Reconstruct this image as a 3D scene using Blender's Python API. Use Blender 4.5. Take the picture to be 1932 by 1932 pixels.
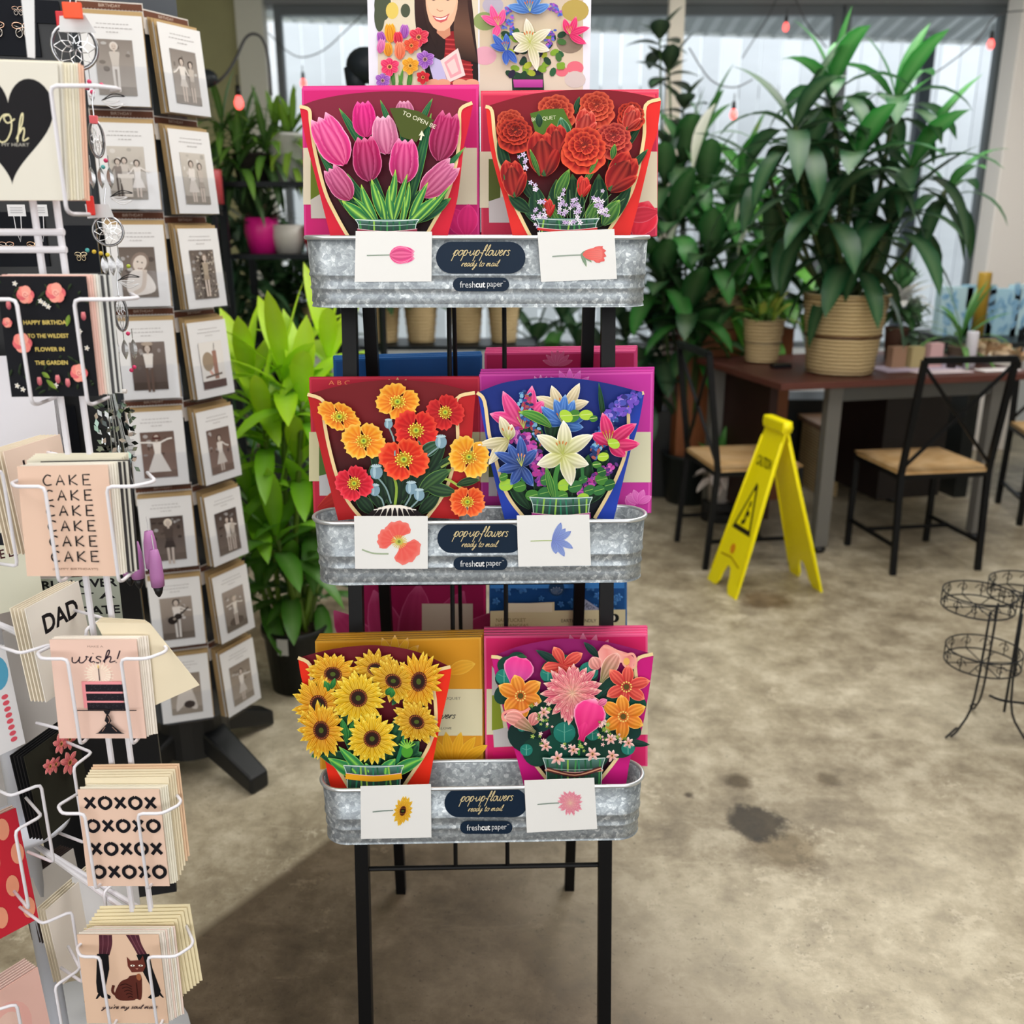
import bpy, math, random
from mathutils import Vector as V, geometry
PI = math.pi; R = math.radians
for o in list(bpy.data.objects): bpy.data.objects.remove(o)
SC = bpy.context.scene; COL = SC.collection
# ------------------------------------------------------------------ camera
TH = R(17.0); CAM = V((0, 0, 1.49)); FP = 1786.0
cd = bpy.data.cameras.new('camera'); co = bpy.data.objects.new('camera', cd); COL.objects.link(co)
cd.sensor_width = 36; cd.lens = 36*FP/1932; cd.clip_start = .05; cd.clip_end = 200
co.location = CAM; co.rotation_euler = (PI/2-TH, 0, 0); SC.camera = co
cd.dof.use_dof = True; cd.dof.focus_distance = 1.46; cd.dof.aperture_fstop = 3.9
# ------------------------------------------------------------------ world, lamps, exposure
wd = bpy.data.worlds.new('sky'); SC.world = wd; wd.use_nodes = True
wn = wd.node_tree.nodes; wl = wd.node_tree.links
bg = wn['Background']; bg.inputs['Strength'].default_value = 2.2
tc = wn.new('ShaderNodeTexCoord'); sx = wn.new('ShaderNodeSeparateXYZ'); rp = wn.new('ShaderNodeValToRGB')
wl.new(tc.outputs['Generated'], sx.inputs[0]); wl.new(sx.outputs['Z'], rp.inputs[0]); wl.new(rp.outputs[0], bg.inputs[0])
rp.color_ramp.elements[0].color = (.50, .52, .53, 1); rp.color_ramp.elements[0].position = 0
rp.color_ramp.elements[1].color = (.95, .99, 1.0, 1); rp.color_ramp.elements[1].position = .35
def area(name, loc, rot, sx_, sy_, power, col=(1, 1, 1)):
    l = bpy.data.lights.new(name, 'AREA'); l.shape = 'RECTANGLE'; l.size = sx_; l.size_y = sy_; l.energy = power; l.color = col
    o = bpy.data.objects.new(name, l); COL.objects.link(o); o.location = loc; o.rotation_euler = rot
    return o
area('ceiling_light_panel', (.6, 1.6, 2.97), (0, 0, 0), 1.6, 1.6, 34, (1, .97, .93))
area('ceiling_light_panel', (-1.4, .2, 2.97), (0, 0, 0), 1.4, 1.6, 26, (1, .97, .94))
area('ceiling_light_panel', (1.6, 4.3, 2.97), (0, 0, 0), 1.8, 2.0, 58, (1, .98, .95))
area('shop_front_window_light', (.4, -3.0, 1.9), (R(84), 0, 0), 6.5, 2.6, 120, (.97, .98, 1))  # unseen fill lamp behind the camera, added to even out the frontal light
SC.view_settings.view_transform = 'Standard'; SC.view_settings.look = 'None'; SC.view_settings.gamma = 1
SC.view_settings.use_curve_mapping = False; SC.view_settings.exposure = .42
# ------------------------------------------------------------------ colour + materials
def hx(s):
    if not isinstance(s, str): return s
    s = s.lstrip('#'); return tuple((c/12.92 if c <= .04045 else ((c+.055)/1.055)**2.4) for c in (int(s[i:i+2], 16)/255 for i in (0, 2, 4)))
def mixc(a, b, t): return tuple(a[i]+(b[i]-a[i])*t for i in range(3))
MATS = {}
def nm(name):
    m = bpy.data.materials.new(name); m.use_nodes = True; MATS[name] = m
    return m, m.node_tree.nodes, m.node_tree.links, m.node_tree.nodes['Principled BSDF']
def attr_mat(name, rough=.55, metal=0, spec=.4, coat=0, noise=0, nscale=40, bump=0, bscale=60, trans=0, sub=0):
    m, n, l, b = nm(name)
    a = n.new('ShaderNodeAttribute'); a.attribute_name = 'Col'; out = a.outputs['Color']
    if noise:
        t = n.new('ShaderNodeTexNoise'); t.inputs['Scale'].default_value = nscale; t.inputs['Detail'].default_value = 4
        r = n.new('ShaderNodeMapRange'); r.inputs['To Min'].default_value = 1-noise; r.inputs['To Max'].default_value = 1+noise
        l.new(t.outputs['Fac'], r.inputs[0]); mx = n.new('ShaderNodeVectorMath'); mx.operation = 'SCALE'
        l.new(out, mx.inputs[0]); l.new(r.outputs[0], mx.inputs['Scale']); out = mx.outputs[0]
    l.new(out, b.inputs['Base Color'])
    if bump:
        t = n.new('ShaderNodeTexNoise'); t.inputs['Scale'].default_value = bscale
        bp = n.new('ShaderNodeBump'); bp.inputs['Strength'].default_value = bump; bp.inputs['Distance'].default_value = .002
        l.new(t.outputs['Fac'], bp.inputs['Height']); l.new(bp.outputs[0], b.inputs['Normal'])
    b.inputs['Roughness'].default_value = rough; b.inputs['Metallic'].default_value = metal
    b.inputs['Specular IOR Level'].default_value = spec; b.inputs['Coat Weight'].default_value = coat; b.inputs['Coat Roughness'].default_value = .15
    if trans:
        ts = n.new('ShaderNodeBsdfTranslucent'); l.new(out, ts.inputs[0]); ms = n.new('ShaderNodeMixShader'); ms.inputs[0].default_value = trans
        l.new(b.outputs[0], ms.inputs[1]); l.new(ts.outputs[0], ms.inputs[2]); l.new(ms.outputs[0], n['Material Output'].inputs[0])
    return m
attr_mat('paper', .7, spec=.15)
attr_mat('glossy_print', .5, spec=.16)
attr_mat('kraft', .8, noise=.08, nscale=90)
attr_mat('painted_metal', .42, spec=.18)
attr_mat('bright_zinc', .3, metal=.75)
attr_mat('plastic', .4, noise=.04, nscale=8)
attr_mat('leaf', .38, spec=.45, noise=.12, nscale=14, trans=.22)
attr_mat('wood', .5, noise=.12, nscale=12)
attr_mat('matte', .85, noise=.1, nscale=20)
attr_mat('silver', .25, metal=1)
def glassy(name, col=(1, 1, 1), alpha=.2, rough=.05):
    m, n, l, b = nm(name); t = n.new('ShaderNodeBsdfTransparent'); g = n.new('ShaderNodeBsdfGlossy'); g.inputs['Roughness'].default_value = rough
    t.inputs[0].default_value = (*col, 1); ms = n.new('ShaderNodeMixShader'); lw = n.new('ShaderNodeLayerWeight'); lw.inputs[0].default_value = .35; fr = n.new('ShaderNodeMath'); fr.operation = 'POWER'; fr.inputs[1].default_value = 4; l.new(lw.outputs['Facing'], fr.inputs[0])
    ad = n.new('ShaderNodeMath'); ad.operation = 'ADD'; ad.use_clamp = True; ad.inputs[1].default_value = alpha
    l.new(fr.outputs[0], ad.inputs[0]); l.new(ad.outputs[0], ms.inputs[0]); l.new(t.outputs[0], ms.inputs[1]); l.new(g.outputs[0], ms.inputs[2])
    l.new(ms.outputs[0], n['Material Output'].inputs[0]); return m
glassy('clear_acrylic', (.975, .98, .99), .02); glassy('window_glass', (.97, .99, 1), .0); glassy('cellophane', (.98, .98, .98), .02, .12)
def ramp(n, stops):
    r = n.new('ShaderNodeValToRGB'); e = r.color_ramp.elements
    for i, (p, c) in enumerate(stops):
        if i < 2: e[i].position = p; e[i].color = (*hx(c), 1)
        else: x = e.new(p); x.color = (*hx(c), 1)
    return r
def mk_galv():
    m, n, l, b = nm('galvanized_steel'); t = n.new('ShaderNodeTexCoord')
    v = n.new('ShaderNodeTexVoronoi'); v.inputs['Scale'].default_value = 150; v.inputs['Randomness'].default_value = 1
    nz = n.new('ShaderNodeTexNoise'); nz.inputs['Scale'].default_value = 90; nz.inputs['Detail'].default_value = 6; nz.inputs['Distortion'].default_value = 2.5
    l.new(t.outputs['Object'], nz.inputs['Vector']); l.new(t.outputs['Object'], v.inputs['Vector'])
    mx = n.new('ShaderNodeMix'); mx.data_type = 'RGBA'; mx.inputs[0].default_value = .6
    l.new(v.outputs['Color'], mx.inputs[6]); l.new(nz.outputs['Fac'], mx.inputs[7])
    bw = n.new('ShaderNodeRGBToBW'); l.new(mx.outputs[2], bw.inputs[0])
    r = ramp(n, [(.22, '7c8389'), (.78, 'e2e8ea'), (.44, '969ea4'), (.57, 'a8b0b5')]); l.new(bw.outputs[0], r.inputs[0])
    l.new(r.outputs[0], b.inputs['Base Color']); b.inputs['Metallic'].default_value = .5
    r2 = n.new('ShaderNodeMapRange'); r2.inputs['To Min'].default_value = .32; r2.inputs['To Max'].default_value = .55
    l.new(nz.outputs['Fac'], r2.inputs[0]); l.new(r2.outputs[0], b.inputs['Roughness'])
mk_galv()
FO = (.25, 2.0)   # middle of the floor slab
def mk_floor():
    m, n, l, b = nm('stained_concrete'); t = n.new('ShaderNodeTexCoord')
    def nz(s, d, dist=0, rough=.6):
        x = n.new('ShaderNodeTexNoise'); x.inputs['Scale'].default_value = s; x.inputs['Detail'].default_value = d
        x.inputs['Distortion'].default_value = dist; x.inputs['Roughness'].default_value = rough; l.new(t.outputs['Object'], x.inputs['Vector']); return x
    a = nz(1.0, 8, 0, .62); c = nz(8, 15, .15, .76); d = nz(95, 6, 0, .7); e = nz(3.4, 15, .15, .82)
    mp = n.new('ShaderNodeMapping'); mp.inputs['Rotation'].default_value = (0, 0, .7); mp.inputs['Scale'].default_value = (3, 16, 1); l.new(t.outputs['Object'], mp.inputs[0])
    g = n.new('ShaderNodeTexNoise'); g.inputs['Scale'].default_value = 1.6; g.inputs['Detail'].default_value = 10; g.inputs['Roughness'].default_value = .82; g.inputs['Distortion'].default_value = .1; l.new(mp.outputs[0], g.inputs['Vector'])
    r1 = ramp(n, [(.34, '82755f'), (.64, 'cec3aa'), (.45, 'a0937b'), (.54, 'b8ac93')]); l.new(a.outputs['Fac'], r1.inputs[0])
    r2 = ramp(n, [(.36, '5a4e3f'), (.66, 'e2d9c3'), (.5, 'a3977f')]); l.new(c.outputs['Fac'], r2.inputs[0])
    m1 = n.new('ShaderNodeMix'); m1.data_type = 'RGBA'; m1.inputs[0].default_value = .45; l.new(r1.outputs[0], m1.inputs[6]); l.new(r2.outputs[0], m1.inputs[7])
    # scraped pale streaks and worn patches
    r5 = ramp(n, [(.56, '000000'), (.64, 'ffffff')]); l.new(g.outputs['Fac'], r5.inputs[0])
    m4 = n.new('ShaderNodeMix'); m4.data_type = 'RGBA'; l.new(m1.outputs[2], m4.inputs[6]); m4.inputs[7].default_value = (*hx('cfc4aa'), 1)
    s5 = n.new('ShaderNodeMath'); s5.operation = 'MULTIPLY'; s5.inputs[1].default_value = .35; l.new(r5.outputs[0], s5.inputs[0]); l.new(s5.outputs[0], m4.inputs[0])
    r3 = ramp(n, [(.585, '000000'), (.61, 'ffffff')]); l.new(e.outputs['Fac'], r3.inputs[0])
    m2 = n.new('ShaderNodeMix'); m2.data_type = 'RGBA'; l.new(m4.outputs[2], m2.inputs[6]); m2.inputs[7].default_value = (*hx('d6cbb3'), 1)
    sc = n.new('ShaderNodeMath'); sc.operation = 'MULTIPLY'; sc.inputs[1].default_value = .6; l.new(r3.outputs[0], sc.inputs[0]); l.new(sc.outputs[0], m2.inputs[0])
    r4 = ramp(n, [(.3, '282420'), (.40, 'ffffff')]); l.new(d.outputs['Fac'], r4.inputs[0])
    m3 = n.new('ShaderNodeMix'); m3.data_type = 'RGBA'; m3.blend_type = 'MULTIPLY'; m3.inputs[0].default_value = .6; l.new(m2.outputs[2], m3.inputs[6]); l.new(r4.outputs[0], m3.inputs[7])
    prev = m3.outputs[2]
    # darker brown zone on the side near the racks, and dark stains with their own outline
    sp = n.new('ShaderNodeSeparateXYZ'); l.new(t.outputs['Object'], sp.inputs[0])
    def spot(cx, cy, rad, soft, col, amt, prev):
        df = n.new('ShaderNodeVectorMath'); df.operation = 'DISTANCE'; df.inputs[1].default_value = (cx-FO[0], cy-FO[1], .1); l.new(t.outputs['Object'], df.inputs[0])
        ad = n.new('ShaderNodeMath'); ad.operation = 'MULTIPLY_ADD'; ad.inputs[1].default_value = rad*1.6; l.new(c.outputs['Fac'], ad.inputs[0]); l.new(df.outputs['Value'], ad.inputs[2])
        mr = n.new('ShaderNodeMapRange'); mr.inputs['From Min'].default_value = rad*1.8-soft; mr.inputs['From Max'].default_value = rad*1.8+soft
        mr.inputs['To Min'].default_value = amt; mr.inputs['To Max'].default_value = 0; l.new(ad.outputs[0], mr.inputs[0])
        mm = n.new('ShaderNodeMix'); mm.data_type = 'RGBA'; mm.blend_type = 'MULTIPLY'; l.new(mr.outputs[0], mm.inputs[0]); l.new(prev, mm.inputs[6]); mm.inputs[7].default_value = (*hx(col), 1)
        return mm.outputs[2]
    # darker brown zone with one straight edge, fading out towards the other side
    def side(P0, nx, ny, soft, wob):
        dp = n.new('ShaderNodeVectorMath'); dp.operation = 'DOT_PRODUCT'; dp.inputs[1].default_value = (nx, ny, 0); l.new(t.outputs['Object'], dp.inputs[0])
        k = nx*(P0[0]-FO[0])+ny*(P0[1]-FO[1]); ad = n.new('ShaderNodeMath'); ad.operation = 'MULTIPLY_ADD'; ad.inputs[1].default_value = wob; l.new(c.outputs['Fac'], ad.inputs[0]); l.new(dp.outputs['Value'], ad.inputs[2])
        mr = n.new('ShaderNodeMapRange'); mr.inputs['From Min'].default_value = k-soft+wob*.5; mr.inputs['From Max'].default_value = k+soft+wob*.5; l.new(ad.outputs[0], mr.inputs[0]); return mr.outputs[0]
    m5 = n.new('ShaderNodeMath'); m5.operation = 'MULTIPLY'; l.new(side(*DARK_ZONE[0], .012, .03), m5.inputs[0]); l.new(side(*DARK_ZONE[1], .22, .25), m5.inputs[1])
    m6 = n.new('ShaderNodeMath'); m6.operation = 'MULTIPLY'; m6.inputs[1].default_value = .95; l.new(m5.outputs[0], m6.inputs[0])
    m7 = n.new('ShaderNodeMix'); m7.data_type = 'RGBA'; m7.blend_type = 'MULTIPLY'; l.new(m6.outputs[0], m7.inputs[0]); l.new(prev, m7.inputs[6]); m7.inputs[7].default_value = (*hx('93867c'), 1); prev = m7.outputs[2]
    for s in FLOOR_SPOTS: prev = spot(*s, prev)
    l.new(prev, b.inputs['Base Color'])
    rr = n.new('ShaderNodeMapRange'); rr.inputs['To Min'].default_value = .32; rr.inputs['To Max'].default_value = .7; l.new(c.outputs['Fac'], rr.inputs[0]); l.new(rr.outputs[0], b.inputs['Roughness'])
    bp = n.new('ShaderNodeBump'); bp.inputs['Strength'].default_value = .25; bp.inputs['Distance'].default_value = .004; l.new(c.outputs['Fac'], bp.inputs['Height']); l.new(bp.outputs[0], b.inputs['Normal'])
def mk_wicker():
    m, n, l, b = nm('wicker'); t = n.new('ShaderNodeTexCoord')
    w = n.new('ShaderNodeTexWave'); w.wave_type = 'BANDS'; w.bands_direction = 'Z'; w.inputs['Scale'].default_value = 19; w.inputs['Distortion'].default_value = 1.4; w.inputs['Detail'].default_value = 3
    l.new(t.outputs['Object'], w.inputs['Vector']); r = ramp(n, [(.0, '8a6434'), (.8, 'f0d8a4')]); l.new(w.outputs['Fac'], r.inputs[0]); l.new(r.outputs[0], b.inputs['Base Color'])
    b.inputs['Roughness'].default_value = .75; bp = n.new('ShaderNodeBump'); bp.inputs['Strength'].default_value = .8; bp.inputs['Distance'].default_value = .01
    l.new(w.outputs['Fac'], bp.inputs['Height']); l.new(bp.outputs[0], b.inputs['Normal'])
mk_wicker()
def mk_emit(name, col, s):
    m, n, l, b = nm(name); b.inputs['Base Color'].default_value = (*hx(col), 1); b.inputs['Emission Color'].default_value = (*hx(col), 1); b.inputs['Emission Strength'].default_value = s
mk_emit('lit_bulb', 'ff5a55', 2.0)
# ------------------------------------------------------------------ projecting photo pixels onto real planes (numbers below were measured in the photo)
cT, sT = math.cos(TH), math.sin(TH)
def ray(px, py):
    u = (px-966)/FP; v = (py-966)/FP; return V((u, cT-v*sT, -sT-v*cT))
def at(px, py, Y): d = ray(px, py); return CAM+d*(Y/d.y)
def fl(px, py, z=0): d = ray(px, py); return CAM+d*((z-CAM.z)/d.z)
class PL:
    """a plane that stands in the room: yaw (right end farther when positive), tilt (top farther when positive)"""
    def __init__(s, O, yaw=0, tilt=0):
        s.O = V(O); s.X = V((math.cos(yaw), math.sin(yaw), 0)); H = V((-math.sin(yaw), math.cos(yaw), 0))
        s.Y = V((0, 0, 1))*math.cos(tilt)+H*math.sin(tilt); s.N = s.X.cross(s.Y)
    def w(s, px, py, off=0):
        O = s.O+s.N*off; d = ray(px, py); return CAM+d*((O-CAM).dot(s.N)/d.dot(s.N))
    def l(s, a, b, off=0): return s.O+s.X*a+s.Y*b+s.N*off
    def loc(s, a0, b0, sa, sb):
        """local drawing frame: units of (sa, sb) metres from (a0, b0)"""
        return lambda a, b, off=0: s.l(a0+a*sa, b0+b*sb, off)
# ------------------------------------------------------------------ mesh builder
ORG = {}
class MB:
    def __init__(s): s.v = []; s.f = []; s.c = []
    def add(s, vs, fs, col):
        k = len(s.v); s.v += [V(p) for p in vs]
        if isinstance(col, list): s.c += [hx(c) for c in col]
        else: s.c += [hx(col)]*len(vs)
        s.f += [tuple(i+k for i in f) for f in fs]
    def box(s, x0, y0, z0, x1, y1, z1, col='808080', rot=0, piv=None):
        P = [V((x, y, z)) for x in (x0, x1) for y in (y0, y1) for z in (z0, z1)]
        if rot:
            pv = V(piv) if piv else V(((x0+x1)/2, (y0+y1)/2, 0)); c, q = math.cos(rot), math.sin(rot)
            P = [V((pv.x+(p.x-pv.x)*c-(p.y-pv.y)*q, pv.y+(p.x-pv.x)*q+(p.y-pv.y)*c, p.z)) for p in P]
        s.add(P, [(0, 1, 3, 2), (4, 6, 7, 5), (0, 4, 5, 1), (2, 3, 7, 6), (0, 2, 6, 4), (1, 5, 7, 3)], col)
    def slab(s, quad, th, col, N=None):
        """quad (4 points, seen from the front) thickened away from the viewer"""
        q = [V(p) for p in quad]; n = N or (q[1]-q[0]).cross(q[2]-q[1]).normalized(); b = [p-n*th for p in q]
        s.add(q+b, [(0, 1, 2, 3), (7, 6, 5, 4), (0, 4, 5, 1), (1, 5, 6, 2), (2, 6, 7, 3), (3, 7, 4, 0)], col)
    def tube(s, pts, r, col='808080', n=8, closed=False, smooth=0, r2=None):
        pts = [V(p) for p in pts]
        if smooth: pts = crv(pts, smooth, closed)
        m = len(pts); rings = []; up = None
        for i, p in enumerate(pts):
            if closed: d = pts[(i+1) % m]-pts[i-1]
            else: d = pts[min(i+1, m-1)]-pts[max(i-1, 0)]
            if d.length < 1e-9: d = V((0, 0, 1))
            d.normalize()
            if up is None: up = V((0, 0, 1)) if abs(d.z) < .9 else V((1, 0, 0))
            a = d.cross(up)
            if a.length < 1e-4: up = V((0, 1, 0)); a = d.cross(up)
            a.normalize(); b = d.cross(a); up = -b if b.dot(up) < 0 else b
            up = a.cross(d)
            rr = r if r2 is None else r+(r2-r)*i/max(1, m-1)
            rings.append([p+(a*math.cos(2*PI*k/n)+b*math.sin(2*PI*k/n))*rr for k in range(n)])
        vs = [q for g in rings for q in g]; fs = []
        for i in range(m if closed else m-1):
            j = (i+1) % m
            for k in range(n): fs.append((i*n+k, i*n+(k+1) % n, j*n+(k+1) % n, j*n+k))
        if not closed: fs.append(tuple(range(n-1, -1, -1))); fs.append(tuple((m-1)*n+k for k in range(n)))
        s.add(vs, fs, col)
    def bar(s, a, b, w, col='808080', d=None):
        """square-section bar from a to b"""
        a = V(a); b = V(b); t = (b-a).normalized(); x = t.cross(V((0, 1, 0)) if abs(t.y) < .8 else V((0, 0, 1))).normalized(); y = t.cross(x); h = w/2; g = (d or w)/2
        P = [p+x*i*h+y*j*g for p in (a, b) for i, j in ((-1, -1), (1, -1), (1, 1), (-1, 1))]
        s.add(P, [(3, 2, 1, 0), (4, 5, 6, 7), (0, 1, 5, 4), (1, 2, 6, 5), (2, 3, 7, 6), (3, 0, 4, 7)], col)
    def lathe(s, prof, c, n=24, col='808080', cols=None, sx=1, sy=1):
        c = V(c); m = len(prof); vs = [c+V((r*math.cos(2*PI*k/n)*sx, r*math.sin(2*PI*k/n)*sy, z)) for r, z in prof for k in range(n)]
        fs = [(i*n+k, i*n+(k+1) % n, (i+1)*n+(k+1) % n, (i+1)*n+k) for i in range(m-1) for k in range(n)]
        if cols: s.add(vs, fs, [cols[i] for i in range(m) for k in range(n)])
        else: s.add(vs, fs, col)
    def ball(s, c, r, col='808080', n=10, m=7, sx=1, sy=1, sz=1):
        s.lathe([(r*math.sin(PI*i/m)+1e-5, -r*sz*math.cos(PI*i/m)) for i in range(m+1)], c, n, col, None, sx, sy)
    def build(s, name, mat, parent=None, smooth=False, bevel=0):
        o0 = ORG.get(parent.name, V((0, 0, 0))) if parent else V((0, 0, 0))
        if parent is None:
            xs = [p.x for p in s.v]; ys = [p.y for p in s.v]; zs = [p.z for p in s.v]
            o0 = V(((min(xs)+max(xs))/2, (min(ys)+max(ys))/2, min(zs)))
        me = bpy.data.meshes.new(name); me.from_pydata([tuple(p-o0) for p in s.v], [], s.f)
        ca = me.color_attributes.new('Col', 'FLOAT_COLOR', 'POINT')
        ca.data.foreach_set('color', [x for c in s.c for x in (*c, 1)])
        me.materials.append(MATS[mat]); me.update()
        if smooth: me.polygons.foreach_set('use_smooth', [True]*len(me.polygons))
        o = bpy.data.objects.new(name, me); COL.objects.link(o)
        if parent: o.parent = parent
        else: o.location = o0
        if bevel:
            b = o.modifiers.new('bevel', 'BEVEL'); b.width = bevel; b.segments = 2; b.limit_method = 'ANGLE'
        ORG[o.name] = o0; return o
def tag(o, label=None, cat=None, group=None, kind=None):
    if label: o['label'] = label
    if cat: o['category'] = cat
    if group: o['group'] = group
    if kind: o['kind'] = kind
    return o
def thing(name, label, cat, loc, group=None):
    o = bpy.data.objects.new(name, None); COL.objects.link(o); o.location = V(loc); ORG[o.name] = V(loc); o.empty_display_size = .05
    return tag(o, label, cat, group)
def struct(o): o['kind'] = 'structure'; return o
def crv(P, k=6, closed=False):
    """Catmull-Rom through points of any dimension"""
    P = [tuple(p) for p in P]; n = len(P); out = []
    for i in range(n if closed else n-1):
        a, b, c, d = (P[(i-1) % n] if closed or i > 0 else P[0]), P[i], P[(i+1) % n], (P[(i+2) % n] if closed or i < n-2 else P[n-1])
        for j in range(k):
            t = j/k; out.append(tuple(.5*(2*b[q]+(c[q]-a[q])*t+(2*a[q]-5*b[q]+4*c[q]-d[q])*t*t+(3*b[q]-a[q]-3*c[q]+d[q])*t**3) for q in range(len(b))))
    if not closed: out.append(P[-1])
    return [V(p) for p in out] if len(P[0]) == 3 else out
# ------------------------------------------------------------------ printed and die-cut paper: flat shapes laid on a plane, each a hair above the last
GLY = {}
def glyphs(s, bold=0):
    if (s, bold) in GLY: return GLY[(s, bold)]
    c = bpy.data.curves.new('t', 'FONT'); c.body = s; c.size = 1; c.resolution_u = 3; c.offset = bold
    o = bpy.data.objects.new('t', c); COL.objects.link(o); dg = bpy.context.evaluated_depsgraph_get(); me = o.evaluated_get(dg).to_mesh()
    vs = [(v.co.x, v.co.y) for v in me.vertices]; fs = [tuple(p.vertices) for p in me.polygons]
    bpy.data.objects.remove(o); bpy.data.curves.remove(c); GLY[(s, bold)] = (vs, fs); return vs, fs
CUR = {  # cursive strokes, x-height 1, ascender 2, descender -1 : (advance, strokes)
 'p': (.95, [[(.0, .2), (.3, 1), (.22, 0), (.08, -1)], [(.25, .5), (.5, 1), (.78, .8), (.7, .2), (.42, .0), (.25, .25)]]),
 'o': (.8, [[(.55, .95), (.2, .9), (.05, .4), (.25, .0), (.6, .25), (.65, .75), (.45, 1), (.85, .85)]]),
 'u': (.95, [[(.05, .9), (.1, .2), (.35, .02), (.65, .5), (.75, 1), (.72, .2), (.95, .15)]]),
 'f': (.7, [[(.0, .3), (.5, 1.3), (.55, 2), (.35, 1.7), (.2, .4), (.0, -1)], [(.1, .9), (.6, .95)]]),
 'l': (.55, [[(.0, .2), (.4, 1.2), (.45, 2), (.25, 1.6), (.15, .3), (.3, .0), (.55, .3)]]),
 'w': (1.25, [[(.05, .9), (.1, .15), (.35, .02), (.55, .5), (.6, .95), (.6, .15), (.85, .02), (1.1, .6), (1.05, 1), (1.25, .85)]]),
 'e': (.7, [[(.0, .35), (.4, .6), (.5, .9), (.3, 1), (.08, .6), (.15, .1), (.4, .0), (.7, .35)]]),
 'r': (.7, [[(.0, .2), (.25, 1), (.2, .0)], [(.22, .55), (.42, .95), (.68, .85)]]),
 's': (.65, [[(.5, .85), (.25, 1), (.12, .75), (.45, .35), (.35, .0), (.0, .12)]]),
 'a': (.85, [[(.6, .85), (.3, 1), (.05, .5), (.2, .0), (.5, .3), (.65, .95), (.6, .15), (.85, .2)]]),
 'd': (.85, [[(.6, .85), (.3, 1), (.05, .5), (.2, .0), (.5, .3), (.8, 1.9), (.62, .2), (.85, .2)]]),
 'y': (.9, [[(.05, .9), (.15, .2), (.4, .1), (.65, .9)], [(.7, 1), (.55, -.3), (.25, -1), (.1, -.7), (.5, -.1), (.9, .3)]]),
 't': (.55, [[(.25, 1.7), (.15, .3), (.3, .0), (.55, .3)], [(.0, 1.1), (.5, 1.15)]]),
 'm': (1.3, [[(.0, .2), (.2, 1), (.15, .0)], [(.18, .5), (.45, 1), (.5, .7), (.45, .0)], [(.48, .5), (.8, 1), (.88, .7), (.85, .1), (1.2, .25)]]),
 'i': (.45, [[(.05, .3), (.22, 1), (.15, .15), (.45, .25)], [(.28, 1.4), (.3, 1.48)]]),
 'h': (.9, [[(.0, .2), (.35, 1.3), (.35, 2), (.2, 1.6), (.1, .0)], [(.14, .5), (.45, 1), (.55, .7), (.5, .1), (.9, .3)]]),
 'n': (.9, [[(.0, .2), (.2, 1), (.15, .0)], [(.18, .5), (.45, 1), (.55, .7), (.5, .1), (.9, .3)]]),
 'v': (.8, [[(.05, .9), (.2, .0), (.5, .5), (.6, 1), (.8, .85)]]),
 'g': (.85, [[(.6, .85), (.3, 1), (.05, .5), (.2, .0), (.5, .3), (.65, .95), (.5, -.6), (.25, -1), (.1, -.7), (.8, .2)]]),
 'k': (.85, [[(.0, .2), (.35, 1.3), (.35, 2), (.2, 1.6), (.1, .0)], [(.6, 1), (.2, .45), (.7, .0), (.85, .2)]]),
 'O': (1.5, [[(.9, 1.9), (.4, 1.8), (.05, .9), (.3, .05), (.8, .1), (1.1, .9), (.95, 1.8), (.5, 1.7), (.8, 1.3), (1.3, 1.6)]]),
 "'": (.25, [[(.15, 2), (.1, 1.6)]]), '!': (.4, [[(.25, 1.9), (.12, .6)], [(.06, .1), (.08, .0)]]), '-': (.35, [[(.02, .5), (.3, .55)]]), '.': (.3, [[(.1, .5), (.16, .55)]]), ' ': (.55, [])}
BLK = {  # brush capitals, box 0..1 x 0..1
 'C': [[(.9, .9), (.45, 1), (.05, .5), (.3, .02), (.9, .08)]], 'A': [[(0, 0), (.45, 1), (.85, 0)], [(.15, .35), (.75, .38)]],
 'K': [[(.05, 1), (.05, 0)], [(.8, 1), (.08, .45), (.85, 0)]], 'E': [[(.85, 1), (.1, 1), (.08, 0), (.85, .0)], [(.1, .5), (.7, .52)]],
 'X': [[(.05, .95), (.95, .05)], [(.92, .98), (.05, .02)]], 'O': [[(.5, 1), (.05, .75), (.02, .3), (.45, 0), (.95, .3), (.95, .75), (.5, 1)]],
 'D': [[(.1, 0), (.1, 1), (.6, .9), (.9, .5), (.5, .02), (.1, 0)]], 'L': [[(.1, 1), (.1, 0), (.8, 0)]]}
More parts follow.
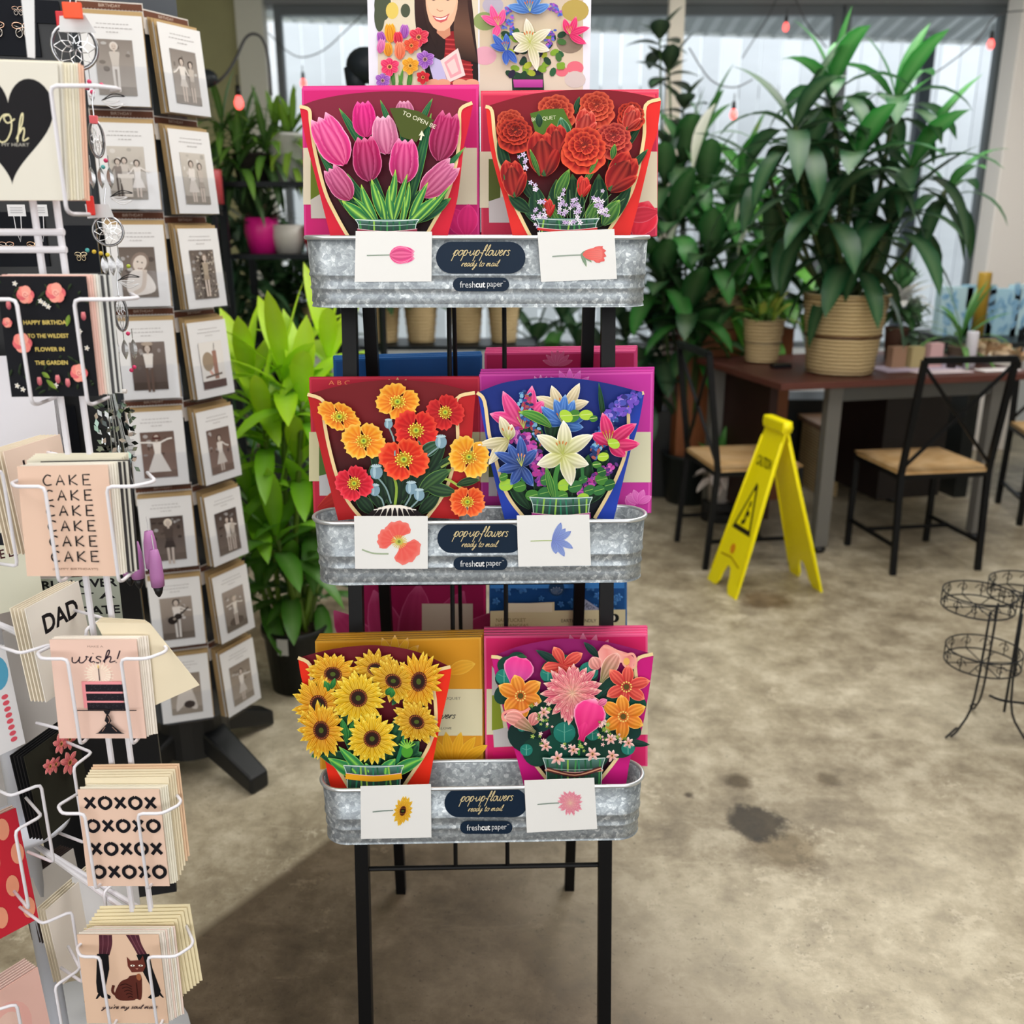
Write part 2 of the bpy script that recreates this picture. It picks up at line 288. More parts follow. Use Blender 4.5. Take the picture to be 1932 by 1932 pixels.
class Art:
    def __init__(s, w, off=.0004, step=.00010, pf=1.0):
        s.w = w; s.off = off; s.step = step; s.m = MB(); s.pf = pf
    def nx(s): s.off += s.step; return s.off
    def poly(s, pts, col, smooth=0, cols=None):
        if smooth: pts = crv(pts, smooth, True)
        pts = [(p[0], p[1]) for p in pts]; o = s.nx(); tr = geometry.tessellate_polygon([[V((p[0], p[1], 0)) for p in pts]])
        vs = [s.w(p[0], p[1], o) for p in pts]
        s.m.add(vs, [tuple(t) for t in tr], cols or col)
    def ell(s, x, y, rx, ry=None, col='ffffff', rot=0, n=18):
        ry = ry or rx; c, q = math.cos(rot), math.sin(rot)
        s.poly([(x+rx*math.cos(t)*c-ry*math.sin(t)*q, y+rx*math.cos(t)*q+ry*math.sin(t)*c) for t in (2*PI*k/n for k in range(n))], col)
    def rect(s, x0, y0, x1, y1, col): s.poly([(x0, y0), (x1, y0), (x1, y1), (x0, y1)], col)
    def band(s, L, Rr, cols, k=5, puff=0):
        """fill between two curves, one colour per key row"""
        n = len(L); a = crv(L, k); b = crv(Rr, k); o = s.nx(); vs = []; cc = []
        cols = [hx(c) for c in cols]; M = len(a)
        for i in range(M):
            t = i/(M-1)*(len(cols)-1); j = min(int(t), len(cols)-2); c = mixc(cols[j], cols[j+1], t-j)
            for q in (0, .5, 1):
                vs.append(s.w(a[i][0]+(b[i][0]-a[i][0])*q, a[i][1]+(b[i][1]-a[i][1])*q, o+(puff if q == .5 else 0))); cc.append(c)
        s.m.add(vs, [(i*3+j, i*3+j+1, i*3+j+4, i*3+j+3) for i in range(M-1) for j in (0, 1)], cc)
    def stroke(s, pts, wd, col, k=5, closed=False, taper=False):
        if k: pts = crv(pts, k, closed)
        m = len(pts); o = s.nx(); vs = []
        for i, p in enumerate(pts):
            a = pts[(i+1) % m] if (closed or i < m-1) else pts[i]; b = pts[i-1] if (closed or i > 0) else pts[i]
            dx, dy = a[0]-b[0], a[1]-b[1]; L = math.hypot(dx, dy) or 1; h = wd/2
            if taper: h *= (1-.85*i/(m-1))
            vs += [s.w(p[0]-dy/L*h, p[1]+dx/L*h, o), s.w(p[0]+dy/L*h, p[1]-dx/L*h, o)]
        fs = [(2*i, 2*i+1, 2*((i+1) % m)+1, 2*((i+1) % m)) for i in range(m if closed else m-1)]
        s.m.add(vs, fs, col)
    def txt(s, t, cx, cy, wd, ht, col, ang=0, shear=0, bold=0, yd=1):
        vs, fs = glyphs(t, bold); x0 = min(v[0] for v in vs); x1 = max(v[0] for v in vs); y0 = min(v[1] for v in vs); y1 = max(v[1] for v in vs)
        o = s.nx(); c, q = math.cos(ang), math.sin(ang); out = []
        for x, y in vs:
            a = ((x-x0)/(x1-x0)-.5)*wd+shear*((y-y0)/(y1-y0)-.5)*ht; b = -((y-y0)/(y1-y0)-.5)*ht*yd
            out.append(s.w(cx+a*c-b*q, cy+a*q+b*c, o))
        s.m.add(out, fs, col)
    def script(s, t, cx, cy, wd, ht, col, lw, ang=0, slant=.35, yd=1):
        P = []; x = 0
        for ch in t:
            ad, st = CUR[ch]; P += [[(x+a, b) for a, b in g] for g in st]; x += ad
        P = [[(a+slant*b, b) for a, b in g] for g in P]
        X = [a for g in P for a, b in g]; Y = [b for g in P for a, b in g]; x0, x1, y0, y1 = min(X), max(X), min(Y), max(Y)
        c, q = math.cos(ang), math.sin(ang)
        for g in P:
            o = []
            for a, b in g:
                u = ((a-x0)/(x1-x0)-.5)*wd; v = -((b-y0)/(y1-y0)-.5)*ht*yd; o.append((cx+u*c-v*q, cy+u*q+v*c))
            s.stroke(o, lw, col, 4)
    def caps(s, t, x0, y0, cw, chh, gap, col, lw, skew=0, yd=1):
        for i, ch in enumerate(t):
            if ch == ' ': continue
            for g in BLK[ch]:
                s.stroke([(x0+i*(cw+gap)+a*cw+skew*(1-b)*chh, y0+yd*(1-b)*chh) for a, b in g], lw, col, 4 if ch in 'COD' else 0)
    # ---- petals
    US = (-1, -.87, -.55, -.25, 0, .25, .55, .87, 1)
    def petal(s, bx, by, ang, L, W, c0, c1, ce, a=1.0, b=.7, bend=0, puff=.0013, streak=.3, m=9, rib=None):
        """ang in degrees, 0 = up in the picture, clockwise"""
        o = s.nx(); t0 = R(ang); vs = []; cc = []; c0, c1, ce = hx(c0), hx(c1), hx(ce)
        for i in range(m):
            v = i/(m-1); th = t0+R(bend)*v; # heading bends along the petal
            if i == 0: x, y = bx, by
            else: x += math.sin(th)*L/(m-1); y -= math.cos(th)*L/(m-1)
            hw = W/2*max(.04, math.sin(PI*min(1, max(0, v))**a))**b if 0 < v < 1 else W*(.10 if v == 0 else .02)
            nx_, ny_ = math.cos(th), math.sin(th); base = mixc(c0, c1, v)
            for u in s.US:
                vs.append(s.w(x+nx_*u*hw, y+ny_*u*hw, o+s.pf*puff*(1-u*u)*math.sin(PI*v)))
                c = base
                if abs(u) > .95 or v > .97: c = ce
                elif abs(u) in (.55,): c = mixc(base, (0, 0, 0), streak)
                elif abs(u) == .25: c = mixc(base, ce, streak*.8)
                elif u == 0: c = hx(rib) if rib else mixc(base, (0, 0, 0), streak*.9)
                cc.append(c)
        k = len(s.US); s.m.add(vs, [(i*k+j, i*k+j+1, (i+1)*k+j+1, (i+1)*k+j) for i in range(m-1) for j in range(k-1)], cc)
    def leaf(s, bx, by, tx, ty, W, c0='1d5a34', c1='4f9a3c', ce='a9cf4a', a=.9, b=.8, bend=0, rib=None):
        ang = math.degrees(math.atan2(tx-bx, -(ty-by))); L = math.hypot(tx-bx, ty-by)
        s.petal(bx, by, ang-bend/2, L*1.02, W, c0, c1, ce, a, b, bend, .0012, .25, 9, rib)
    def fan(s, cx, cy, ang, L, A, c0, c1, ce, ruff=.05, kf=5, sq=1.0, sqa=0, puff=.0022, ph=0, r0=.02):
        """broad ruffled petal, half-angle A"""
        o = s.nx(); n = 15; m = 6; vs = []; cc = []; c0, c1, ce = hx(c0), hx(c1), hx(ce); cs, sn = math.cos(R(sqa)), math.sin(R(sqa))
        for i in range(m):
            q = r0+(1-r0)*i/(m-1)
            for j in range(n):
                f = -1+2*j/(n-1); wid = (.35+.65*math.sin(q*PI/2)) if q < 1 else 1; th = R(ang)+R(A)*f*wid
                rad = L*q*(1+ruff*math.sin(kf*f*3+ph)*q)*(1-.32*abs(f)**4*q)
                x, y = math.sin(th)*rad, -math.cos(th)*rad; u = x*cs+y*sn; v = (-x*sn+y*cs)*sq; x, y = u*cs-v*sn, u*sn+v*cs
                vs.append(s.w(cx+x, cy+y, o+s.pf*puff*q*q*(1-.6*f*f)))
                c = mixc(c0, c1, q**1.3)
                if j % 3 == 1: c = mixc(c, c0, .75*(1-q*.55))
                if j % 3 == 2: c = mixc(c, ce, .22)
                if i == m-1 or j in (0, n-1): c = mixc(c, ce, .8)
                cc.append(c)
        s.m.add(vs, [(i*n+j, i*n+j+1, (i+1)*n+j+1, (i+1)*n+j) for i in range(m-1) for j in range(n-1)], cc)
    # ---- flowers
    def tulip(s, bx, by, tx, ty, W, dk, md, lt):
        ang = math.degrees(math.atan2(tx-bx, -(ty-by))); L = math.hypot(tx-bx, ty-by)
        s.petal(bx, by, ang-14, L*.96, W*.55, dk, md, lt, 1.1, .8, 10); s.petal(bx, by, ang+14, L*.96, W*.55, dk, md, lt, 1.1, .8, -10)
        s.petal(bx, by, ang-24, L*.86, W*.60, dk, md, lt, .85, .75, 34); s.petal(bx, by, ang+24, L*.86, W*.6, dk, md, lt, .85, .75, -34)
        s.petal(bx, by, ang-2, L*.93, W*.70, dk, md, lt, .85, .72, 3, .002)
    def rose(s, cx, cy, r, dk='5e0d14', md='a81a20', lt='e0503c', sq=.9, rot=0, cup=True):
        if cup:
            for d in (-42, 40, 0): s.fan(cx, cy+r*.15, 180+d+rot, r*1.12, 52, dk, md, lt, .03, 3, 1, 0, .003)
        for k in range(5): s.fan(cx, cy, rot+k*72+20, r*.98, 46, dk, md, lt, .025, 4, sq, rot, .0025, k)
        for k in range(5): s.fan(cx, cy, rot+k*72+50, r*.72, 48, dk, md, lt, .03, 4, sq, rot, .0025, k*2)
        for k in range(3): s.fan(cx, cy-r*.04, rot+k*120+10, r*.46, 62, dk, md, lt, .03, 4, sq, rot, .0025, k)
        sp = [(cx+math.cos(t*1.0+R(rot))*r*.05*(1+t*.62), cy-r*.04+math.sin(t*1.0+R(rot))*r*.05*sq*(1+t*.62)) for t in [q*.55 for q in range(17)]]
        s.stroke(sp, r*.07, mixc(hx(md), hx(lt), .7), 3)
    def bud(s, bx, by, tx, ty, W, dk='5e0d14', md='b01820', lt='e0503c', gr='1e4a2c'):
        ang = math.degrees(math.atan2(tx-bx, -(ty-by))); L = math.hypot(tx-bx, ty-by)
        s.petal(bx, by, ang-10, L*.97, W*.8, dk, md, lt, 1.2, .6, 6); s.petal(bx, by, ang+12, L*.93, W*.8, dk, md, lt, 1.15, .6, -8)
        s.petal(bx, by, ang, L*.84, W*.95, md, dk, lt, .9, .6, 0, .003); s.petal(bx, by, ang+18, L*.7, W*.6, dk, md, lt, .9, .6, 22, .003)
        for d, q in ((-34, .75), (30, .7), (0, .35)): s.petal(bx, by, ang+d, L*q, W*.26, gr, '2f6a38', '7fa850', .6, .8, -d*.9)
    def poppy(s, cx, cy, r, dk, md, lt, sq=1, rot=0, n=4, sqa=0):
        for k in range(n): s.fan(cx, cy, rot+k*360/n+(0 if k % 2 else 8), r*(1 if k % 2 else .93), 190/n+4, dk, md, lt, .06, 6, sq, sqa, .003, k*1.7)
        s.off += .0022*s.pf
        for k in range(26):
            t = k*2*PI/26; q = r*(.26 if k % 2 else .33); x, y = q*math.cos(t), q*math.sin(t)*max(.7, sq)
            s.stroke([(cx+x*.35, cy+y*.35), (cx+x, cy+y)], r*.03, 'c9a21c', 0); s.ell(cx+x, cy+y, r*.035, None, 'f6dc55', 0, 6)
        s.ell(cx, cy, r*.13, r*.12, 'b9c53a'); s.ell(cx, cy, r*.06, r*.055, '5f7a24')
    def lily(s, cx, cy, r, dk, md, lt, angs, W=.36, st='c96a2a', bend=14):
        for i, (a, q) in enumerate(angs): s.petal(cx, cy, a-bend*(1 if i % 2 else -1)/2, r*q, r*W, dk, md, lt, .85, .75, bend*(1 if i % 2 else -1), .0025, .22)
        s.off += .0018*s.pf
        for d in (-30, -12, 8, 26): s.stroke([(cx, cy), (cx+r*.3*math.sin(R(d-8)), cy-r*.36*math.cos(R(d)))], r*.018, 'b8c060', 0); s.ell(cx+r*.3*math.sin(R(d-8)), cy-r*.38*math.cos(R(d)), r*.022, r*.06, st, R(d), 8)
    def sunflower(s, cx, cy, r, sq=1, sqa=0, dk='c8780e', md='f2b90f', lt='ffe14a', dx=0, dy=0, n=22):
        c, q = math.cos(R(sqa)), math.sin(R(sqa))
        def rn(k, n, rr, w, o):
            for i in range(n):
                t = (i+o)*360/n+random.uniform(-3, 3); x, y = math.sin(R(t)), -math.cos(R(t)); u = x*c+y*q; v = (-x*q+y*c)*sq; x, y = u*c-v*q, u*q+v*c
                L = math.hypot(x, y)*rr*random.uniform(.9, 1.06); s.petal(cx+dx*.0, cy, math.degrees(math.atan2(x, -y)), L, r*w, dk, md, lt, 1.25, .75, random.uniform(-14, 14), .0014, .38, 7)
        rn(0, n, r, .25, 0); rn(1, n-3, r*.84, .23, .5); s.off += .0012*s.pf
        s.ell(cx, cy, r*.33, r*.33*max(.6, sq), '5c2412', R(sqa)); s.ell(cx, cy, r*.24, r*.24*max(.6, sq), '2b140c', R(sqa))
        for k in range(24):
            t = k*2*PI/24; s.ell(cx+r*.29*math.cos(t), cy+r*.29*math.sin(t)*max(.6, sq), r*.018, None, 'd8893f', 0, 5)
        s.ell(cx, cy, r*.1, r*.1*max(.6, sq), '4a5a1e', 0, 10)
    def dahlia(s, cx, cy, r, dk='b81c4c', md='ee6a88', lt='ffd8cc'):
        for j, (n, q, w) in enumerate(((16, 1, .26), (15, .84, .24), (13, .66, .2), (11, .48, .16), (8, .3, .12))):
            for i in range(n): s.petal(cx, cy, i*360/n+j*13+random.uniform(-4, 4), r*q*random.uniform(.93, 1.05), r*w, mixc(hx(dk), hx('ffe0b8'), j/5), md, lt, 1.3, .75, random.uniform(-12, 12), .0012+.0003*j, .32, 7)
    def bloom(s, cx, cy, r, dk, md, lt, n=6, W=.62, cen=True, rot=0, a=1.15, sq=1):
        for i in range(n): s.petal(cx, cy, rot+i*360/n, r*(1 if i % 2 else .9)*(1-(1-sq)*abs(math.cos(R(rot+i*360/n)))), r*W, dk, md, lt, a, .7, 10*(1 if i % 2 else -1), .0016, .25, 7)
        s.off += .0012*s.pf
        if cen:
            for k in range(12): s.ell(cx+r*.2*math.cos(k*PI/6), cy+r*.2*math.sin(k*PI/6), r*.04, None, 'f0d070', 0, 5)
            s.ell(cx, cy, r*.12, None, '5a4a1c')
    def tiny(s, cx, cy, r, col='f6e6ee', cen='caa04a', n=5):
        for i in range(n):
            t = i*2*PI/n+.3; s.ell(cx+r*.55*math.sin(t), cy-r*.55*math.cos(t), r*.25, r*.5, col, t, 8)
        s.ell(cx, cy, r*.2, None, cen, 0, 6)
    def spike(s, pts, w, cols, n=40):
        """flower spike: many small florets along a line"""
        P = crv(pts, 8)
        for i in range(n):
            f = i/(n-1); p = P[int(f*(len(P)-1))]; h = w*(.35+.65*math.sin(PI*min(1, f*.8+.25)))
            s.ell(p[0]+random.uniform(-h, h), p[1]+random.uniform(-w*.3, w*.3), w*.22, w*.34, random.choice(cols), random.uniform(0, 3), 7)
    def done(s, name, parent, mat='glossy_print', smooth=True): return s.m.build(name, mat, parent, smooth)
# ------------------------------------------------------------------ the room
random.seed(7)
st = fl(1430, 1550)
sq_ = lambda x, y: (fl(x, y).x, fl(x, y).y)
FLOOR_SPOTS = [(*sq_(1430, 1555), .075, .012, '5a5040', .95), (*sq_(1395, 1475), .035, .012, '8a7c66', .9), (*sq_(1480, 1600), .09, .03, 'a89a80', .8), (*sq_(1300, 1500), .012, .005, '6a5c4a', .9), (*sq_(1440, 1130), .10, .03, 'a08a6c', .8), (*sq_(560, 1200), .35, .1, 'a89c86', .6), (*sq_(1560, 1470), .03, .01, '9a8c74', .7)]
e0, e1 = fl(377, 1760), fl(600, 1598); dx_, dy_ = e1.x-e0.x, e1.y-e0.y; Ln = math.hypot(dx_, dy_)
DARK_ZONE = [((e0.x, e0.y), dy_/Ln, -dx_/Ln), (sq_(1060, 1640), -.85, -.53)]
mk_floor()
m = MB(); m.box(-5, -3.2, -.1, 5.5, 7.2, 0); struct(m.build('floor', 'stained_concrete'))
m = MB(); m.box(-5, -3.2, 3.0, 5.5, 7.1, 3.1, 'c9c9c4'); struct(m.build('ceiling', 'matte'))
m = MB(); m.box(-5, -3.2, 0, -4.9, 7.1, 3.0, 'a9a67e'); struct(m.build('wall_left', 'matte'))
m = MB(); m.box(5.4, -3.2, 0, 5.5, 7.1, 3.0, 'd8d6cf'); struct(m.build('wall_right', 'matte'))
m = MB(); m.box(-5, -3.3, 0, 5.5, -3.2, 3.0, 'd8d6cf'); struct(m.build('wall_front', 'matte'))
# back wall: olive solid part on the left, glazed part with a low pale wall and a header
xg = at(505, 300, 6.95).x
m = MB(); m.box(-4.9, 6.9, 0, xg, 7.1, 3.0, 'a6a37a'); struct(m.build('wall_back', 'matte'))
m = MB(); m.box(xg, 6.9, 0, 5.4, 7.1, .62, 'dfe3e6'); m.box(xg, 6.9, 2.86, 5.4, 7.1, 3.0, '8d9092'); struct(m.build('wall_back', 'matte'))
def win(i, x0, x1):
    m = MB(); t = .045
    for a, b, c, d in ((x0, .62, x0+t, 2.86), (x1-t, .62, x1, 2.86), (x0+t, .62, x1-t, .66), (x0+t, 2.80, x1-t, 2.86)): m.box(a, 6.93, b, c, 7.0, d, '6d7377')
    o = struct(m.build(f'window_{i}', 'painted_metal'))
    g = MB(); g.box(x0+t, 6.96, .66, x1-t, 6.966, 2.80, 'ffffff'); g.build('pane', 'window_glass', o)
xs = [xg+.10, at(1590, 30, 6.95).x, at(1880, 200, 6.95).x, 5.3]
for i in range(3): win(i+1, xs[i]+.01, xs[i+1]-.01)
m = MB(); m.box(xg-.12, 6.84, 0, xg+.06, 6.95, 2.98, 'dad9cd'); struct(m.build('trim_1', 'painted_metal'))
X = at(1890, 300, 6.3).x
m = MB(); m.box(X, 6.3, 0, X+.34, 6.5, 3.0, 'e9e2dc'); struct(m.build('trim_2', 'painted_metal', bevel=.01))
m = MB(); m.box(-1.9, 6.8, 2.9, 5.4, 6.95, 2.99, '55595c'); struct(m.build('trim_3', 'painted_metal'))
X = at(1262, 60, 6.2).x
m = MB(); m.box(X, 6.2, 0, X+.09, 6.28, 3.0, 'd9cfc0'); struct(m.build('trim_4', 'painted_metal'))
# outside: ground, board fence, porch roof, white eave
m = MB(); m.box(-7, 7.2, -.12, 9, 13, -.02, 'c8cac8'); struct(m.build('ground', 'matte'))
m = MB(); random.seed(3)
x = -4.5
while x < 8:
    g = random.randint(-9, 6); m.box(x, 10.4, 0, x+.19, 10.43, 3.42+random.uniform(-.02, .02), (.62+g*.008, .63+g*.008, .66+g*.008)); x += .2
m.box(-4.5, 10.44, 2.7, 8, 10.5, 2.82, 'c4c2c4'); m.box(-4.5, 10.44, .6, 8, 10.5, .72, 'c4c2c4')
tag(m.build('board_fence', 'matte'), 'pale whitewashed upright board fence outside the glazed wall', 'fence')
m = MB(); x = -4; zz = lambda x, y: 3.55-.16*(y-7.2)-.03*(x+4)
while x < 8:
    a, b = x, x+.075; y0, y1 = 7.15, 9.2
    m.add([(a, y0, zz(a, y0)), (b, y0, zz(b, y0)+.02), (b, y1, zz(b, y1)+.02), (a, y1, zz(a, y1))], [(0, 1, 2, 3)], 'b9bdbf')
    m.add([(b, y0, zz(b, y0)+.02), (a+.15, y0, zz(a+.15, y0)), (a+.15, y1, zz(a+.15, y1)), (b, y1, zz(b, y1)+.02)], [(0, 1, 2, 3)], 'a3a8aa'); x += .15
struct(m.build('porch_roof', 'matte'))
m = MB(); m.bar((-4, 9.2, 3.3), (8, 9.2, 2.94), .12, 'e6e8e8'); struct(m.build('porch_beam', 'painted_metal'))
X = at(1385, 200, 8.8); m = MB()
for px in (1738,): q = at(px, 200, 9.0); m.box(q.x-.05, 8.95, 0, q.x+.05, 9.05, 3.0, '3d4348')
struct(m.build('porch_post', 'painted_metal'))
# ------------------------------------------------------------------ the folding display stand and its tubs
YAW = R(1.6)
SX = -.052; OY = 1.50
def S(x, y, z):
    """stand frame: x right, y = distance behind the plane Y=OY, turned by YAW"""
    return V((SX+x*math.cos(YAW)-y*math.sin(YAW), OY+x*math.sin(YAW)+y*math.cos(YAW), z))
legY = lambda z: 1.685-.190*(1.49-z)-OY
backY = lambda z: 1.70+.105*(1.49-z)-OY
stand = thing('display_stand', 'black folding metal easel stand holding three galvanized tubs of pop-up bouquets', 'stand', S(0, .1, 0))
for sx in (-1, 1):
    m = MB(); m.bar(S(sx*.222, legY(0), 0), S(sx*.222, legY(1.60), 1.60), .024, '050506'); m.build('leg', 'painted_metal', stand)
    m = MB(); m.bar(S(sx*.196, backY(0), 0), S(sx*.196, backY(1.56)+.012, 1.56), .022, '050506'); m.build('leg', 'painted_metal', stand)
for z in (.36, 1.47):
    m = MB(); m.tube([S(-.222, legY(z), z), S(.222, legY(z), z)], .0045, '070708'); m.build('crossbar', 'painted_metal', stand)
for x in (-.052, .043):
    m = MB(); m.tube([S(x, legY(.36), .36), S(x, legY(1.47), 1.47)], .004, '070708'); m.build('upright_rod', 'painted_metal', stand)
m = MB(); m.tube([S(-.196, backY(.8), .8), S(.196, backY(.8), .8)], .005, '070708'); m.build('crossbar', 'painted_metal', stand)
for x in (-.045,): m = MB(); m.tube([S(x, backY(.45), .45), S(x, backY(1.5), 1.5)], .004, '070708'); m.build('upright_rod', 'painted_metal', stand)
# tiers: rim height, front y of rim (stand frame)
TIER = [(1.471, 1.51-OY), (1.039, 1.43-OY), (.608, 1.35-OY)]
for zr, fy in TIER:
    y1 = legY(zr)-.013
    m = MB(); m.box(-.27, fy+.078, zr-.098, .27, y1, zr-.092, '0a0b0c')
    m.v = [S(p.x, p.y, p.z) for p in m.v]; m.build('shelf_tray', 'painted_metal', stand)
def tub(zr, fy, label, back=False, hgt=.108):
    W2, D, r = .2675, .080, .040
    cx, cy = 0, fy+D/2
    t = thing('galvanized_tub', label, 'tub', S(0, cy, zr-hgt), 'galvanized tubs on the stand')
    def ring(z, k, n=10, inset=0):
        a, b, rr = W2*k-inset, D/2*(.9+.1*k)-inset, r-inset*.5; P = []
        for qx, qy, s0 in ((1, -1, -90), (1, 1, 0), (-1, 1, 90), (-1, -1, 180)):
            for i in range(n+1):
                an = R(s0+90*i/n); P.append(S(cx+qx*(a-rr)+rr*math.cos(an)*1.0, cy+qy*(b-rr)+rr*math.sin(an), z))
        return P
    m = MB(); zb = zr-hgt
    prof = [(0, .992, 0), (.006, .985, 0), (.008, .987, -.001), (.018, .987, 0), (.026, .988, .0), (.028, .989, -.0013), (.0305, .989, -.0013), (.033, .989, 0), (.046, .992, 0), (.048, .993, -.0013), (.051, .993, -.0013), (.053, .993, 0), (hgt-.004, 1, 0)]
    rings = [ring(zb+h, k, inset=i) for h, k, i in prof]; n = len(rings[0])
    inner = [ring(zb+h, k, inset=.0025) for h, k in ((hgt-.004, 1), (.012, .968))]
    vs = [p for g in rings+inner for p in g]; M = len(prof)+2
    fs = [(i*n+k, i*n+(k+1) % n, (i+1)*n+(k+1) % n, (i+1)*n+k) for i in range(M-1) for k in range(n)]
    fs.append(tuple(range(n))); fs.append(tuple((M-1)*n+k for k in range(n)))
    m.add(vs, fs, '9a9fa3'); 
    for i in range(0 if back else 11): m.ball(S(-.22+i*.044, fy+.0032, zb+.0045), .0024, '4a4d50', 8, 5)
    m.build('tub_body', 'galvanized_steel', t, True)
    m = MB(); m.tube(ring(zr-.003, 1.002, 10, -.0008), .0034, 'd5dadd', 8, True); m.build('rolled_rim', 'bright_zinc', t, True)
    return t
names = ['top galvanized tub at eye level with tulip and rose cards', 'middle galvanized tub with poppy and lily cards', 'lowest galvanized tub with sunflower and dahlia cards']
tubs = [tub(z, y, l) for (z, y), l in zip(TIER, names)]
bt = [('rear galvanized tub hung behind the top tier', 1.471), ('rear galvanized tub hung behind the middle tier', 1.039), ('rear galvanized tub hung behind the lowest tier', .608)]
for l, z in bt[1:]:
    yb = backY(z)+.03; tub(z-.02, yb, l, True)
# labels on the tubs
def tub_label(t, fy, zr, dx, cx, cy, w, h, ang=0):
    p = PL(S(0, fy-.0026, zr), YAW); A = Art(p.w, .0003)
    def pill(x0, y0, x1, y1, col):
        r = (y1-y0)/2; P = []
        for c, s0 in ((x1-r, -90), (x0+r, 90)):
            for i in range(13): a = R(s0+180*i/12); P.append((c+r*math.cos(a), (y0+y1)/2+r*math.sin(a)))
        A.poly(P, col)
    k = w/170
    pill(cx-w/2, cy-h/2, cx+w/2, cy+h/2, '14263a'); 
    y2 = cy+h*.5+22*k-1; pill(cx-53*k, y2-13*k, cx+54*k, y2+13*k, '14263a')
    lb = A.m.build('label_plate', 'glossy_print', t)
    B = Art(p.w, .0009)
    B.script('pop-up-flowers', cx, cy-9*k, 112*k, 31*k, 'dccb9c', 1.35*k, ang)
    B.script('ready to mail', cx, cy+13.5*k, 74*k, 19*k, 'dccb9c', 1.05*k, ang)
    B.txt('fresh', cx-25*k, y2, 29*k, 12*k, 'd9dcdf', ang); B.txt('cut', cx-.5*k, y2+.6*k, 18*k, 10.5*k, 'ffffff', ang, 0, .022)
    B.txt('paper', cx+27*k, y2+2*k, 30*k, 11*k, 'd9dcdf', ang); B.txt('TM', cx+45*k, y2-6*k, 4*k, 2*k, 'd9dcdf', ang)
    B.m.build('lettering', 'paper', lb)
tub_label(tubs[0], TIER[0][1], TIER[0][0], 0, 907, 486, 169, 60)
tub_label(tubs[1], TIER[1][1], TIER[1][0], 0, 906, 1016, 162, 55)
tub_label(tubs[2], TIER[2][1], TIER[2][0], 0, 917, 1515, 157, 54, -.02)
# small sample cards clipped on the tub fronts
def sample(name, label, tub_i, corners, art):
    zr, fy = TIER[tub_i]; p = PL(S(0, fy-.0075, zr), YAW); t = thing(name, label, 'card', p.w(*corners[3]), 'sample cards on the tub fronts')
    m = MB(); m.slab([p.w(*c) for c in (corners[3], corners[2], corners[1], corners[0])], .0012, 'eeeeec'); m.build('card_stock', 'paper', t)
    A = Art(p.w, .0003, .00003, .05); art(A); A.done('printed_flower', t, 'paper')
def a1(A):
    A.stroke([(692, 482), (715, 481.5), (738, 481)], 2.2, '8fa090', 2)
    A.tulip(736, 481, 785, 481, 42, 'ee5c94', 'f7559a', 'fbb0cc')
def a2(A):
    A.stroke([(1042, 484), (1070, 482), (1098, 481)], 2.6, '9aa89c', 2)
    for d in (-30, 25, 55): A.petal(1096, 480, 90+d, 26, 7, '7f9a88', '8aa890', 'c9d2a0', .8, .8, 20, .0003)
    A.fan(1098, 480, 90, 44, 30, 'f0706a', 'f58078', 'e05858', .06, 5, 1, 0, .0005)
    for d in (-14, 12, 0): A.petal(1100, 480, 90+d, 40, 17, 'ee6a64', 'f78a82', 'e35a55', .9, .6, -d, .0006, .1)
def a3(A):
    A.stroke([(683, 1037), (705, 1044), (733, 1045)], 3, 'a9b89c', 5)
    for an, L, W in ((-4, 39, 72), (-78, 40, 52), (138, 45, 72)): A.fan(752, 1022, an, L, W*.8, 'f06058', 'f2675c', 'f58a80', .04, 5, 1, 0, .0006)
    for k in range(22): t = k*.2856; A.stroke([(753, 1022), (753+15*math.cos(t), 1022+13*math.sin(t))], 1.3, 'e8cf5a', 0)
    A.ell(753, 1022, 7, 6, 'c8c860'); A.ell(753, 1022, 3, 3, '7f8a40')
def a4(A):
    A.stroke([(1001, 1021), (1025, 1020), (1045, 1020)], 2, 'b9c890', 2)
    for an, L in ((62, 34), (78, 40), (96, 42), (128, 38), (40, 38), (150, 26)): A.petal(1042, 1020, an, L, 13, '7f90d8', '9db4ee', '6a78c8', 1, .6, 26 if an > 90 else -26, .0006)
def a5(A):
    A.stroke([(703, 1532), (722, 1530), (742, 1529)], 2.2, '7f9088', 2)
    random.seed(3); A.sunflower(760, 1530, 29, .62, 105, 'e8901c', 'f7bf2c', 'fbd95a', n=18)
def a6(A):
    A.stroke([(1014, 1518), (1035, 1516), (1055, 1515)], 2.2, '8a9a90', 2); random.seed(4); A.dahlia(1076, 1515, 25, 'ee6f90', 'f591a8', 'fbc3cd')
CORN = [[(671, 436), (815, 437), (814, 531), (669, 532)], [(1014, 438), (1159, 432), (1164, 526), (1021, 532)], [(668, 974), (807, 974), (807, 1073), (670, 1073)],
        [(975, 973), (1112, 971), (1115, 1067), (978, 1069)], [(680, 1484), (813, 1480), (814, 1580), (681, 1583)], [(989, 1473), (1121, 1468), (1127, 1564), (994, 1571)]]
SL = [('tulip_card', 'small white card with a pink tulip on the top tub', 0, a1), ('rose_card', 'small tilted white card with a coral rose on the top tub', 0, a2), ('poppy_card', 'small white card with a large coral poppy on the middle tub', 1, a3),
      ('bluebell_card', 'small white card with a blue lily flower on the middle tub', 1, a4), ('sunflower_card', 'small white card with a yellow sunflower on the lowest tub', 2, a5), ('dahlia_card', 'small white card with a pink dahlia on the lowest tub', 2, a6)]
for (n, l, i, f), c in zip(SL, CORN): sample(n, l, i, c, f)
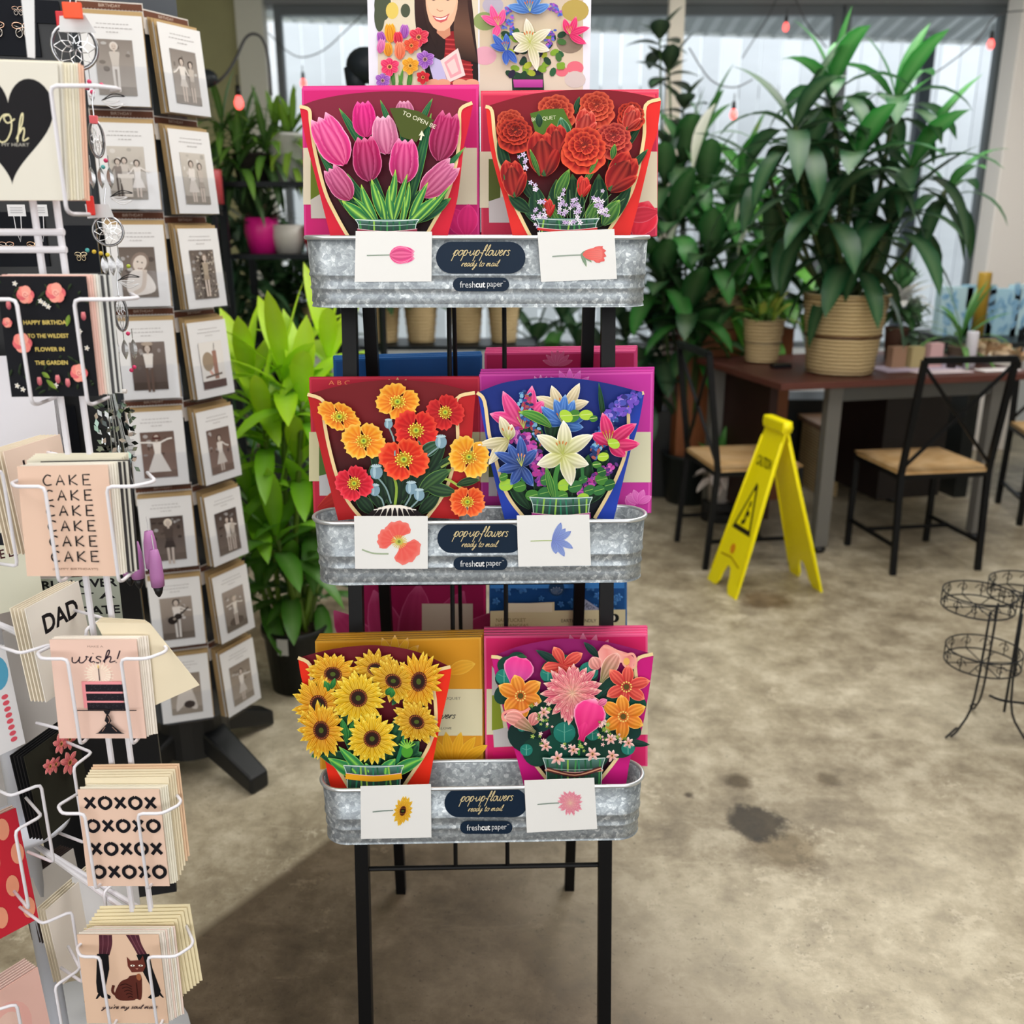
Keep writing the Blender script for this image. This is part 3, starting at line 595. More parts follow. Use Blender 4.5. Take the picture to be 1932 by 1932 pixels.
# ------------------------------------------------------------------ envelope packs behind the tubs
TILT = R(10)
def pack(label, group, Yd, corners, face, side, th=.010, art=None, tilt=TILT, yaw=YAW, nm_='bouquet_packet', base=None):
    """corners TL,TR,BR,BL in the photo on a leaning plane whose base line is at stand depth Yd"""
    p = PL(S(0, Yd, base), yaw, tilt); TL, TR, BR, BL = [p.w(*c) for c in corners]
    t = thing(nm_, label, 'packet', (BL+BR)/2, group)
    m = MB(); m.slab([BL, BR, TR, TL], th, side); m.build('packet_sleeve', 'glossy_print', t, bevel=.0008)
    A = Art(p.w, .0003, .00006); A.poly([(corners[0][0]+4, corners[0][1]+4), (corners[1][0]-4, corners[1][1]+4), (corners[2][0]-4, corners[2][1]-2), (corners[3][0]+4, corners[3][1]-2)], face)
    if art: art(A)
    A.m.build('printed_front', 'glossy_print', t)
    return t
def stackp(n, dx, dy, Yd, corners, cols, labels, group, arts=None, base=None):
    """n packets one behind the other, each a little higher"""
    for i in range(n):
        c = [(x+dx*i, y-(dy*i if j < 2 else 0)) for j, (x, y) in enumerate(corners)]
        pack(labels[min(i, len(labels)-1)], group, Yd+.0118*i, c, cols[i][0], cols[i][1], .0108, arts[0] if (i == 0 and arts) else None, base=base)
def ghost(A, x, y, r, col, n=7, a0=-70, a1=70, cap=True):
    for i in range(n): A.petal(x, y, a0+(a1-a0)*i/(n-1), r, r*.3, col, col, mixc(hx(col), (1, 1, 1), .25), 1, .7, 0, 0, .05)
def pa1(A):
    for x, y, r in ((760, 320, 150), (830, 300, 120)):
        for an in (-12, 4, 18): A.petal(x, y, an, r*.98, r*.4, 'e8186f', 'f03a8c', 'f56aa8', .9, .7, 0, 0, .1)
    A.rect(572, 279, 900, 386, 'ddd2b8'); A.rect(586, 300, 606, 384, '66781e'); A.poly([(586, 377), (604, 366), (622, 412), (587, 412)], 'c9c2b8')
    for d in (0, 34): A.petal(880, 445, -30+d, 60, 40, 'd4186a', 'ea2c80', 'f04c98', 1, .7, 0, 0, .1)
def pa2(A):
    A.poly([(1090, 176), (1236, 178), (1238, 200), (1140, 188)], 'f04a5c'); A.rect(905, 286, 1240, 392, 'ddd2b8'); A.rect(922, 300, 944, 392, '55602a'); A.poly([(922, 380), (952, 370), (965, 420), (923, 420)], 'c8c0c0')
    A.petal(1200, 445, 20, 70, 60, 'e0203a', 'ea3048', 'f06a78', 1, .7, 0, 0, .1); A.petal(1240, 400, -100, 60, 30, 'c8283f', 'd83048', 'e87080', 1, .7, 0, 0, .1)
def pa3(A):
    A.txt('A B C', 640, 722, 40, 8, 'ee8a5a'); A.rect(583, 815, 905, 908, 'cfc9a0'); A.rect(602, 830, 622, 905, '4d6b2a'); A.poly([(602, 898), (622, 893), (630, 935), (603, 935)], 'c2c2c4'); A.petal(600, 960, 60, 90, 30, 'b01c20', 'c83428', 'd8602a', 1, .7, 0, 0, .1)
    ghost(A, 750, 760, 48, 'd89a4a', 5, -40, 40)
def pa4(A):
    A.rect(906, 815, 1228, 910, 'dcd8b8'); A.rect(922, 830, 934, 905, '4a5a20'); A.rect(922, 900, 938, 936, 'cfc8cf'); ghost(A, 1075, 745, 50, 'e05ac0', 7); A.petal(1190, 960, 0, 30, 22, 'e052b8', 'e868c0', 'ee90d0', 1, .7, 0, 0, .1)
    for d in (-60, -20, 20, 60): A.petal(1205, 950, d, 28, 14, 'd850b0', 'e878c8', 'f0a0d8', 1, .7, 0, 0, .1)
    ghost(A, 1020, 735, 28, 'ea8ad0', 5, -50, 50)
def pa5(A):
    ghost(A, 745, 1260, 62, 'f2b42c', 7); A.petal(845, 1270, 60, 55, 26, 'f2a41c', 'f4b838', 'f8cc50', 1, .7, 20, 0, .1); A.rect(600, 1300, 910, 1388, 'e2dab4')
    A.txt('BOUQUET', 848, 1318, 42, 6, '5a5a52'); A.script('flowers', 832, 1352, 56, 20, '4a4a44', 1.5); A.txt('LOVE', 842, 1374, 20, 4, '6a6a60')
    for k in range(6): A.petal(840+k*6, 1440, -60+k*22, 60, 20, 'f0a010', 'f4b828', 'f8cc48', 1, .7, 10, 0, .12)
def pa6(A):
    for k in range(7): A.petal(1100, 1290, -45+k*15, 96, 26, 'f0508c', 'f47aa8', 'f8a0c4', 1, .7, 0, 0, .06)
    A.rect(918, 1300, 1222, 1386, 'e4dcba'); A.poly([(928, 1298), (940, 1300), (950, 1375), (928, 1378)], '8a9a2a'); A.poly([(928, 1256), (932, 1262), (942, 1310), (928, 1312)], 'cfc8c4'); A.poly([(930, 1378), (958, 1372), (972, 1408), (932, 1410)], 'cfcac8')
    A.rect(930, 1420, 1000, 1438, 'e81c74')
G = 'bouquet envelope packets'
zb = [z-.088 for z, _ in TIER]
lY = [fy+.084 for _, fy in TIER]
stackp(3, 1, 2.5, lY[0]+.012, [(569, 167), (902, 164), (905, 447), (574, 452)], [('cc2070', 'd83a88'), ('c02a70', 'd04088'), ('b82868', 'c83a80')], ['pink tulip bouquet envelope packet, frontmost at top left', 'pink envelope packet pressed behind the tulip packet, top left'], G, [pa1], zb[0])
stackp(3, 0, 2.5, lY[0]+.010, [(907, 176), (1243, 173), (1240, 445), (908, 449)], [('c02c4c', 'd8405c'), ('c83850', 'e05468'), ('b83048', 'd04058')], ['coral red rose bouquet envelope packet, frontmost at top right', 'coral red envelope packet pressed behind the rose packet, top right'], G, [pa2], zb[0])
stackp(2, 2, 1.5, lY[1]+.012, [(583, 712), (905, 711), (907, 975), (592, 980)], [('b81e38', 'c83048'), ('a81c34', 'b82840')], ['crimson poppy bouquet envelope packet, middle tier left', 'crimson envelope packet just behind the poppy packet'], G, [pa3], zb[1])
stackp(3, 1.5, 5, lY[1]+.014, [(904, 706), (1232, 702), (1226, 968), (908, 974)], [('c2309a', 'd850ae'), ('b82e94', 'cc44a4'), ('b02c8c', 'c43c9c')], ['magenta lily bouquet envelope packet, middle tier right', 'magenta envelope packet stacked behind the lily packet'], G, [pa4], zb[1])
stackp(4, 2.5, 4.2, lY[2]+.013, [(594, 1210), (908, 1202), (912, 1448), (604, 1452)], [('e09a20', 'e8aa38'), ('dc961e', 'e4a634'), ('d8921c', 'e0a030'), ('d48e1a', 'dc9c2c')], ['golden yellow sunflower envelope packet, lowest tier left', 'golden yellow envelope packet behind the sunflower packet'], G, [pa5], zb[2])
stackp(4, 0, 5, lY[2]+.013, [(913, 1200), (1222, 1197), (1222, 1446), (916, 1448)], [('e0246a', 'ee5a8e'), ('e03070', 'ee5a8e'), ('dc2c6c', 'ea5488'), ('d82868', 'e65084')], ['hot pink dahlia envelope packet, lowest tier right', 'hot pink envelope packet stacked behind the dahlia packet'], G, [pa6], zb[2])
# packets in the rear tubs, seen between the tiers
def rb(A):
    A.poly([(925, 1100), (1178, 1100), (1178, 1152), (925, 1158)], '1d4f8c')
    random.seed(5)
    for k in range(26): A.bloom(random.uniform(935, 1170), random.uniform(1098, 1152), random.uniform(6, 12), '2a62a8', '3f86cc', '7fb8e8', 5, .6, False, random.uniform(0, 60))
    A.rect(925, 1098, 1178, 1110, '3a80c8'); A.ell(1050, 1110, 15, None, '173a5c')
    for d in (-50, -25, 0, 25, 50): A.petal(1050, 1121, d, 14, 6, '173a5c', '2a5078', 'dfe8ee', 1, .7, 0, 0, .1)
    A.poly([(1091, 1122), (1130, 1148), (1120, 1162), (1082, 1138)], '9aa0b8'); A.txt('DO NOT', 1106, 1141, 34, 9, '1a2030', .62)
    A.poly([(925, 1153), (953, 1152), (953, 1140), (1046, 1136), (1046, 1152), (1180, 1150), (1180, 1230), (925, 1230)], 'd8d0a8'); A.rect(958, 1138, 1042, 1155, 'e6dfc4')
    A.txt('NANTUCKET', 964, 1170, 56, 7, '8a7a4a'); A.txt('HYDRANGEAS', 966, 1180, 62, 6, '8a7a4a'); A.txt('EARTH FRIENDLY', 1092, 1171, 66, 6, '4a4a3a'); A.ell(1160, 1166, 8, None, '101418')
    A.ell(1158, 1166, 3, 5, 'e8e4d0')
def rm(A):
    for k in range(6): A.petal(760+k*14, 1290, -50+k*22, 190, 70, '8e1848', 'a02a5c', 'b8507c', 1, .7, 12, 0, .08)
    A.rect(796, 1139, 892, 1230, 'b8ab9c')
by = [backY(z-.02)+.034 for z, _ in TIER]
def rear(i, c, cols, label, art=None, n=3, dy=2.2, dx=0):
    z = TIER[i][0]-.02-.06
    for k in range(n):
        cc = [(x+dx*k, y-(dy*k if j < 2 else 0)) for j, (x, y) in enumerate(c)]
        pack(label[min(k, len(label)-1)], G, by[i]+.010+.0125*k, cc, cols[0], cols[1], .0105, art if k == 0 else None, R(-2), base=z, nm_='bouquet_packet')
rear(1, [(630, 678), (910, 670), (908, 960), (640, 960)], ('14457e', '1c5490'), ['deep blue envelope packet standing in the rear tub', 'deep blue envelope packet at the back of the rear tub'], None, 3, 3, -1)
rear(1, [(914, 666), (1200, 662), (1198, 960), (916, 960)], ('a81c50', 'c84078'), ['raspberry envelope packet standing in the rear tub', 'raspberry envelope packet at the back of the rear tub'], lambda A: ghost(A, 1052, 690, 30, 'c0507c', 7), 4, 3, 1)
rear(2, [(660, 1085), (916, 1085), (918, 1330), (668, 1330)], ('8e1448', 'b81c5c'), ['dark magenta envelope packet with a blank label, rear lower tub', 'dark magenta packet behind the blank labelled one'], rm, 2, 1, 1)
rear(2, [(923, 1085), (1182, 1085), (1182, 1330), (923, 1330)], ('1d4f8c', '2a62a0'), ['blue hydrangea seed gift packet with cream band, rear lower tub', 'blue packet behind the hydrangea one'], rb, 2, 1, 1)
# header sign with two photographs
p = PL(S(0, legY(1.6)+.016, 1.5), YAW, R(4)); t = thing('header_sign', 'white header board with a smiling woman and a lily bouquet above the stand', 'sign', p.w(905, 190))
m = MB(); m.slab([p.w(697, 200), p.w(1112, 200), p.w(1118, -150), p.w(690, -150)], .004, 'dfe0ea'); m.build('sign_board', 'paper', t)
A = Art(p.w, .0003, .00003, .05)
A.rect(713, -150, 902, 200, 'd8cdb4'); 
for x, y, w, h in ((722, 10, 16, 30), (765, 20, 9, 13), (735, -40, 30, 40), (716, 30, 10, 30)): A.ell(x, y, w, h, '4a5240')
A.ell(740, 20, 12, 16, 'd8c060')
A.band([(788, -80), (782, 0), (786, 60), (800, 120), (812, 200)], [(880, -80), (890, 0), (896, 60), (902, 120), (902, 200)], ['3a2420', '38221f', '2c1a18', '1f1414', '1a1012'])
A.poly([(842, 60), (866, 58), (888, 110), (898, 200), (836, 200), (838, 110)], '8a1c22')
for k in range(13): A.stroke([(840, 74+k*9), (868, 76+k*9), (892, 78+k*9)], 3, 'b8383a', 2)
A.poly([(826, 30), (848, 34), (850, 66), (838, 74), (824, 62)], 'c88a6c'); A.ell(833, 3, 31, 56, 'e3b393'); A.ell(833, -10, 29, 50, 'e9bd9e')
A.band([(800, -60), (798, 0), (806, 50), (822, 90)], [(812, -60), (803, 0), (812, 46), (826, 80)], ['4a2f28', '3f2823', '33201c', '241614'])
A.band([(868, -60), (866, 0), (856, 50), (862, 110)], [(884, -60), (882, 0), (890, 60), (902, 120)], ['3f2823', '4a322b', '6a4a3a', '241614'])
A.poly([(816, 30), (826, 35), (836, 34), (847, 27), (843, 38), (832, 43), (822, 39)], 'c85a5c'); A.poly([(819, 32), (832, 35), (845, 29), (840, 36), (830, 38), (823, 36)], 'f5ece6')
A.stroke([(816, 30), (826, 33), (838, 32), (848, 26)], 1.6, 'b84a50', 4); A.stroke([(824, 17), (829, 21), (836, 20)], 1.6, 'c48a70', 4)
for q in (818, 845): A.stroke([(q-7, -4), (q, -8), (q+7, -4)], 2.4, '3a2420', 4); A.ell(q, -2, 4, 3, '2a1a18')
A.poly([(804, 101), (832, 114), (846, 160), (820, 160)], 'b9b3d8'); A.poly([(831, 114), (864, 91), (878, 142), (846, 156)], 'ead0cc'); A.poly([(838, 118), (861, 100), (871, 138), (850, 148)], 'eaa0a8'); A.poly([(843, 121), (857, 110), (865, 134), (853, 141)], 'f0c8c4')
for x in (818, 836, 868, 890): A.ell(x, 157, 14, 8, 'dd9c80')
A.done('woman_photograph', t)
A = Art(p.w, .0026, .00003, .05); random.seed(6)
for x, y, tx, ty, W in ((744, 170, 738, 120, 8), (752, 175, 760, 130, 7), (770, 172, 776, 130, 10), (760, 172, 752, 140, 6)): A.leaf(x, y, tx, ty, W)
for bx, by_, tx, ty, W, c in ((737, 80, 735, 42, 24, ('d87810', 'f0a020', 'f8c848')), (762, 72, 764, 44, 20, ('7a2a90', 'b060c0', 'd898d8')), (752, 84, 750, 58, 22, ('b01030', 'e02848', 'f06878')), (722, 82, 716, 58, 20, ('7a2a90', 'a850b8', 'd090d0')),
                              (733, 106, 731, 78, 20, ('c87010', 'e89828', 'f8c850')), (754, 112, 755, 76, 23, ('d85030', 'f08860', 'f8b090')), (716, 100, 722, 72, 16, ('c04090', 'e080b8', 'f0a8d0'))): A.tulip(bx, by_, tx, ty, W, *c)
for x, y, r, c in ((790, 70, 21, ('b81030', 'e83858', 'f89098')), (776, 86, 16, ('c83020', 'e85838', 'f08060')), (802, 112, 19, ('6a2a98', 'a868c8', 'd8a8e8')), (735, 126, 20, ('d01050', 'f04070', 'f88098')), (774, 124, 18, ('c88010', 'f0a828', 'f8d058')), (798, 146, 14, ('a01020', 'd82030', 'e84848')), (722, 152, 16, ('6a2a98', 'a868c8', 'd8a8e8'))):
    A.bloom(x, y, r, *c, 6, .75)
A.done('tulip_photograph', t)
A = Art(p.w, .0003, .00003, .05); A.band([(906, -150), (905, 60), (905, 200)], [(1101, -150), (1100, 60), (1100, 200)], ['c4b8bc', 'c9b89c', 'd8ccc0'])
for x, y, r, c in ((915, 40, 22, '8a9a60'), (930, 10, 20, 'b0a8b8'), (1085, 20, 26, 'b09a50'), (1075, 80, 26, '8a7a6a'), (915, 105, 22, 'd8a0b0'), (1085, 128, 16, 'd86a7a'), (1060, 135, 12, 'd86a7a'), (1085, 150, 20, 'c8bcb8')): A.ell(x, y, r, r*.8, c)
random.seed(8)
def lilybunch(A, X, Y_, s, det=True):
    f = lambda x, y: (X+x*s, Y_+y*s)
    for k in range(40):
        x, y = f(random.uniform(-60, 60), random.uniform(0, 62)); A.ell(x, y, 9*s, 7*s, random.choice(['1f4a2a', '2a5a30', '3f7a34', '1a3a28', '8ab030']), random.uniform(0, 3), 9)
A.poly([(965, 138), (1025, 138), (1028, 200), (968, 200)], '2a3a30')
for k in range(46): A.ell(random.uniform(948, 1062), random.uniform(60, 145), 9, 6, random.choice(['1f3f2a', '2a5a38', '3f6a34', '28203a', '7aa030', 'a8b838']), random.uniform(0, 3), 9)
for a, b in (((938, 30), (975, 70)), ((1040, 10), (1060, 30)), ((1040, 60), (1030, 95)), ((955, 15), (965, 50))): A.spike([a, b], 10, ['3a58b8', '5a70c8', '7a48a8', 'a858b8'], 30)
A.lily(940, 48, 42, 'e8408a', 'f05a98', 'f8a0c0', [(-60, .9), (-20, 1), (20, .8), (200, .6)]); A.lily(1075, 65, 40, 'c81858', 'ee3878', 'f880a8', [(20, .9), (70, 1), (120, .9), (-20, .8)])
A.lily(1000, 22, 50, '2858a8', '5a90d8', 'a8c8f0', [(-75, .9), (-35, 1), (0, .9), (30, 1), (70, .8)]); A.lily(955, 95, 40, '2040a0', '3f6ac8', '88a8e0', [(-70, .8), (-40, 1), (0, .8), (140, .8), (180, .7)])
A.lily(1000, 82, 56, 'b8bc70', 'efe8da', 'fffaf0', [(-8, .85), (55, .85), (110, .7), (165, .95), (-60, .7), (-115, .6)], .34)
A.band([(968, 150), (970, 165)], [(1024, 150), (1024, 165)], ['c048a0', 'a03088'], 2)
A.done('lily_photograph', t)
# ------------------------------------------------------------------ six die-cut pop-up bouquets
def wrap(t, p, Li, Ri, Lo, Ro, arch, bt_, bb, wing, wing2=None):
    A = Art(p.w, .0002); A.band(Li[1:], Ri[1:], [bt_, bt_, mixc(hx(bt_), hx(bb), .7), bb, bb], 5)
    A.poly(crv(arch, 5)+[Ri[1], Li[1]], bt_); A.done('wrapper_back', t)
    for n, I, O in (('wrapper_wing', Li, Lo), ('wrapper_wing', Ri, Ro)):
        A = Art(p.w, .010); k = 6; a = crv(I, k); b = crv(O, k); A.poly(a+b[::-1], wing); w = A.done(n, t)
        B = Art(p.w, .0108); B.stroke(I, 6.5, 'ead09a', 4); B.done('cream_trim', w)
class Bq:
    def __init__(s, name, label, i, base): 
        zr, fy = TIER[i]; s.p = PL(S(0, fy+.046, zr-.06), YAW, R(9)); s.t = thing(name, label, 'pop-up card', s.p.w(*base), 'pop-up bouquets'); s.o = .0125
    def part(s, name, fn, d=.0013, o=None):
        A = Art(s.p.w, o if o is not None else s.o, .00006); fn(A); A.done(name, s.t)
        if o is None: s.o += d
def vase(b, x0, y0, x1, x2, y1, band='8a2048', bh=7):
    def f(A):
        k = (y1-y0); A.band([(x0, y0), (x0+6, y0+k*.35), (x0+8, y1)], [(x1, y0), (x1-6, y0+k*.35), (x1-8, y1)], ['5d8a80', '2c4a40', '1f3a30'], 2)
        for q in range(9): xx = x0+12+(x1-x0-24)*q/8; A.stroke([(xx, y1), (xx+random.uniform(-6, 6), y0+3)], 3.2, random.choice(['3f8a4a', '8ab84a', '1f5a3a', '2a7a5a']), 0)
        A.stroke([(x0, y0), ((x0+x1)/2, y0+3), (x1, y0)], 1.6, 'd5e4dc', 5); A.stroke([(x0+6, y0+k*.35), ((x0+x1)/2, y0+k*.35+3), (x1-6, y0+k*.35)], 1, 'b5ccc4', 5)
        A.stroke([(x0, y0), (x0+6, y0+k*.35), (x0+8, y1)], 1.3, 'c5d8d0', 3); A.stroke([(x1, y0), (x1-6, y0+k*.35), (x1-8, y1)], 1.3, 'c5d8d0', 3)
        if band: A.stroke([(x0+4, y0+k*x2), ((x0+x1)/2, y0+k*x2+5), (x1-4, y0+k*x2)], bh, band, 5); A.stroke([(x0+4, y0+k*x2-bh/2), ((x0+x1)/2, y0+k*x2+5-bh/2), (x1-4, y0+k*x2-bh/2)], 1, 'e8c0c8', 5)
    b.part('vase', f)
# --- tulips
random.seed(11)
b = Bq('tulip_bouquet_card', 'pop-up bouquet of pink tulips in a maroon wrapper, top left', 0, (735, 455))
wrap(b.t, b.p, [(565, 201), (583, 207), (586, 232), (595, 289), (613, 360), (631, 400), (653, 440), (668, 462)], [(891, 194), (869, 206), (867, 235), (866, 271), (857, 324), (840, 378), (815, 425), (798, 455)],
     [(566, 205), (570, 230), (579, 273), (595, 334), (608, 385), (622, 440), (628, 462)], [(892, 198), (884, 240), (875, 279), (869, 330), (862, 380), (846, 440), (842, 460)],
     [(565, 201), (600, 188), (660, 177), (735, 172), (800, 175), (850, 184), (891, 194)], '7d2238', '22080f', 'cc1c34')
def f(A):
    for x, y, tx, ty, W in ((700, 300, 641, 206, 16), (690, 420, 600, 285, 18), (716, 420, 655, 330, 20), (760, 420, 813, 218, 22), (745, 420, 876, 280, 18), (735, 420, 690, 300, 18), (790, 420, 846, 290, 16), (745, 260, 718, 190, 12), (785, 250, 815, 187, 12), (770, 300, 761, 204, 20), (700, 420, 640, 375, 26), (780, 420, 850, 375, 24)): A.leaf(x, y, tx, ty, W, '0f3a2c', '1f6a48', '7ab84a', bend=random.uniform(-18, 18))
b.part('leaf_spray', f)
DK, MD, LT = '8e0c48', 'd81c78', 'f49ac0'
TU = [(765, 240, 762, 187, 48, ('8a3058', 'c86a94', 'e8a8c4')), (690, 258, 684, 187, 54, ('b80c60', 'e41c86', 'f060a8')), (730, 290, 722, 214, 60, ('c03a78', 'e08ab0', 'f6c4d8')), (828, 303, 850, 206, 60, ('7a0838', 'b81460', 'e070a0')),
      (650, 310, 598, 214, 70, ('d01870', 'f04c9c', 'fbb4d2')), (697, 341, 687, 253, 64, ('7a0840', 'bc1260', 'e878a8'))]
for i, (x, y, tx, ty, W, c) in enumerate(TU): b.part('tulip', lambda A: A.tulip(x, y, tx, ty, W, *c))
def f(A):
    A.poly([(735, 204), (760, 203), (790, 210), (819, 227), (800, 246), (786, 268), (757, 258)], '47521f'); A.txt('TO OPEN BE', 791, 226, 68, 8, 'e4e2c8', .42); A.poly([(796, 246), (790, 256), (794, 255), (791, 264), (795, 265), (797, 256), (801, 257)], 'e4e2c8')
b.part('instruction_tag', f)
for (x, y, tx, ty, W, c) in ((760, 345, 765, 257, 66, ('a00c58', 'e03888', 'f49cc4')), (661, 376, 618, 313, 50, ('98184e', 'c8588c', 'f0a0c4')), (796, 370, 862, 304, 54, ('a01454', 'cc6494', 'f0acc8'))): b.part('tulip', lambda A: A.tulip(x, y, tx, ty, W, *c))
def f(A):
    for x, y, tx, ty, W in ((722, 425, 748, 322, 17), (735, 428, 700, 340, 20), (770, 428, 806, 345, 16), (752, 428, 774, 345, 13), (716, 428, 680, 350, 18), (745, 428, 733, 352, 18), (705, 425, 646, 380, 24), (765, 428, 822, 372, 20), (728, 428, 714, 360, 14), (756, 428, 765, 372, 12), (740, 428, 768, 330, 14), (712, 428, 668, 372, 12), (775, 428, 850, 352, 12)): A.leaf(x, y, tx, ty, W, '125a3a', '2f8a48', 'b4d84e', bend=random.uniform(-25, 25), rib='9fd050')
b.part('leaf_spray', f); vase(b, 670, 414, 791, .78, 440, '8c2840', 5)
# --- roses
b = Bq('rose_bouquet_card', 'pop-up bouquet of red roses with white sprigs, top right', 0, (1078, 455))
wrap(b.t, b.p, [(916, 201), (928, 209), (933, 255), (943, 310), (959, 360), (974, 393), (998, 441), (1012, 462)], [(1246, 187), (1218, 199), (1216, 250), (1211, 285), (1203, 325), (1190, 365), (1167, 407), (1140, 448)],
     [(917, 204), (920, 240), (926, 285), (940, 340), (952, 380), (966, 440), (972, 460)], [(1247, 191), (1240, 250), (1230, 280), (1218, 330), (1206, 380), (1190, 440), (1186, 460)],
     [(916, 201), (985, 181), (1045, 172), (1110, 169), (1180, 173), (1246, 187)], '7d1a26', '1c0a0c', 'dc2c28')
RR = ('2c0406', '8e1014', 'd8482e'); R2 = ('64100e', 'b02c1e', 'e06444')
def f(A):
    for x, y, tx, ty, W in ((1085, 215, 1093, 183, 12), (1180, 260, 1205, 220, 16), (1170, 290, 1210, 235, 14), (960, 330, 940, 262, 22), (990, 320, 975, 245, 18), (1180, 330, 1222, 282, 14), (1060, 300, 1075, 240, 30), (1010, 380, 980, 330, 20), (1150, 330, 1165, 270, 18), (1040, 420, 990, 400, 26), (1120, 430, 1175, 375, 26), (1090, 430, 1080, 330, 36), (1050, 430, 1050, 340, 36), (1020, 430, 1010, 350, 36), (1130, 420, 1130, 330, 36), (1000, 400, 960, 370, 24), (1150, 420, 1190, 350, 24)): A.leaf(x, y, tx, ty, W, '0c2a20', '1c4a34', '5a8a4a')
b.part('leaf_spray', f)
for x, y, r, c, sq in ((1048, 208, 36, R2, .85), (1125, 200, 34, R2, .85), (963, 230, 27, R2, .9), (1190, 215, 26, RR, .9)): b.part('rose', lambda A: A.rose(x, y, r, *c, sq))
for x, y, tx, ty, W in ((1098, 262, 1110, 203, 36), (1182, 245, 1200, 198, 30)): b.part('rosebud', lambda A: A.bud(x, y, tx, ty, W, '7a141a', 'c8342c', 'f0806a'))
def f(A):
    A.poly([(1000, 214), (1030, 206), (1063, 205), (1080, 240), (1060, 262), (1010, 250)], '4a6a24'); A.txt('BOUQUET', 1026, 224, 46, 8, 'd8dcb8', -.1)
    A.leaf(1018, 240, 1016, 214, 14, '14301f', '1f4a34', '3f6a4a'); A.leaf(1070, 270, 1058, 222, 26, '1a4a34', '2a6a44', '9ac0a0')
b.part('instruction_tag', f)
for x, y, r, c, sq in ((972, 248, 33, RR, .8), (1157, 258, 34, ('5a0c14', 'a01c20', 'e0604c'), .8)): b.part('rose', lambda A: A.rose(x, y, r, *c, sq))
for x, y, tx, ty, W in ((1052, 300, 1048, 230, 40), (1028, 332, 1020, 244, 58), (972, 372, 962, 298, 42), (1150, 360, 1196, 288, 52)): b.part('rosebud', lambda A: A.bud(x, y, tx, ty, W, '4a060a', 'a4141a', 'e0543e'))
b.part('rose', lambda A: A.rose(1102, 276, 42, '50060a', 'b41a18', 'ec5c3a', .92, 10))
def f(A):
    for x, y, tx, ty, W in ((1048, 375, 1074, 320, 22), (1108, 430, 1126, 378, 24), (1138, 425, 1168, 378, 30), (1060, 430, 1040, 392, 20), (1100, 352, 1128, 300, 12), (1155, 300, 1160, 272, 12), (1018, 332, 1000, 282, 10)): A.leaf(x, y, tx, ty, W, '1a4a2c', '3f7a34', 'a4cc54')
    for k in range(14): A.stroke([(1082+k*3-20, 430), (1010+k*13, 350+abs(k-7)*4)], 1.2, '6a8a5a', 0)
b.part('leaf_spray', f)
b.part('rosebud', lambda A: A.bud(1098, 372, 1102, 330, 22, '9a1418', 'd8302c', 'e8604c', '2a6a2c')); b.part('rosebud', lambda A: A.bud(1036, 410, 1032, 372, 16, '9a1418', 'c8302c', 'e8604c', '2a6a2c'))
random.seed(12)
def f(A):
    for cx, cy, n, dx, dy in ((1018, 402, 16, 12, 26), (1062, 380, 16, 9, 24), (1085, 390, 14, 10, 24), (1128, 380, 12, 10, 20), (1140, 400, 10, 14, 10), (987, 305, 8, 8, 14), (1008, 350, 6, 7, 8), (1080, 418, 6, 16, 4)):
        for q in range(n): A.tiny(cx+random.uniform(-dx, dx), cy+random.uniform(-dy, dy), random.uniform(3.5, 5.5), random.choice(['efe4f2', 'd8c8e4', 'c8b0d8']), '5a2a6a')
b.part('white_sprig', f); vase(b, 1010, 412, 1131, .7, 440, 'c83030', 5)
# --- poppies
random.seed(13)
b = Bq('poppy_bouquet_card', 'pop-up bouquet of orange and red poppies in a striped vase', 1, (745, 985))
wrap(b.t, b.p, [(580, 744), (609, 756), (611, 790), (620, 840), (636, 900), (656, 945), (682, 978)], [(896, 741), (862, 752), (863, 800), (863, 840), (853, 888), (837, 932), (806, 976)],
     [(581, 748), (590, 790), (600, 830), (612, 880), (625, 930), (638, 982)], [(897, 745), (893, 790), (890, 830), (880, 900), (866, 980)],
     [(580, 744), (640, 728), (700, 719), (760, 717), (830, 724), (896, 741)], '6e1018', '2a0a0a', 'b0181c')
def f(A):
    for x, y, tx, ty, W in ((690, 860, 660, 788, 10), (740, 960, 700, 830, 30), (745, 960, 790, 840, 40), (760, 960, 850, 860, 30), (720, 960, 700, 880, 40), (770, 960, 820, 880, 40), (745, 960, 745, 860, 50), (800, 900, 840, 830, 26), (705, 970, 670, 930, 26), (790, 970, 830, 930, 24)): A.leaf(x, y, tx, ty, W, '0e2018', '1c3c28', '4a7a44')
b.part('leaf_spray', f)
OR = ('d85a10', 'f0a020', 'f8c850'); RE = ('a80c14', 'dc1c1c', 'f05038')
b.part('poppy', lambda A: A.poppy(840, 778, 36, '9a0c14', 'c81820', 'e04038', 1, 10, 4)); 
b.part('poppy', lambda A: A.poppy(750, 758, 44, *OR, .8, 70, 4)); b.part('poppy', lambda A: A.poppy(640, 786, 44, *OR, .62, 30, 4, 28)); b.part('poppy', lambda A: A.poppy(785, 812, 44, *RE, .95, 40, 4))
b.part('poppy', lambda A: A.poppy(686, 832, 43, 'e06a14', 'f4aa1c', 'fad060', .88, 30, 4, 0))
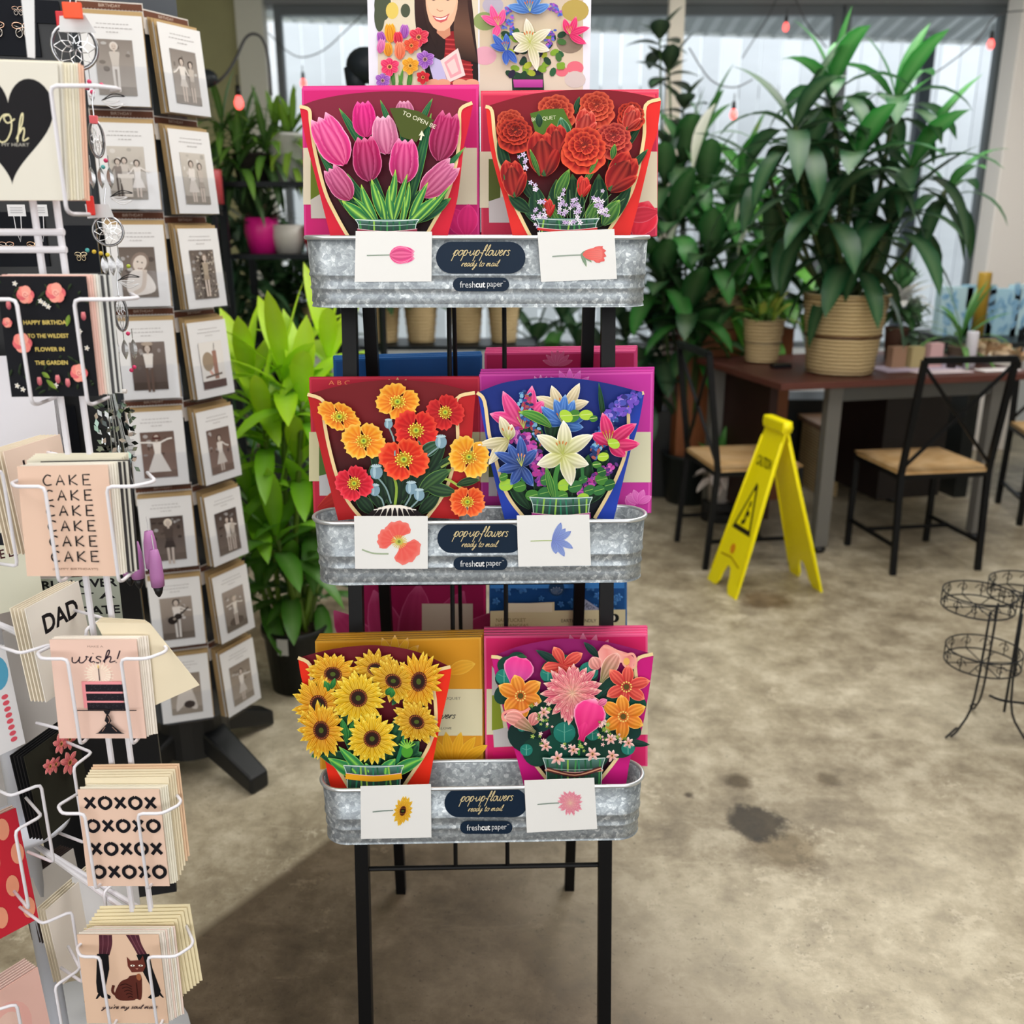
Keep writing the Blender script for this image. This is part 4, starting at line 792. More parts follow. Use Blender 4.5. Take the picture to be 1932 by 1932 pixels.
def f(A):
    A.stroke([(744, 960), (748, 920), (738, 885)], 5, '8aa83c'); A.stroke([(795, 925), (820, 905), (845, 905), (872, 922)], 4.5, 'a4b84a')
    A.stroke([(832, 882), (850, 872), (862, 868)], 4, '8aa04a'); A.leaf(790, 930, 850, 885, 28, '16301f', '2c5434', '7aa850', bend=20); A.leaf(800, 915, 862, 930, 26, '16301f', '2a4a34', '6a9a48', bend=-20); A.leaf(862, 915, 905, 905, 16, '16301f', '2a4a34', '6a9a48', bend=20)
    A.leaf(790, 860, 832, 834, 26, '16301f', '2c5434', '7aa890'); A.leaf(785, 855, 790, 832, 16, '16301f', '2c5434', '7aa890')
    for x, y, r, sx_, sy_ in ((710, 891, 12, 738, 950), (707, 925, 10, 725, 958), (776, 921, 11, 762, 958), (791, 934, 10, 775, 958), (832, 834, 11, 798, 866), (733, 800, 8, 745, 860)):
        A.stroke([(sx_, sy_), ((sx_+x)/2+4, (sy_+y)/2), (x, y+r*.6)], 3, '7f9a9a'); A.ell(x, y, r, r*1.1, '7d9cac'); A.ell(x-r*.3, y, r*.25, r*.9, 'a4c0cc')
        for q in range(7): an = R(-70+q*23); A.stroke([(x, y-r*.8), (x+r*.9*math.sin(an), y-r*.8-r*.5*math.cos(an))], 2, 'b4ccd4', 0)
b.part('leaf_spray', f)
b.part('poppy', lambda A: A.poppy(668, 912, 36, 'a80c24', 'dc1830', 'f04858', 1.0, 12, 4)); b.part('poppy', lambda A: A.poppy(762, 867, 48, 'c02010', 'e83014', 'f87040', .9, 20, 4))
b.part('poppy', lambda A: A.poppy(885, 862, 42, 'd87014', 'f2b01c', 'f8d060', .95, 60, 4, 30)); b.part('poppy', lambda A: A.poppy(882, 947, 36, 'c83010', 'f05c20', 'f89450', .85, 40, 4, -20))
def f(A):
    A.ell(745, 998, 64, 46, 'efe8dc')
    for k in range(-4, 5): A.petal(745+k*8, 958, k*0+180-k*11, 46, 10, '1c1418', '1c1418', '1c1418', 1, .5, 0, 0, 0)
    A.stroke([(705, 962), (745, 957), (785, 962)], 2, 'f6f0e6')
b.part('striped_vase', f)
# --- lilies
random.seed(14)
b = Bq('lily_bouquet_card', 'pop-up bouquet of white, pink and blue lilies in a blue wrapper', 1, (1055, 985))
wrap(b.t, b.p, [(900, 741), (914, 757), (923, 820), (936, 870), (950, 918), (966, 948), (990, 978)], [(1215, 741), (1187, 755), (1186, 800), (1181, 850), (1170, 885), (1150, 928), (1122, 978)],
     [(902, 745), (912, 800), (925, 870), (938, 925), (952, 980)], [(1215, 745), (1205, 800), (1190, 850), (1175, 910), (1158, 980)], [(900, 741), (950, 722), (1010, 714), (1070, 713), (1140, 722), (1215, 741)], '122878', '0c1420', '1c3ca8')
def f(A):
    for x, y, tx, ty, W in ((1140, 800, 1130, 724, 10), (1000, 960, 960, 900, 30), (1040, 960, 1010, 880, 36), (1060, 960, 1060, 850, 50), (1090, 960, 1110, 860, 40), (1110, 950, 1150, 890, 30), (1010, 880, 985, 800, 30), (1040, 830, 1050, 780, 36), (970, 930, 955, 880, 24), (1130, 880, 1145, 850, 24), (1020, 860, 1000, 780, 30)): A.leaf(x, y, tx, ty, W, '0c2418', '1c4a2c', '3f7a44')
b.part('leaf_spray', f)
b.part('lily', lambda A: A.lily(1062, 775, 58, 'a88c50', 'efe2c0', 'fdf6e4', [(-62, 1), (-25, .9), (32, 1.05), (70, .9)], .38)); b.part('lily', lambda A: A.lily(988, 808, 82, 'c01860', 'f04c98', 'f8a0c4', [(-66, .85), (-30, .98), (12, 1.0), (36, .8)], .36))
b.part('lily', lambda A: A.lily(1062, 800, 56, '1f4c9c', '4a80d0', '9cc4f0', [(-80, .9), (-52, .95), (-18, .9), (4, 1.0), (26, .9), (70, .9), (100, .7)], .38))
PU = ['6a48b8', '7a5ac8', '3a3a98', '4a50b0', '9a80d8', '2a2a78']; BL = ['2a4a88', '3a6ab0', '7ab0d0', '1c2c5c', 'a05048']; MG = ['8a3898', 'c04aa8', 'a83088', 'd070b8', '5a2a7a']
for nm2, pts, w, cs, n in (('hyacinth', [(1192, 745), (1170, 770), (1140, 790)], 20, PU, 90), ('lavender', [(990, 742), (994, 780), (1015, 820), (1025, 840)], 13, BL, 90), ('hyacinth', [(965, 812), (985, 830), (1005, 860), (1022, 900), (1024, 910)], 18, MG, 130), ('lavender', [(1152, 792), (1135, 830), (1118, 862)], 15, BL, 90), ('hyacinth', [(1152, 880), (1120, 905), (1092, 935)], 14, MG, 80)):
    b.part(nm2, lambda A: (A.spike(pts, w, cs, n)))
b.part('lily', lambda A: A.lily(1150, 838, 64, 'b01048', 'e83078', 'f890b0', [(-12, .95), (52, 1.0), (90, .9), (128, .6), (-60, .6)], .4)); b.part('lily', lambda A: A.lily(960, 830, 60, 'a8a058', 'f0e4c8', 'fdf8ea', [(-20, .8), (-100, 1.0), (-140, 1.0), (10, .5)], .36))
def f(A):
    for x, y, r in ((1082, 785, 14), (1068, 785, 14), (1106, 783, 13), (1120, 745+45, 8), (1158, 837, 12), (1138, 862, 11), (1126, 877, 9)): A.ell(x, y, r, r*.75, random.choice(['3f7a2c', 'a8cc3c', '8ab83a']), random.uniform(-1, 1)); A.stroke([(x-r*.8, y), (x+r*.8, y-2)], 1.2, 'd0e08a', 0)
    A.leaf(1040, 806, 980, 775, 20, '2a6a2c', '4a9a3c', 'b8d85a', bend=-40)
    for x, y, r in ((955, 915, 14), (980, 918, 13), (1005, 935, 14), (1028, 930, 14), (1065, 915, 14), (1085, 918, 14), (1112, 925, 12), (1135, 905, 13), (1150, 915, 12), (1130, 925, 12), (990, 900, 12), (1100, 905, 9), (1135, 890, 10), (950, 900, 9), (1060, 935, 12), (1100, 940, 12), (1030, 905, 12)): A.ell(x, y, r, r*.8, random.choice(['1f5a2c', '2c6a34', '3f7a2c', '9ac43a', 'b0d040']), random.uniform(-1, 1)); A.stroke([(x-r*.7, y+2), (x+r*.8, y-3)], 1, '8ab85a', 0)
    A.stroke([(1050, 940), (1048, 900), (1058, 868)], 9, '3a7a34'); A.leaf(1046, 945, 1030, 880, 14, '2a6a2c', '3f8a3c', 'a8cc5a'); A.stroke([(1100, 905), (1098, 880)], 6, '2a6a34')
b.part('leaf_spray', f)
b.part('lily', lambda A: A.lily(984, 880, 58, '14285c', '3a5cb0', '88a4dc', [(-62, 1), (-30, .85), (-2, 1.0), (42, .75), (-100, .8), (-150, .7), (150, .75)], .36, 'd8906a'))
b.part('lily', lambda A: A.lily(1062, 858, 62, 'b8bc50', 'f2ecd8', 'fffdf4', [(2, 1.05), (56, 1.1), (-52, 1.0), (-112, .85), (112, .85), (164, .98)], .46, 'c87a3a', 20))
vase(b, 999, 938, 1118, .86, 978, 'a02c80', 10)
# --- sunflowers
random.seed(15)
b = Bq('sunflower_bouquet_card', 'pop-up bouquet of yellow sunflowers in a red orange wrapper, slipped left', 2, (710, 1500))
wrap(b.t, b.p, [(562, 1241), (585, 1255), (589, 1300), (602, 1370), (618, 1415), (632, 1442), (656, 1482), (664, 1496)], [(850, 1258), (816, 1272), (821, 1320), (822, 1365), (812, 1400), (798, 1428), (765, 1478), (754, 1496)],
     [(563, 1246), (570, 1285), (590, 1350), (610, 1420), (620, 1470), (628, 1498)], [(852, 1262), (846, 1300), (830, 1370), (820, 1420), (810, 1475), (806, 1496)], [(562, 1241), (620, 1226), (670, 1219), (720, 1218), (785, 1229), (850, 1258)], '6a1220', '1c0a10', 'e82c14')
def f(A):
    for x, y, tx, ty, W in ((700, 1460, 640, 1330, 40), (700, 1460, 700, 1330, 50), (720, 1460, 770, 1330, 40), (690, 1450, 600, 1420, 34), (740, 1450, 790, 1400, 40), (745, 1450, 795, 1420, 30), (620, 1410, 588, 1428, 18), (760, 1300, 740, 1330, 16)): A.leaf(x, y, tx, ty, W, '0c2c20', '1a5a3c', '5aa060')
b.part('leaf_spray', f)
Y1 = ('b06008', 'e8b014', 'fae060'); Y2 = ('c84c0c', 'f4b414', 'ffe65a'); Y3 = ('c07c04', 'fccc10', 'fff06a')
for x, y, r, sq, sqa, c in ((708, 1262, 46, .8, 0, Y1), (628, 1272, 52, .82, 10, Y2), (790, 1286, 46, 1.25, 10, Y2), (742, 1285, 50, .8, 30, Y1)): b.part('sunflower', lambda A: A.sunflower(x, y, r, sq, sqa, *c))
b.part('sunflower', lambda A: A.sunflower(601, 1330, 50, 1.15, -15, *Y2))
def f(A):
    for x, y, tx, ty, W in ((620, 1305, 612, 1285, 16), (625, 1300, 632, 1280, 10), (728, 1310, 742, 1296, 16), (738, 1316, 742, 1298, 12), (655, 1400, 645, 1356, 14), (660, 1390, 668, 1360, 12)): A.leaf(x, y, tx, ty, W, '145a2c', '2f8a3c', '6ab85a')
    A.stroke([(745, 1450), (758, 1410), (768, 1370)], 7, '1f7a4a'); A.ell(768, 1418, 11, 12, '4a9a2c')
    for q in range(7): an = R(-60+q*20); A.stroke([(768, 1412), (768+18*math.sin(an), 1412-17*math.cos(an))], 2.4, '8ac84a', 0)
b.part('leaf_spray', f)
for x, y, r, sq, sqa, c in ((786, 1362, 48, .8, 35, Y1), (606, 1378, 46, 1.2, -10, Y2), (676, 1317, 52, 1.0, 0, Y3), (702, 1394, 50, 1.0, 0, Y3)): b.part('sunflower', lambda A: A.sunflower(x, y, r, sq, sqa, *c))
def f(A):
    for x, y, tx, ty, W in ((690, 1468, 620, 1432, 26), (700, 1468, 640, 1410, 20), (715, 1470, 745, 1432, 24), (700, 1470, 690, 1440, 16), (735, 1465, 798, 1430, 24), (680, 1470, 655, 1440, 16), (725, 1470, 728, 1440, 18)): A.leaf(x, y, tx, ty, W, '145a34', '2f9a50', '9ad05a', bend=random.uniform(-20, 20), rib='8ad04a')
b.part('leaf_spray', f); vase(b, 648, 1444, 762, .42, 1492, 'e8a41c', 11)
# --- dahlias
random.seed(16)
b = Bq('dahlia_bouquet_card', 'pop-up bouquet of pink dahlia, calla lilies and orange blooms', 2, (1085, 1490))
wrap(b.t, b.p, [(927, 1239), (950, 1247), (958, 1300), (970, 1360), (987, 1405), (1002, 1432), (1035, 1474), (1048, 1490)], [(1232, 1234), (1200, 1247), (1202, 1300), (1195, 1360), (1180, 1402), (1163, 1432), (1130, 1474), (1118, 1488)],
     [(928, 1243), (940, 1300), (960, 1380), (975, 1430), (987, 1478), (990, 1490)], [(1233, 1238), (1225, 1300), (1210, 1380), (1190, 1430), (1182, 1475), (1178, 1488)], [(927, 1239), (980, 1219), (1040, 1207), (1080, 1205), (1150, 1212), (1232, 1234)], '8a1260', '280a20', 'c41478')
def f(A):
    for x, y, r in ((958, 1255, 20), (975, 1245, 18), (950, 1278, 18), (1038, 1262, 18), (1062, 1256, 22), (1110, 1270, 20), (1035, 1276, 16), (1150, 1300, 24), (1000, 1310, 22), (950, 1310, 20), (1150, 1330, 30), (1010, 1350, 40), (1080, 1370, 50), (1130, 1380, 40), (990, 1390, 34), (1170, 1405, 30), (1060, 1420, 40), (1110, 1420, 40), (1010, 1420, 28), (1190, 1380, 20), (1200, 1330, 20), (1030, 1330, 30)): A.ell(x, y, r, r*.85, random.choice(['0c3a34', '0f4a3c', '123c30', '0a2c28']), random.uniform(-1, 1))
    for x, y, tx, ty, W in ((1060, 1255, 1012, 1227, 16), (1130, 1240, 1102, 1212, 14), (1130, 1320, 1168, 1290, 14), (1180, 1400, 1225, 1405, 14), (990, 1260, 975, 1235, 12)): A.leaf(x, y, tx, ty, W, '0a2420', '123c34', '2a5a4a')
    for x, y, r in ((1034, 1272, 15), (1111, 1266, 18), (951, 1277, 16), (1065, 1382, 21), (993, 1415, 12), (1185, 1412, 13), (1138, 1356, 12), (985, 1372, 9), (1118, 1385, 13)): A.ell(x, y, r, r*.95, '1f7a6c'); A.stroke([(x, y-r*.8), (x, y+r*.8)], 1, '7ac0ac', 0); A.stroke([(x-r*.7, y-r*.3), (x, y), (x+r*.7, y-r*.3)], .9, '5aa894', 0)
b.part('leaf_spray', f)
CO = ('c02028', 'ee5a50', 'fca07c'); ON = ('d8581c', 'f4a02c', 'fcd070')
def calla(A, x, y, tx, ty, W, c):
    ang = math.degrees(math.atan2(tx-x, -(ty-y))); L = math.hypot(tx-x, ty-y)
    A.petal(x, y, ang, L, W, *c, 1.6, .75, 0, .003, .05); A.petal(x, y, ang-8, L*.7, W*.45, c[0], c[1], c[2], 1.2, .8, 16, .003, .05)
def f(A): A.bloom(1062, 1256, 44, *CO, 5, .5, False, -20)
b.part('lily', f)
b.part('calla_lily', lambda A: (calla(A, 968, 1302, 985, 1236, 58, ('c85aa8', 'f02c8c', 'f8a0c8')), A.leaf(975, 1238, 994, 1240, 9, '1a4a2c', '2a5a3c', '4a7a4a')))
def f(A):
    A.band([(1128, 1230), (1142, 1216), (1165, 1226), (1188, 1234), (1200, 1246)], [(1136, 1272), (1152, 1262), (1172, 1250), (1182, 1262), (1192, 1260)], ['f0a8a0', 'e88a84', 'f4b0a4', 'e07a78', 'f0a49c'])
    A.petal(1134, 1288, 24, 66, 30, '6a7a3a', 'ee9a90', 'fcd0c4', 1.3, .7, 12); A.petal(1130, 1262, -40, 26, 26, 'e07a78', 'f0a89c', 'fcd0c4', 1, .6, 20); A.stroke([(1138, 1220), (1160, 1226), (1176, 1236), (1194, 1234), (1200, 1250), (1190, 1262), (1176, 1252), (1184, 1242)], 4.5, 'f0a494')
    A.ell(1182, 1248, 6, 7, 'e8b05a')
b.part('calla_lily', f)
b.part('lily', lambda A: A.bloom(1182, 1296, 46, *CO, 6, .5, True, 10)); b.part('lily', lambda A: A.bloom(982, 1313, 46, *ON, 6, .6, True, -10)); b.part('dahlia', lambda A: A.dahlia(1080, 1308, 60, 'b81c48', 'ee6a84', 'ffd8c8'))
b.part('lily', lambda A: A.bloom(1176, 1352, 46, *ON, 6, .55, True, 0))
def f(A):
    A.petal(1010, 1382, -52, 62, 26, '5a7a3a', 'ee8c88', 'f8c8bc', 1.4, .7, -10); A.petal(1002, 1368, 30, 26, 22, 'd86a6c', 'f0a09c', 'f8c8bc', 1, .6, -20); A.stroke([(1000, 1336), (985, 1344), (968, 1340), (950, 1346), (950, 1358), (962, 1358), (960, 1350)], 5, 'f0988c'); A.petal(990, 1362, -60, 40, 28, 'e88a80', 'f0a498', 'fcd0c4', 1, .6, -30)
b.part('calla_lily', f)
def f(A):
    calla(A, 1096, 1398, 1122, 1318, 62, ('d81c6c', 'f43c90', 'fcb0d0')); A.ell(1103, 1366, 7, 5, '8a0c40'); A.stroke([(1090, 1362), (1094, 1376), (1106, 1378)], 3, 'f880b4'); A.stroke([(1094, 1395), (1092, 1425)], 4, '3a8a3c'); A.petal(1128, 1330, 60, 20, 14, 'd8407c', 'f480ac', 'fcc0d4', 1, .7)
b.part('calla_lily', f)
def f(A):
    for cx, cy, n, dx, dy in ((1020, 1344, 14, 18, 16), (1136, 1370, 12, 12, 14), (1150, 1396, 14, 22, 12), (1080, 1412, 8, 26, 10), (1018, 1396, 8, 14, 12), (1184, 1398, 6, 10, 6), (1030, 1366, 6, 12, 8)):
        for q in range(n): A.tiny(cx+random.uniform(-dx, dx), cy+random.uniform(-dy, dy), random.uniform(2.5, 5), random.choice(['fbe0da', 'f6c8c4', '9ac05a', '6a9a3a']), 'f0a070')
    for x, y, r in ((1052, 1431, 15), (1118, 1423, 15), (1082, 1415, 12), (1152, 1395, 12), (1030, 1408, 12), (1155, 1426, 13), (1186, 1402, 12), (1026, 1344, 12)): A.bloom(x, y, r, 'e88a88', 'fcd8d0', 'fff0ea', 6, .42, True, random.uniform(0, 60))
b.part('blossom_sprig', f); vase(b, 1024, 1430, 1142, .42, 1486, 'd89a7a', 3)
def f(A):
    for q in (0, 5): A.stroke([(1032, 1449+q), (1085, 1460+q), (1134, 1447+q)], 3, '5a2a2a')
    A.stroke([(1032, 1451.5), (1085, 1462.5), (1134, 1449.5)], 2.4, 'e0a080')
b.part('ribbon', f)
# ------------------------------------------------------------------ black spinner with sepia photo cards
random.seed(21)
fA = R(18); fB = R(63); nA = V((math.sin(fA), -math.cos(fA), 0)); nB = V((math.sin(fB), -math.cos(fB), 0)); fC = R(-27); nC = V((math.sin(fC), -math.cos(fC), 0))
K = 1.165; CA = V((-.738, 1.93, 0))*K; AX = CA-nA*.145*K; CB = AX+nB*.145*K; CC = AX+nC*.145*K; ZK = lambda z: 1.49-(1.49-z)*K
rack = thing('card_spinner', 'tall black revolving rack with clear pockets of sepia photo cards', 'card rack', (AX.x, AX.y, 0))
m = MB(); rr = .128*K; P = [AX+V((math.sin(R(18+45*k+22.5)), -math.cos(R(18+45*k+22.5)), 0))*rr for k in range(8)]
m.add([p+V((0, 0, .20)) for p in P]+[p+V((0, 0, 2.4)) for p in P], [tuple(range(8)), tuple(range(15, 7, -1))]+[(k, (k+1) % 8, 8+(k+1) % 8, 8+k) for k in range(8)], '3f444c'); m.build('rack_column', 'plastic', rack)
for k in range(4):
    an = R(-34+90*k); d = V((math.cos(an), math.sin(an), 0)); m = MB(); s_ = V((-d.y, d.x, 0))*.04
    a0, a1 = AX+d*.03, AX+d*.27
    m.add([a0+s_+V((0, 0, .17)), a0-s_+V((0, 0, .17)), a1-s_*.8+V((0, 0, .05)), a1+s_*.8+V((0, 0, .05)), a0+s_+V((0, 0, .09)), a0-s_+V((0, 0, .09)), a1-s_*.8+V((0, 0, .0)), a1+s_*.8+V((0, 0, .0))],
          [(0, 1, 2, 3), (7, 6, 5, 4), (0, 3, 7, 4), (1, 5, 6, 2), (3, 2, 6, 7), (0, 4, 5, 1)], '0f1114'); m.build('base_foot', 'plastic', rack, bevel=.008)
m = MB(); m.lathe([(0, .06), (.10, .06), (.10, .22), (.0, .22)], AX, 20, '0f1114'); m.build('base_post', 'plastic', rack)
def fig(A, x, y, h, hair='3a2c26', top='d9d2ca', bot='d9d2ca', arms=(40, -40), leg=True, skirt=.8, skin='cdbfb4'):
    """a small standing sepia figure, feet at (x,y)"""
    hd = h*.075
    if leg:
        for q in (-1, 1): A.stroke([(x+q*h*.05, y-h*.5), (x+q*h*.045, y-h*.25), (x+q*h*.04, y)], h*.05, skin if skirt > .3 else bot, 3)
    A.poly([(x-h*.07, y-h*.55), (x+h*.07, y-h*.55), (x+h*.15*skirt+h*.03, y-h*(.55-.3*skirt)), (x-h*.15*skirt-h*.03, y-h*(.55-.3*skirt))], bot)
    A.poly([(x-h*.1, y-h*.82), (x+h*.1, y-h*.82), (x+h*.07, y-h*.52), (x-h*.07, y-h*.52)], top)
    for q, a in zip((-1, 1), arms): A.stroke([(x+q*h*.09, y-h*.8), (x+q*h*.09+math.sin(R(a))*h*.17*1, y-h*.8+math.cos(R(a))*h*.17), (x+q*h*.09+math.sin(R(a))*h*.3, y-h*.8+math.cos(R(a))*h*.22)], h*.04, top, 3)
    A.rect(x-h*.02, y-h*.87, x+h*.02, y-h*.8, skin); A.ell(x, y-h*.93, hd*1.15, hd*1.2, hair); A.ell(x, y-h*.915, hd*.75, hd*.95, skin)
    A.ell(x-hd*.28, y-h*.925, hd*.1, None, '3a302c', 0, 6); A.ell(x+hd*.28, y-h*.925, hd*.1, None, '3a302c', 0, 6); A.stroke([(x-hd*.25, y-h*.885), (x, y-h*.88), (x+hd*.25, y-h*.885)], hd*.12, '6a4a44', 2)
def scene1(A, k, x0, y0, x1, y1):
    W, H = x1-x0, y1-y0; cx = (x0+x1)/2
    bgc = [('8a817a', 'b0a8a0'), ('c9c2b8', 'a8a096'), ('6a5f58', '8a7f76'), ('7a6e68', '54463f'), ('6a564e', '8a7268'), ('4a3f3a', '7a6c64'), ('a0948a', '7a6e64'), ('8a7e72', 'b0a496')][k % 8]
    A.band([(x0, y0), (x0, y1)], [(x1, y0), (x1, y1)], bgc, 2)
    for q in range(10): A.ell(random.uniform(x0+6, x1-6), random.uniform(y0+5, y0+H*.55), random.uniform(2, 6), random.uniform(2, 5), mixc(hx(bgc[0]), (0, 0, 0) if q % 2 else (1, 1, 1), random.uniform(.1, .35)), 0, 8)
    A.rect(x0, y1-H*.16, x1, y1, mixc(hx(bgc[1]), (.05, .04, .03), .35))
    f = k % 16
    if f == 0: fig(A, cx, y1-6, H*.88, 'd8d0c8', 'c8c0b8', 'd8d2cc', (10, -10), True, .3)
    elif f == 1:
        fig(A, cx-16, y1-4, H*.72, '3a2c26', '8a807a', '5a504a', (-30, 50), True, .2); fig(A, cx-4, y1-8, H*.7, '2a201c', 'c8c0b8', 'b8b0a8', (20, 20)); fig(A, cx+18, y1-4, H*.7, '2a201c', 'e0dad4', 'dcd6d0', (-40, 60), True, 1); A.poly([(cx-14, y1-H*.42), (cx+8, y1-H*.44), (cx+6, y1-4), (cx-8, y1-4)], 'cfc6bb'); A.rect(cx-18, y1-H*.48, cx+12, y1-H*.4, 'e4dcd2')
    elif f == 2:
        A.ell(cx+4, y0+H*.3, 16, 20, '8a7a70', .5); A.ell(cx+4, y0+H*.32, 12, 16, 'd8ccc2', .5); A.poly([(x0+8, y1-H*.2), (x0+18, y0+H*.5), (cx+4, y0+H*.45), (cx+22, y0+H*.6), (x1-6, y1-H*.12), (x0+20, y1-4)], 'e2dbd4', 4); A.stroke([(cx-12, y1-8), (cx+6, y1-20), (cx+12, y0+H*.45)], 8, 'd2c4b8', 5); A.ell(cx, y0+H*.29, 1.6, 1.2, '2a2220'); A.ell(cx+8, y0+H*.31, 1.6, 1.2, '2a2220'); A.stroke([(cx-1, y0+H*.42), (cx+4, y0+H*.43), (cx+8, y0+H*.42)], 1.5, '7a5048', 2)
    elif f == 3: fig(A, cx, y1+4, H*.98, '5a4a40', 'e2dcd6', '6a564c', (22, -22), True, .15); A.ell(cx, y1-H*.96, 11, 4, 'b0a090')
    elif f == 4: fig(A, cx-2, y1-6, H*.88, '6a4a40', 'e8e2dc', 'e2dcd6', (-95, 115), False, 1.6); A.ell(cx-2, y1-H*.86, 9, 3, '5a3a34')
    elif f == 5: fig(A, cx+2, y1+8, H*1.02, 'e0d4c4', '4f443f', '443a36', (14, -60), True, .6)
    elif f == 6:
        fig(A, cx, y1-4, H*.9, '2e2420', 'ddd6d0', 'e2dcd6', (60, 60), True, .2); A.ell(cx-10, y1-H*.46, 10, 9, '2e2622'); A.ell(cx+2, y1-H*.54, 8, 7, '2e2622'); A.ell(cx-6, y1-H*.49, 3, 3, 'a89a8c'); A.stroke([(cx+4, y1-H*.56), (x1-8, y1-H*.74)], 3, '2e2622', 0)
    elif f == 7: A.poly([(x0+10, y1-8), (cx-14, y0+H*.45), (cx+10, y0+H*.35), (x1-10, y1-14), (cx+12, y1-10), (cx, y1-26)], 'd6cdc4', 3); A.ell(cx, y0+H*.25, 8, 10, '3a2e28'); A.ell(cx, y0+H*.27, 6, 8, 'd0c2b6'); A.ell(cx+6, y1-22, 12, 9, '3c302a')
    elif f == 10:
        for q in range(150): A.ell(random.uniform(x0+3, x1-3), random.uniform(y0+3, y1-3), 2.4, 1.6, random.choice(['5a5048', 'c8beb0', '8a7e72']), random.uniform(0, 3), 5)
        fig(A, cx, y1-4, H*.86, '8a7a6c', 'a89a88', '9a8c7c', (20, -20), True, .5)
    elif f == 11: A.rect(x0, y0, x1, y1, 'e6e2dc'); A.ell(cx-12, y0+H*.42, 16, 20, 'a08e78'); A.rect(cx+2, y0+H*.2, cx+14, y1-18, 'a07868'); A.stroke([(cx+8, y0+H*.2), (cx+10, y0+4)], 2, '5a4a44', 0); A.stroke([(cx-10, y0+H*.62), (cx-2, y1-26)], 6, 'd8a898', 0); A.stroke([(cx-24, y1-24), (cx+24, y1-28)], 4, '6a5a50', 0); A.rect(x0, y1-16, x1, y1, '5a4440')
    elif f == 14: A.ell(cx, y1-H*.2, 22, 10, '5a4e46'); fig(A, cx, y1-10, H*.7, 'c8b8a4', 'e2dad0', 'dcd4ca', (-80, 70), True, .5)
    else:
        fig(A, cx-(8 if f in (8, 9) else 0), y1-4, H*.8, '4a3c34', 'e0d9d2', 'd2cac2', (random.uniform(-60, 40), random.uniform(-30, 80)), True, random.uniform(.4, 1.2))
        if f in (8, 9, 13): fig(A, cx+14, y1-4, H*.76, '3a2c26', 'c2b8ae', 'a89e94', (20, -20), True, .6)
LBL = ['girl strolling on a path', 'three friends at a barrel table', 'child lying on one elbow', 'boy in a hat with folded arms', 'dancer with arms spread wide', 'blonde woman in a dark dress', 'woman playing a guitar', 'girl bending low over a dog',
       'couple seated under trees', 'three people standing close', 'figure before speckled foliage', 'odd elephant-like costume on a bench', 'dark haired woman in a summer dress', 'two women in white embracing', 'girl waving an arm on the lawn', 'woman perched on rocks']
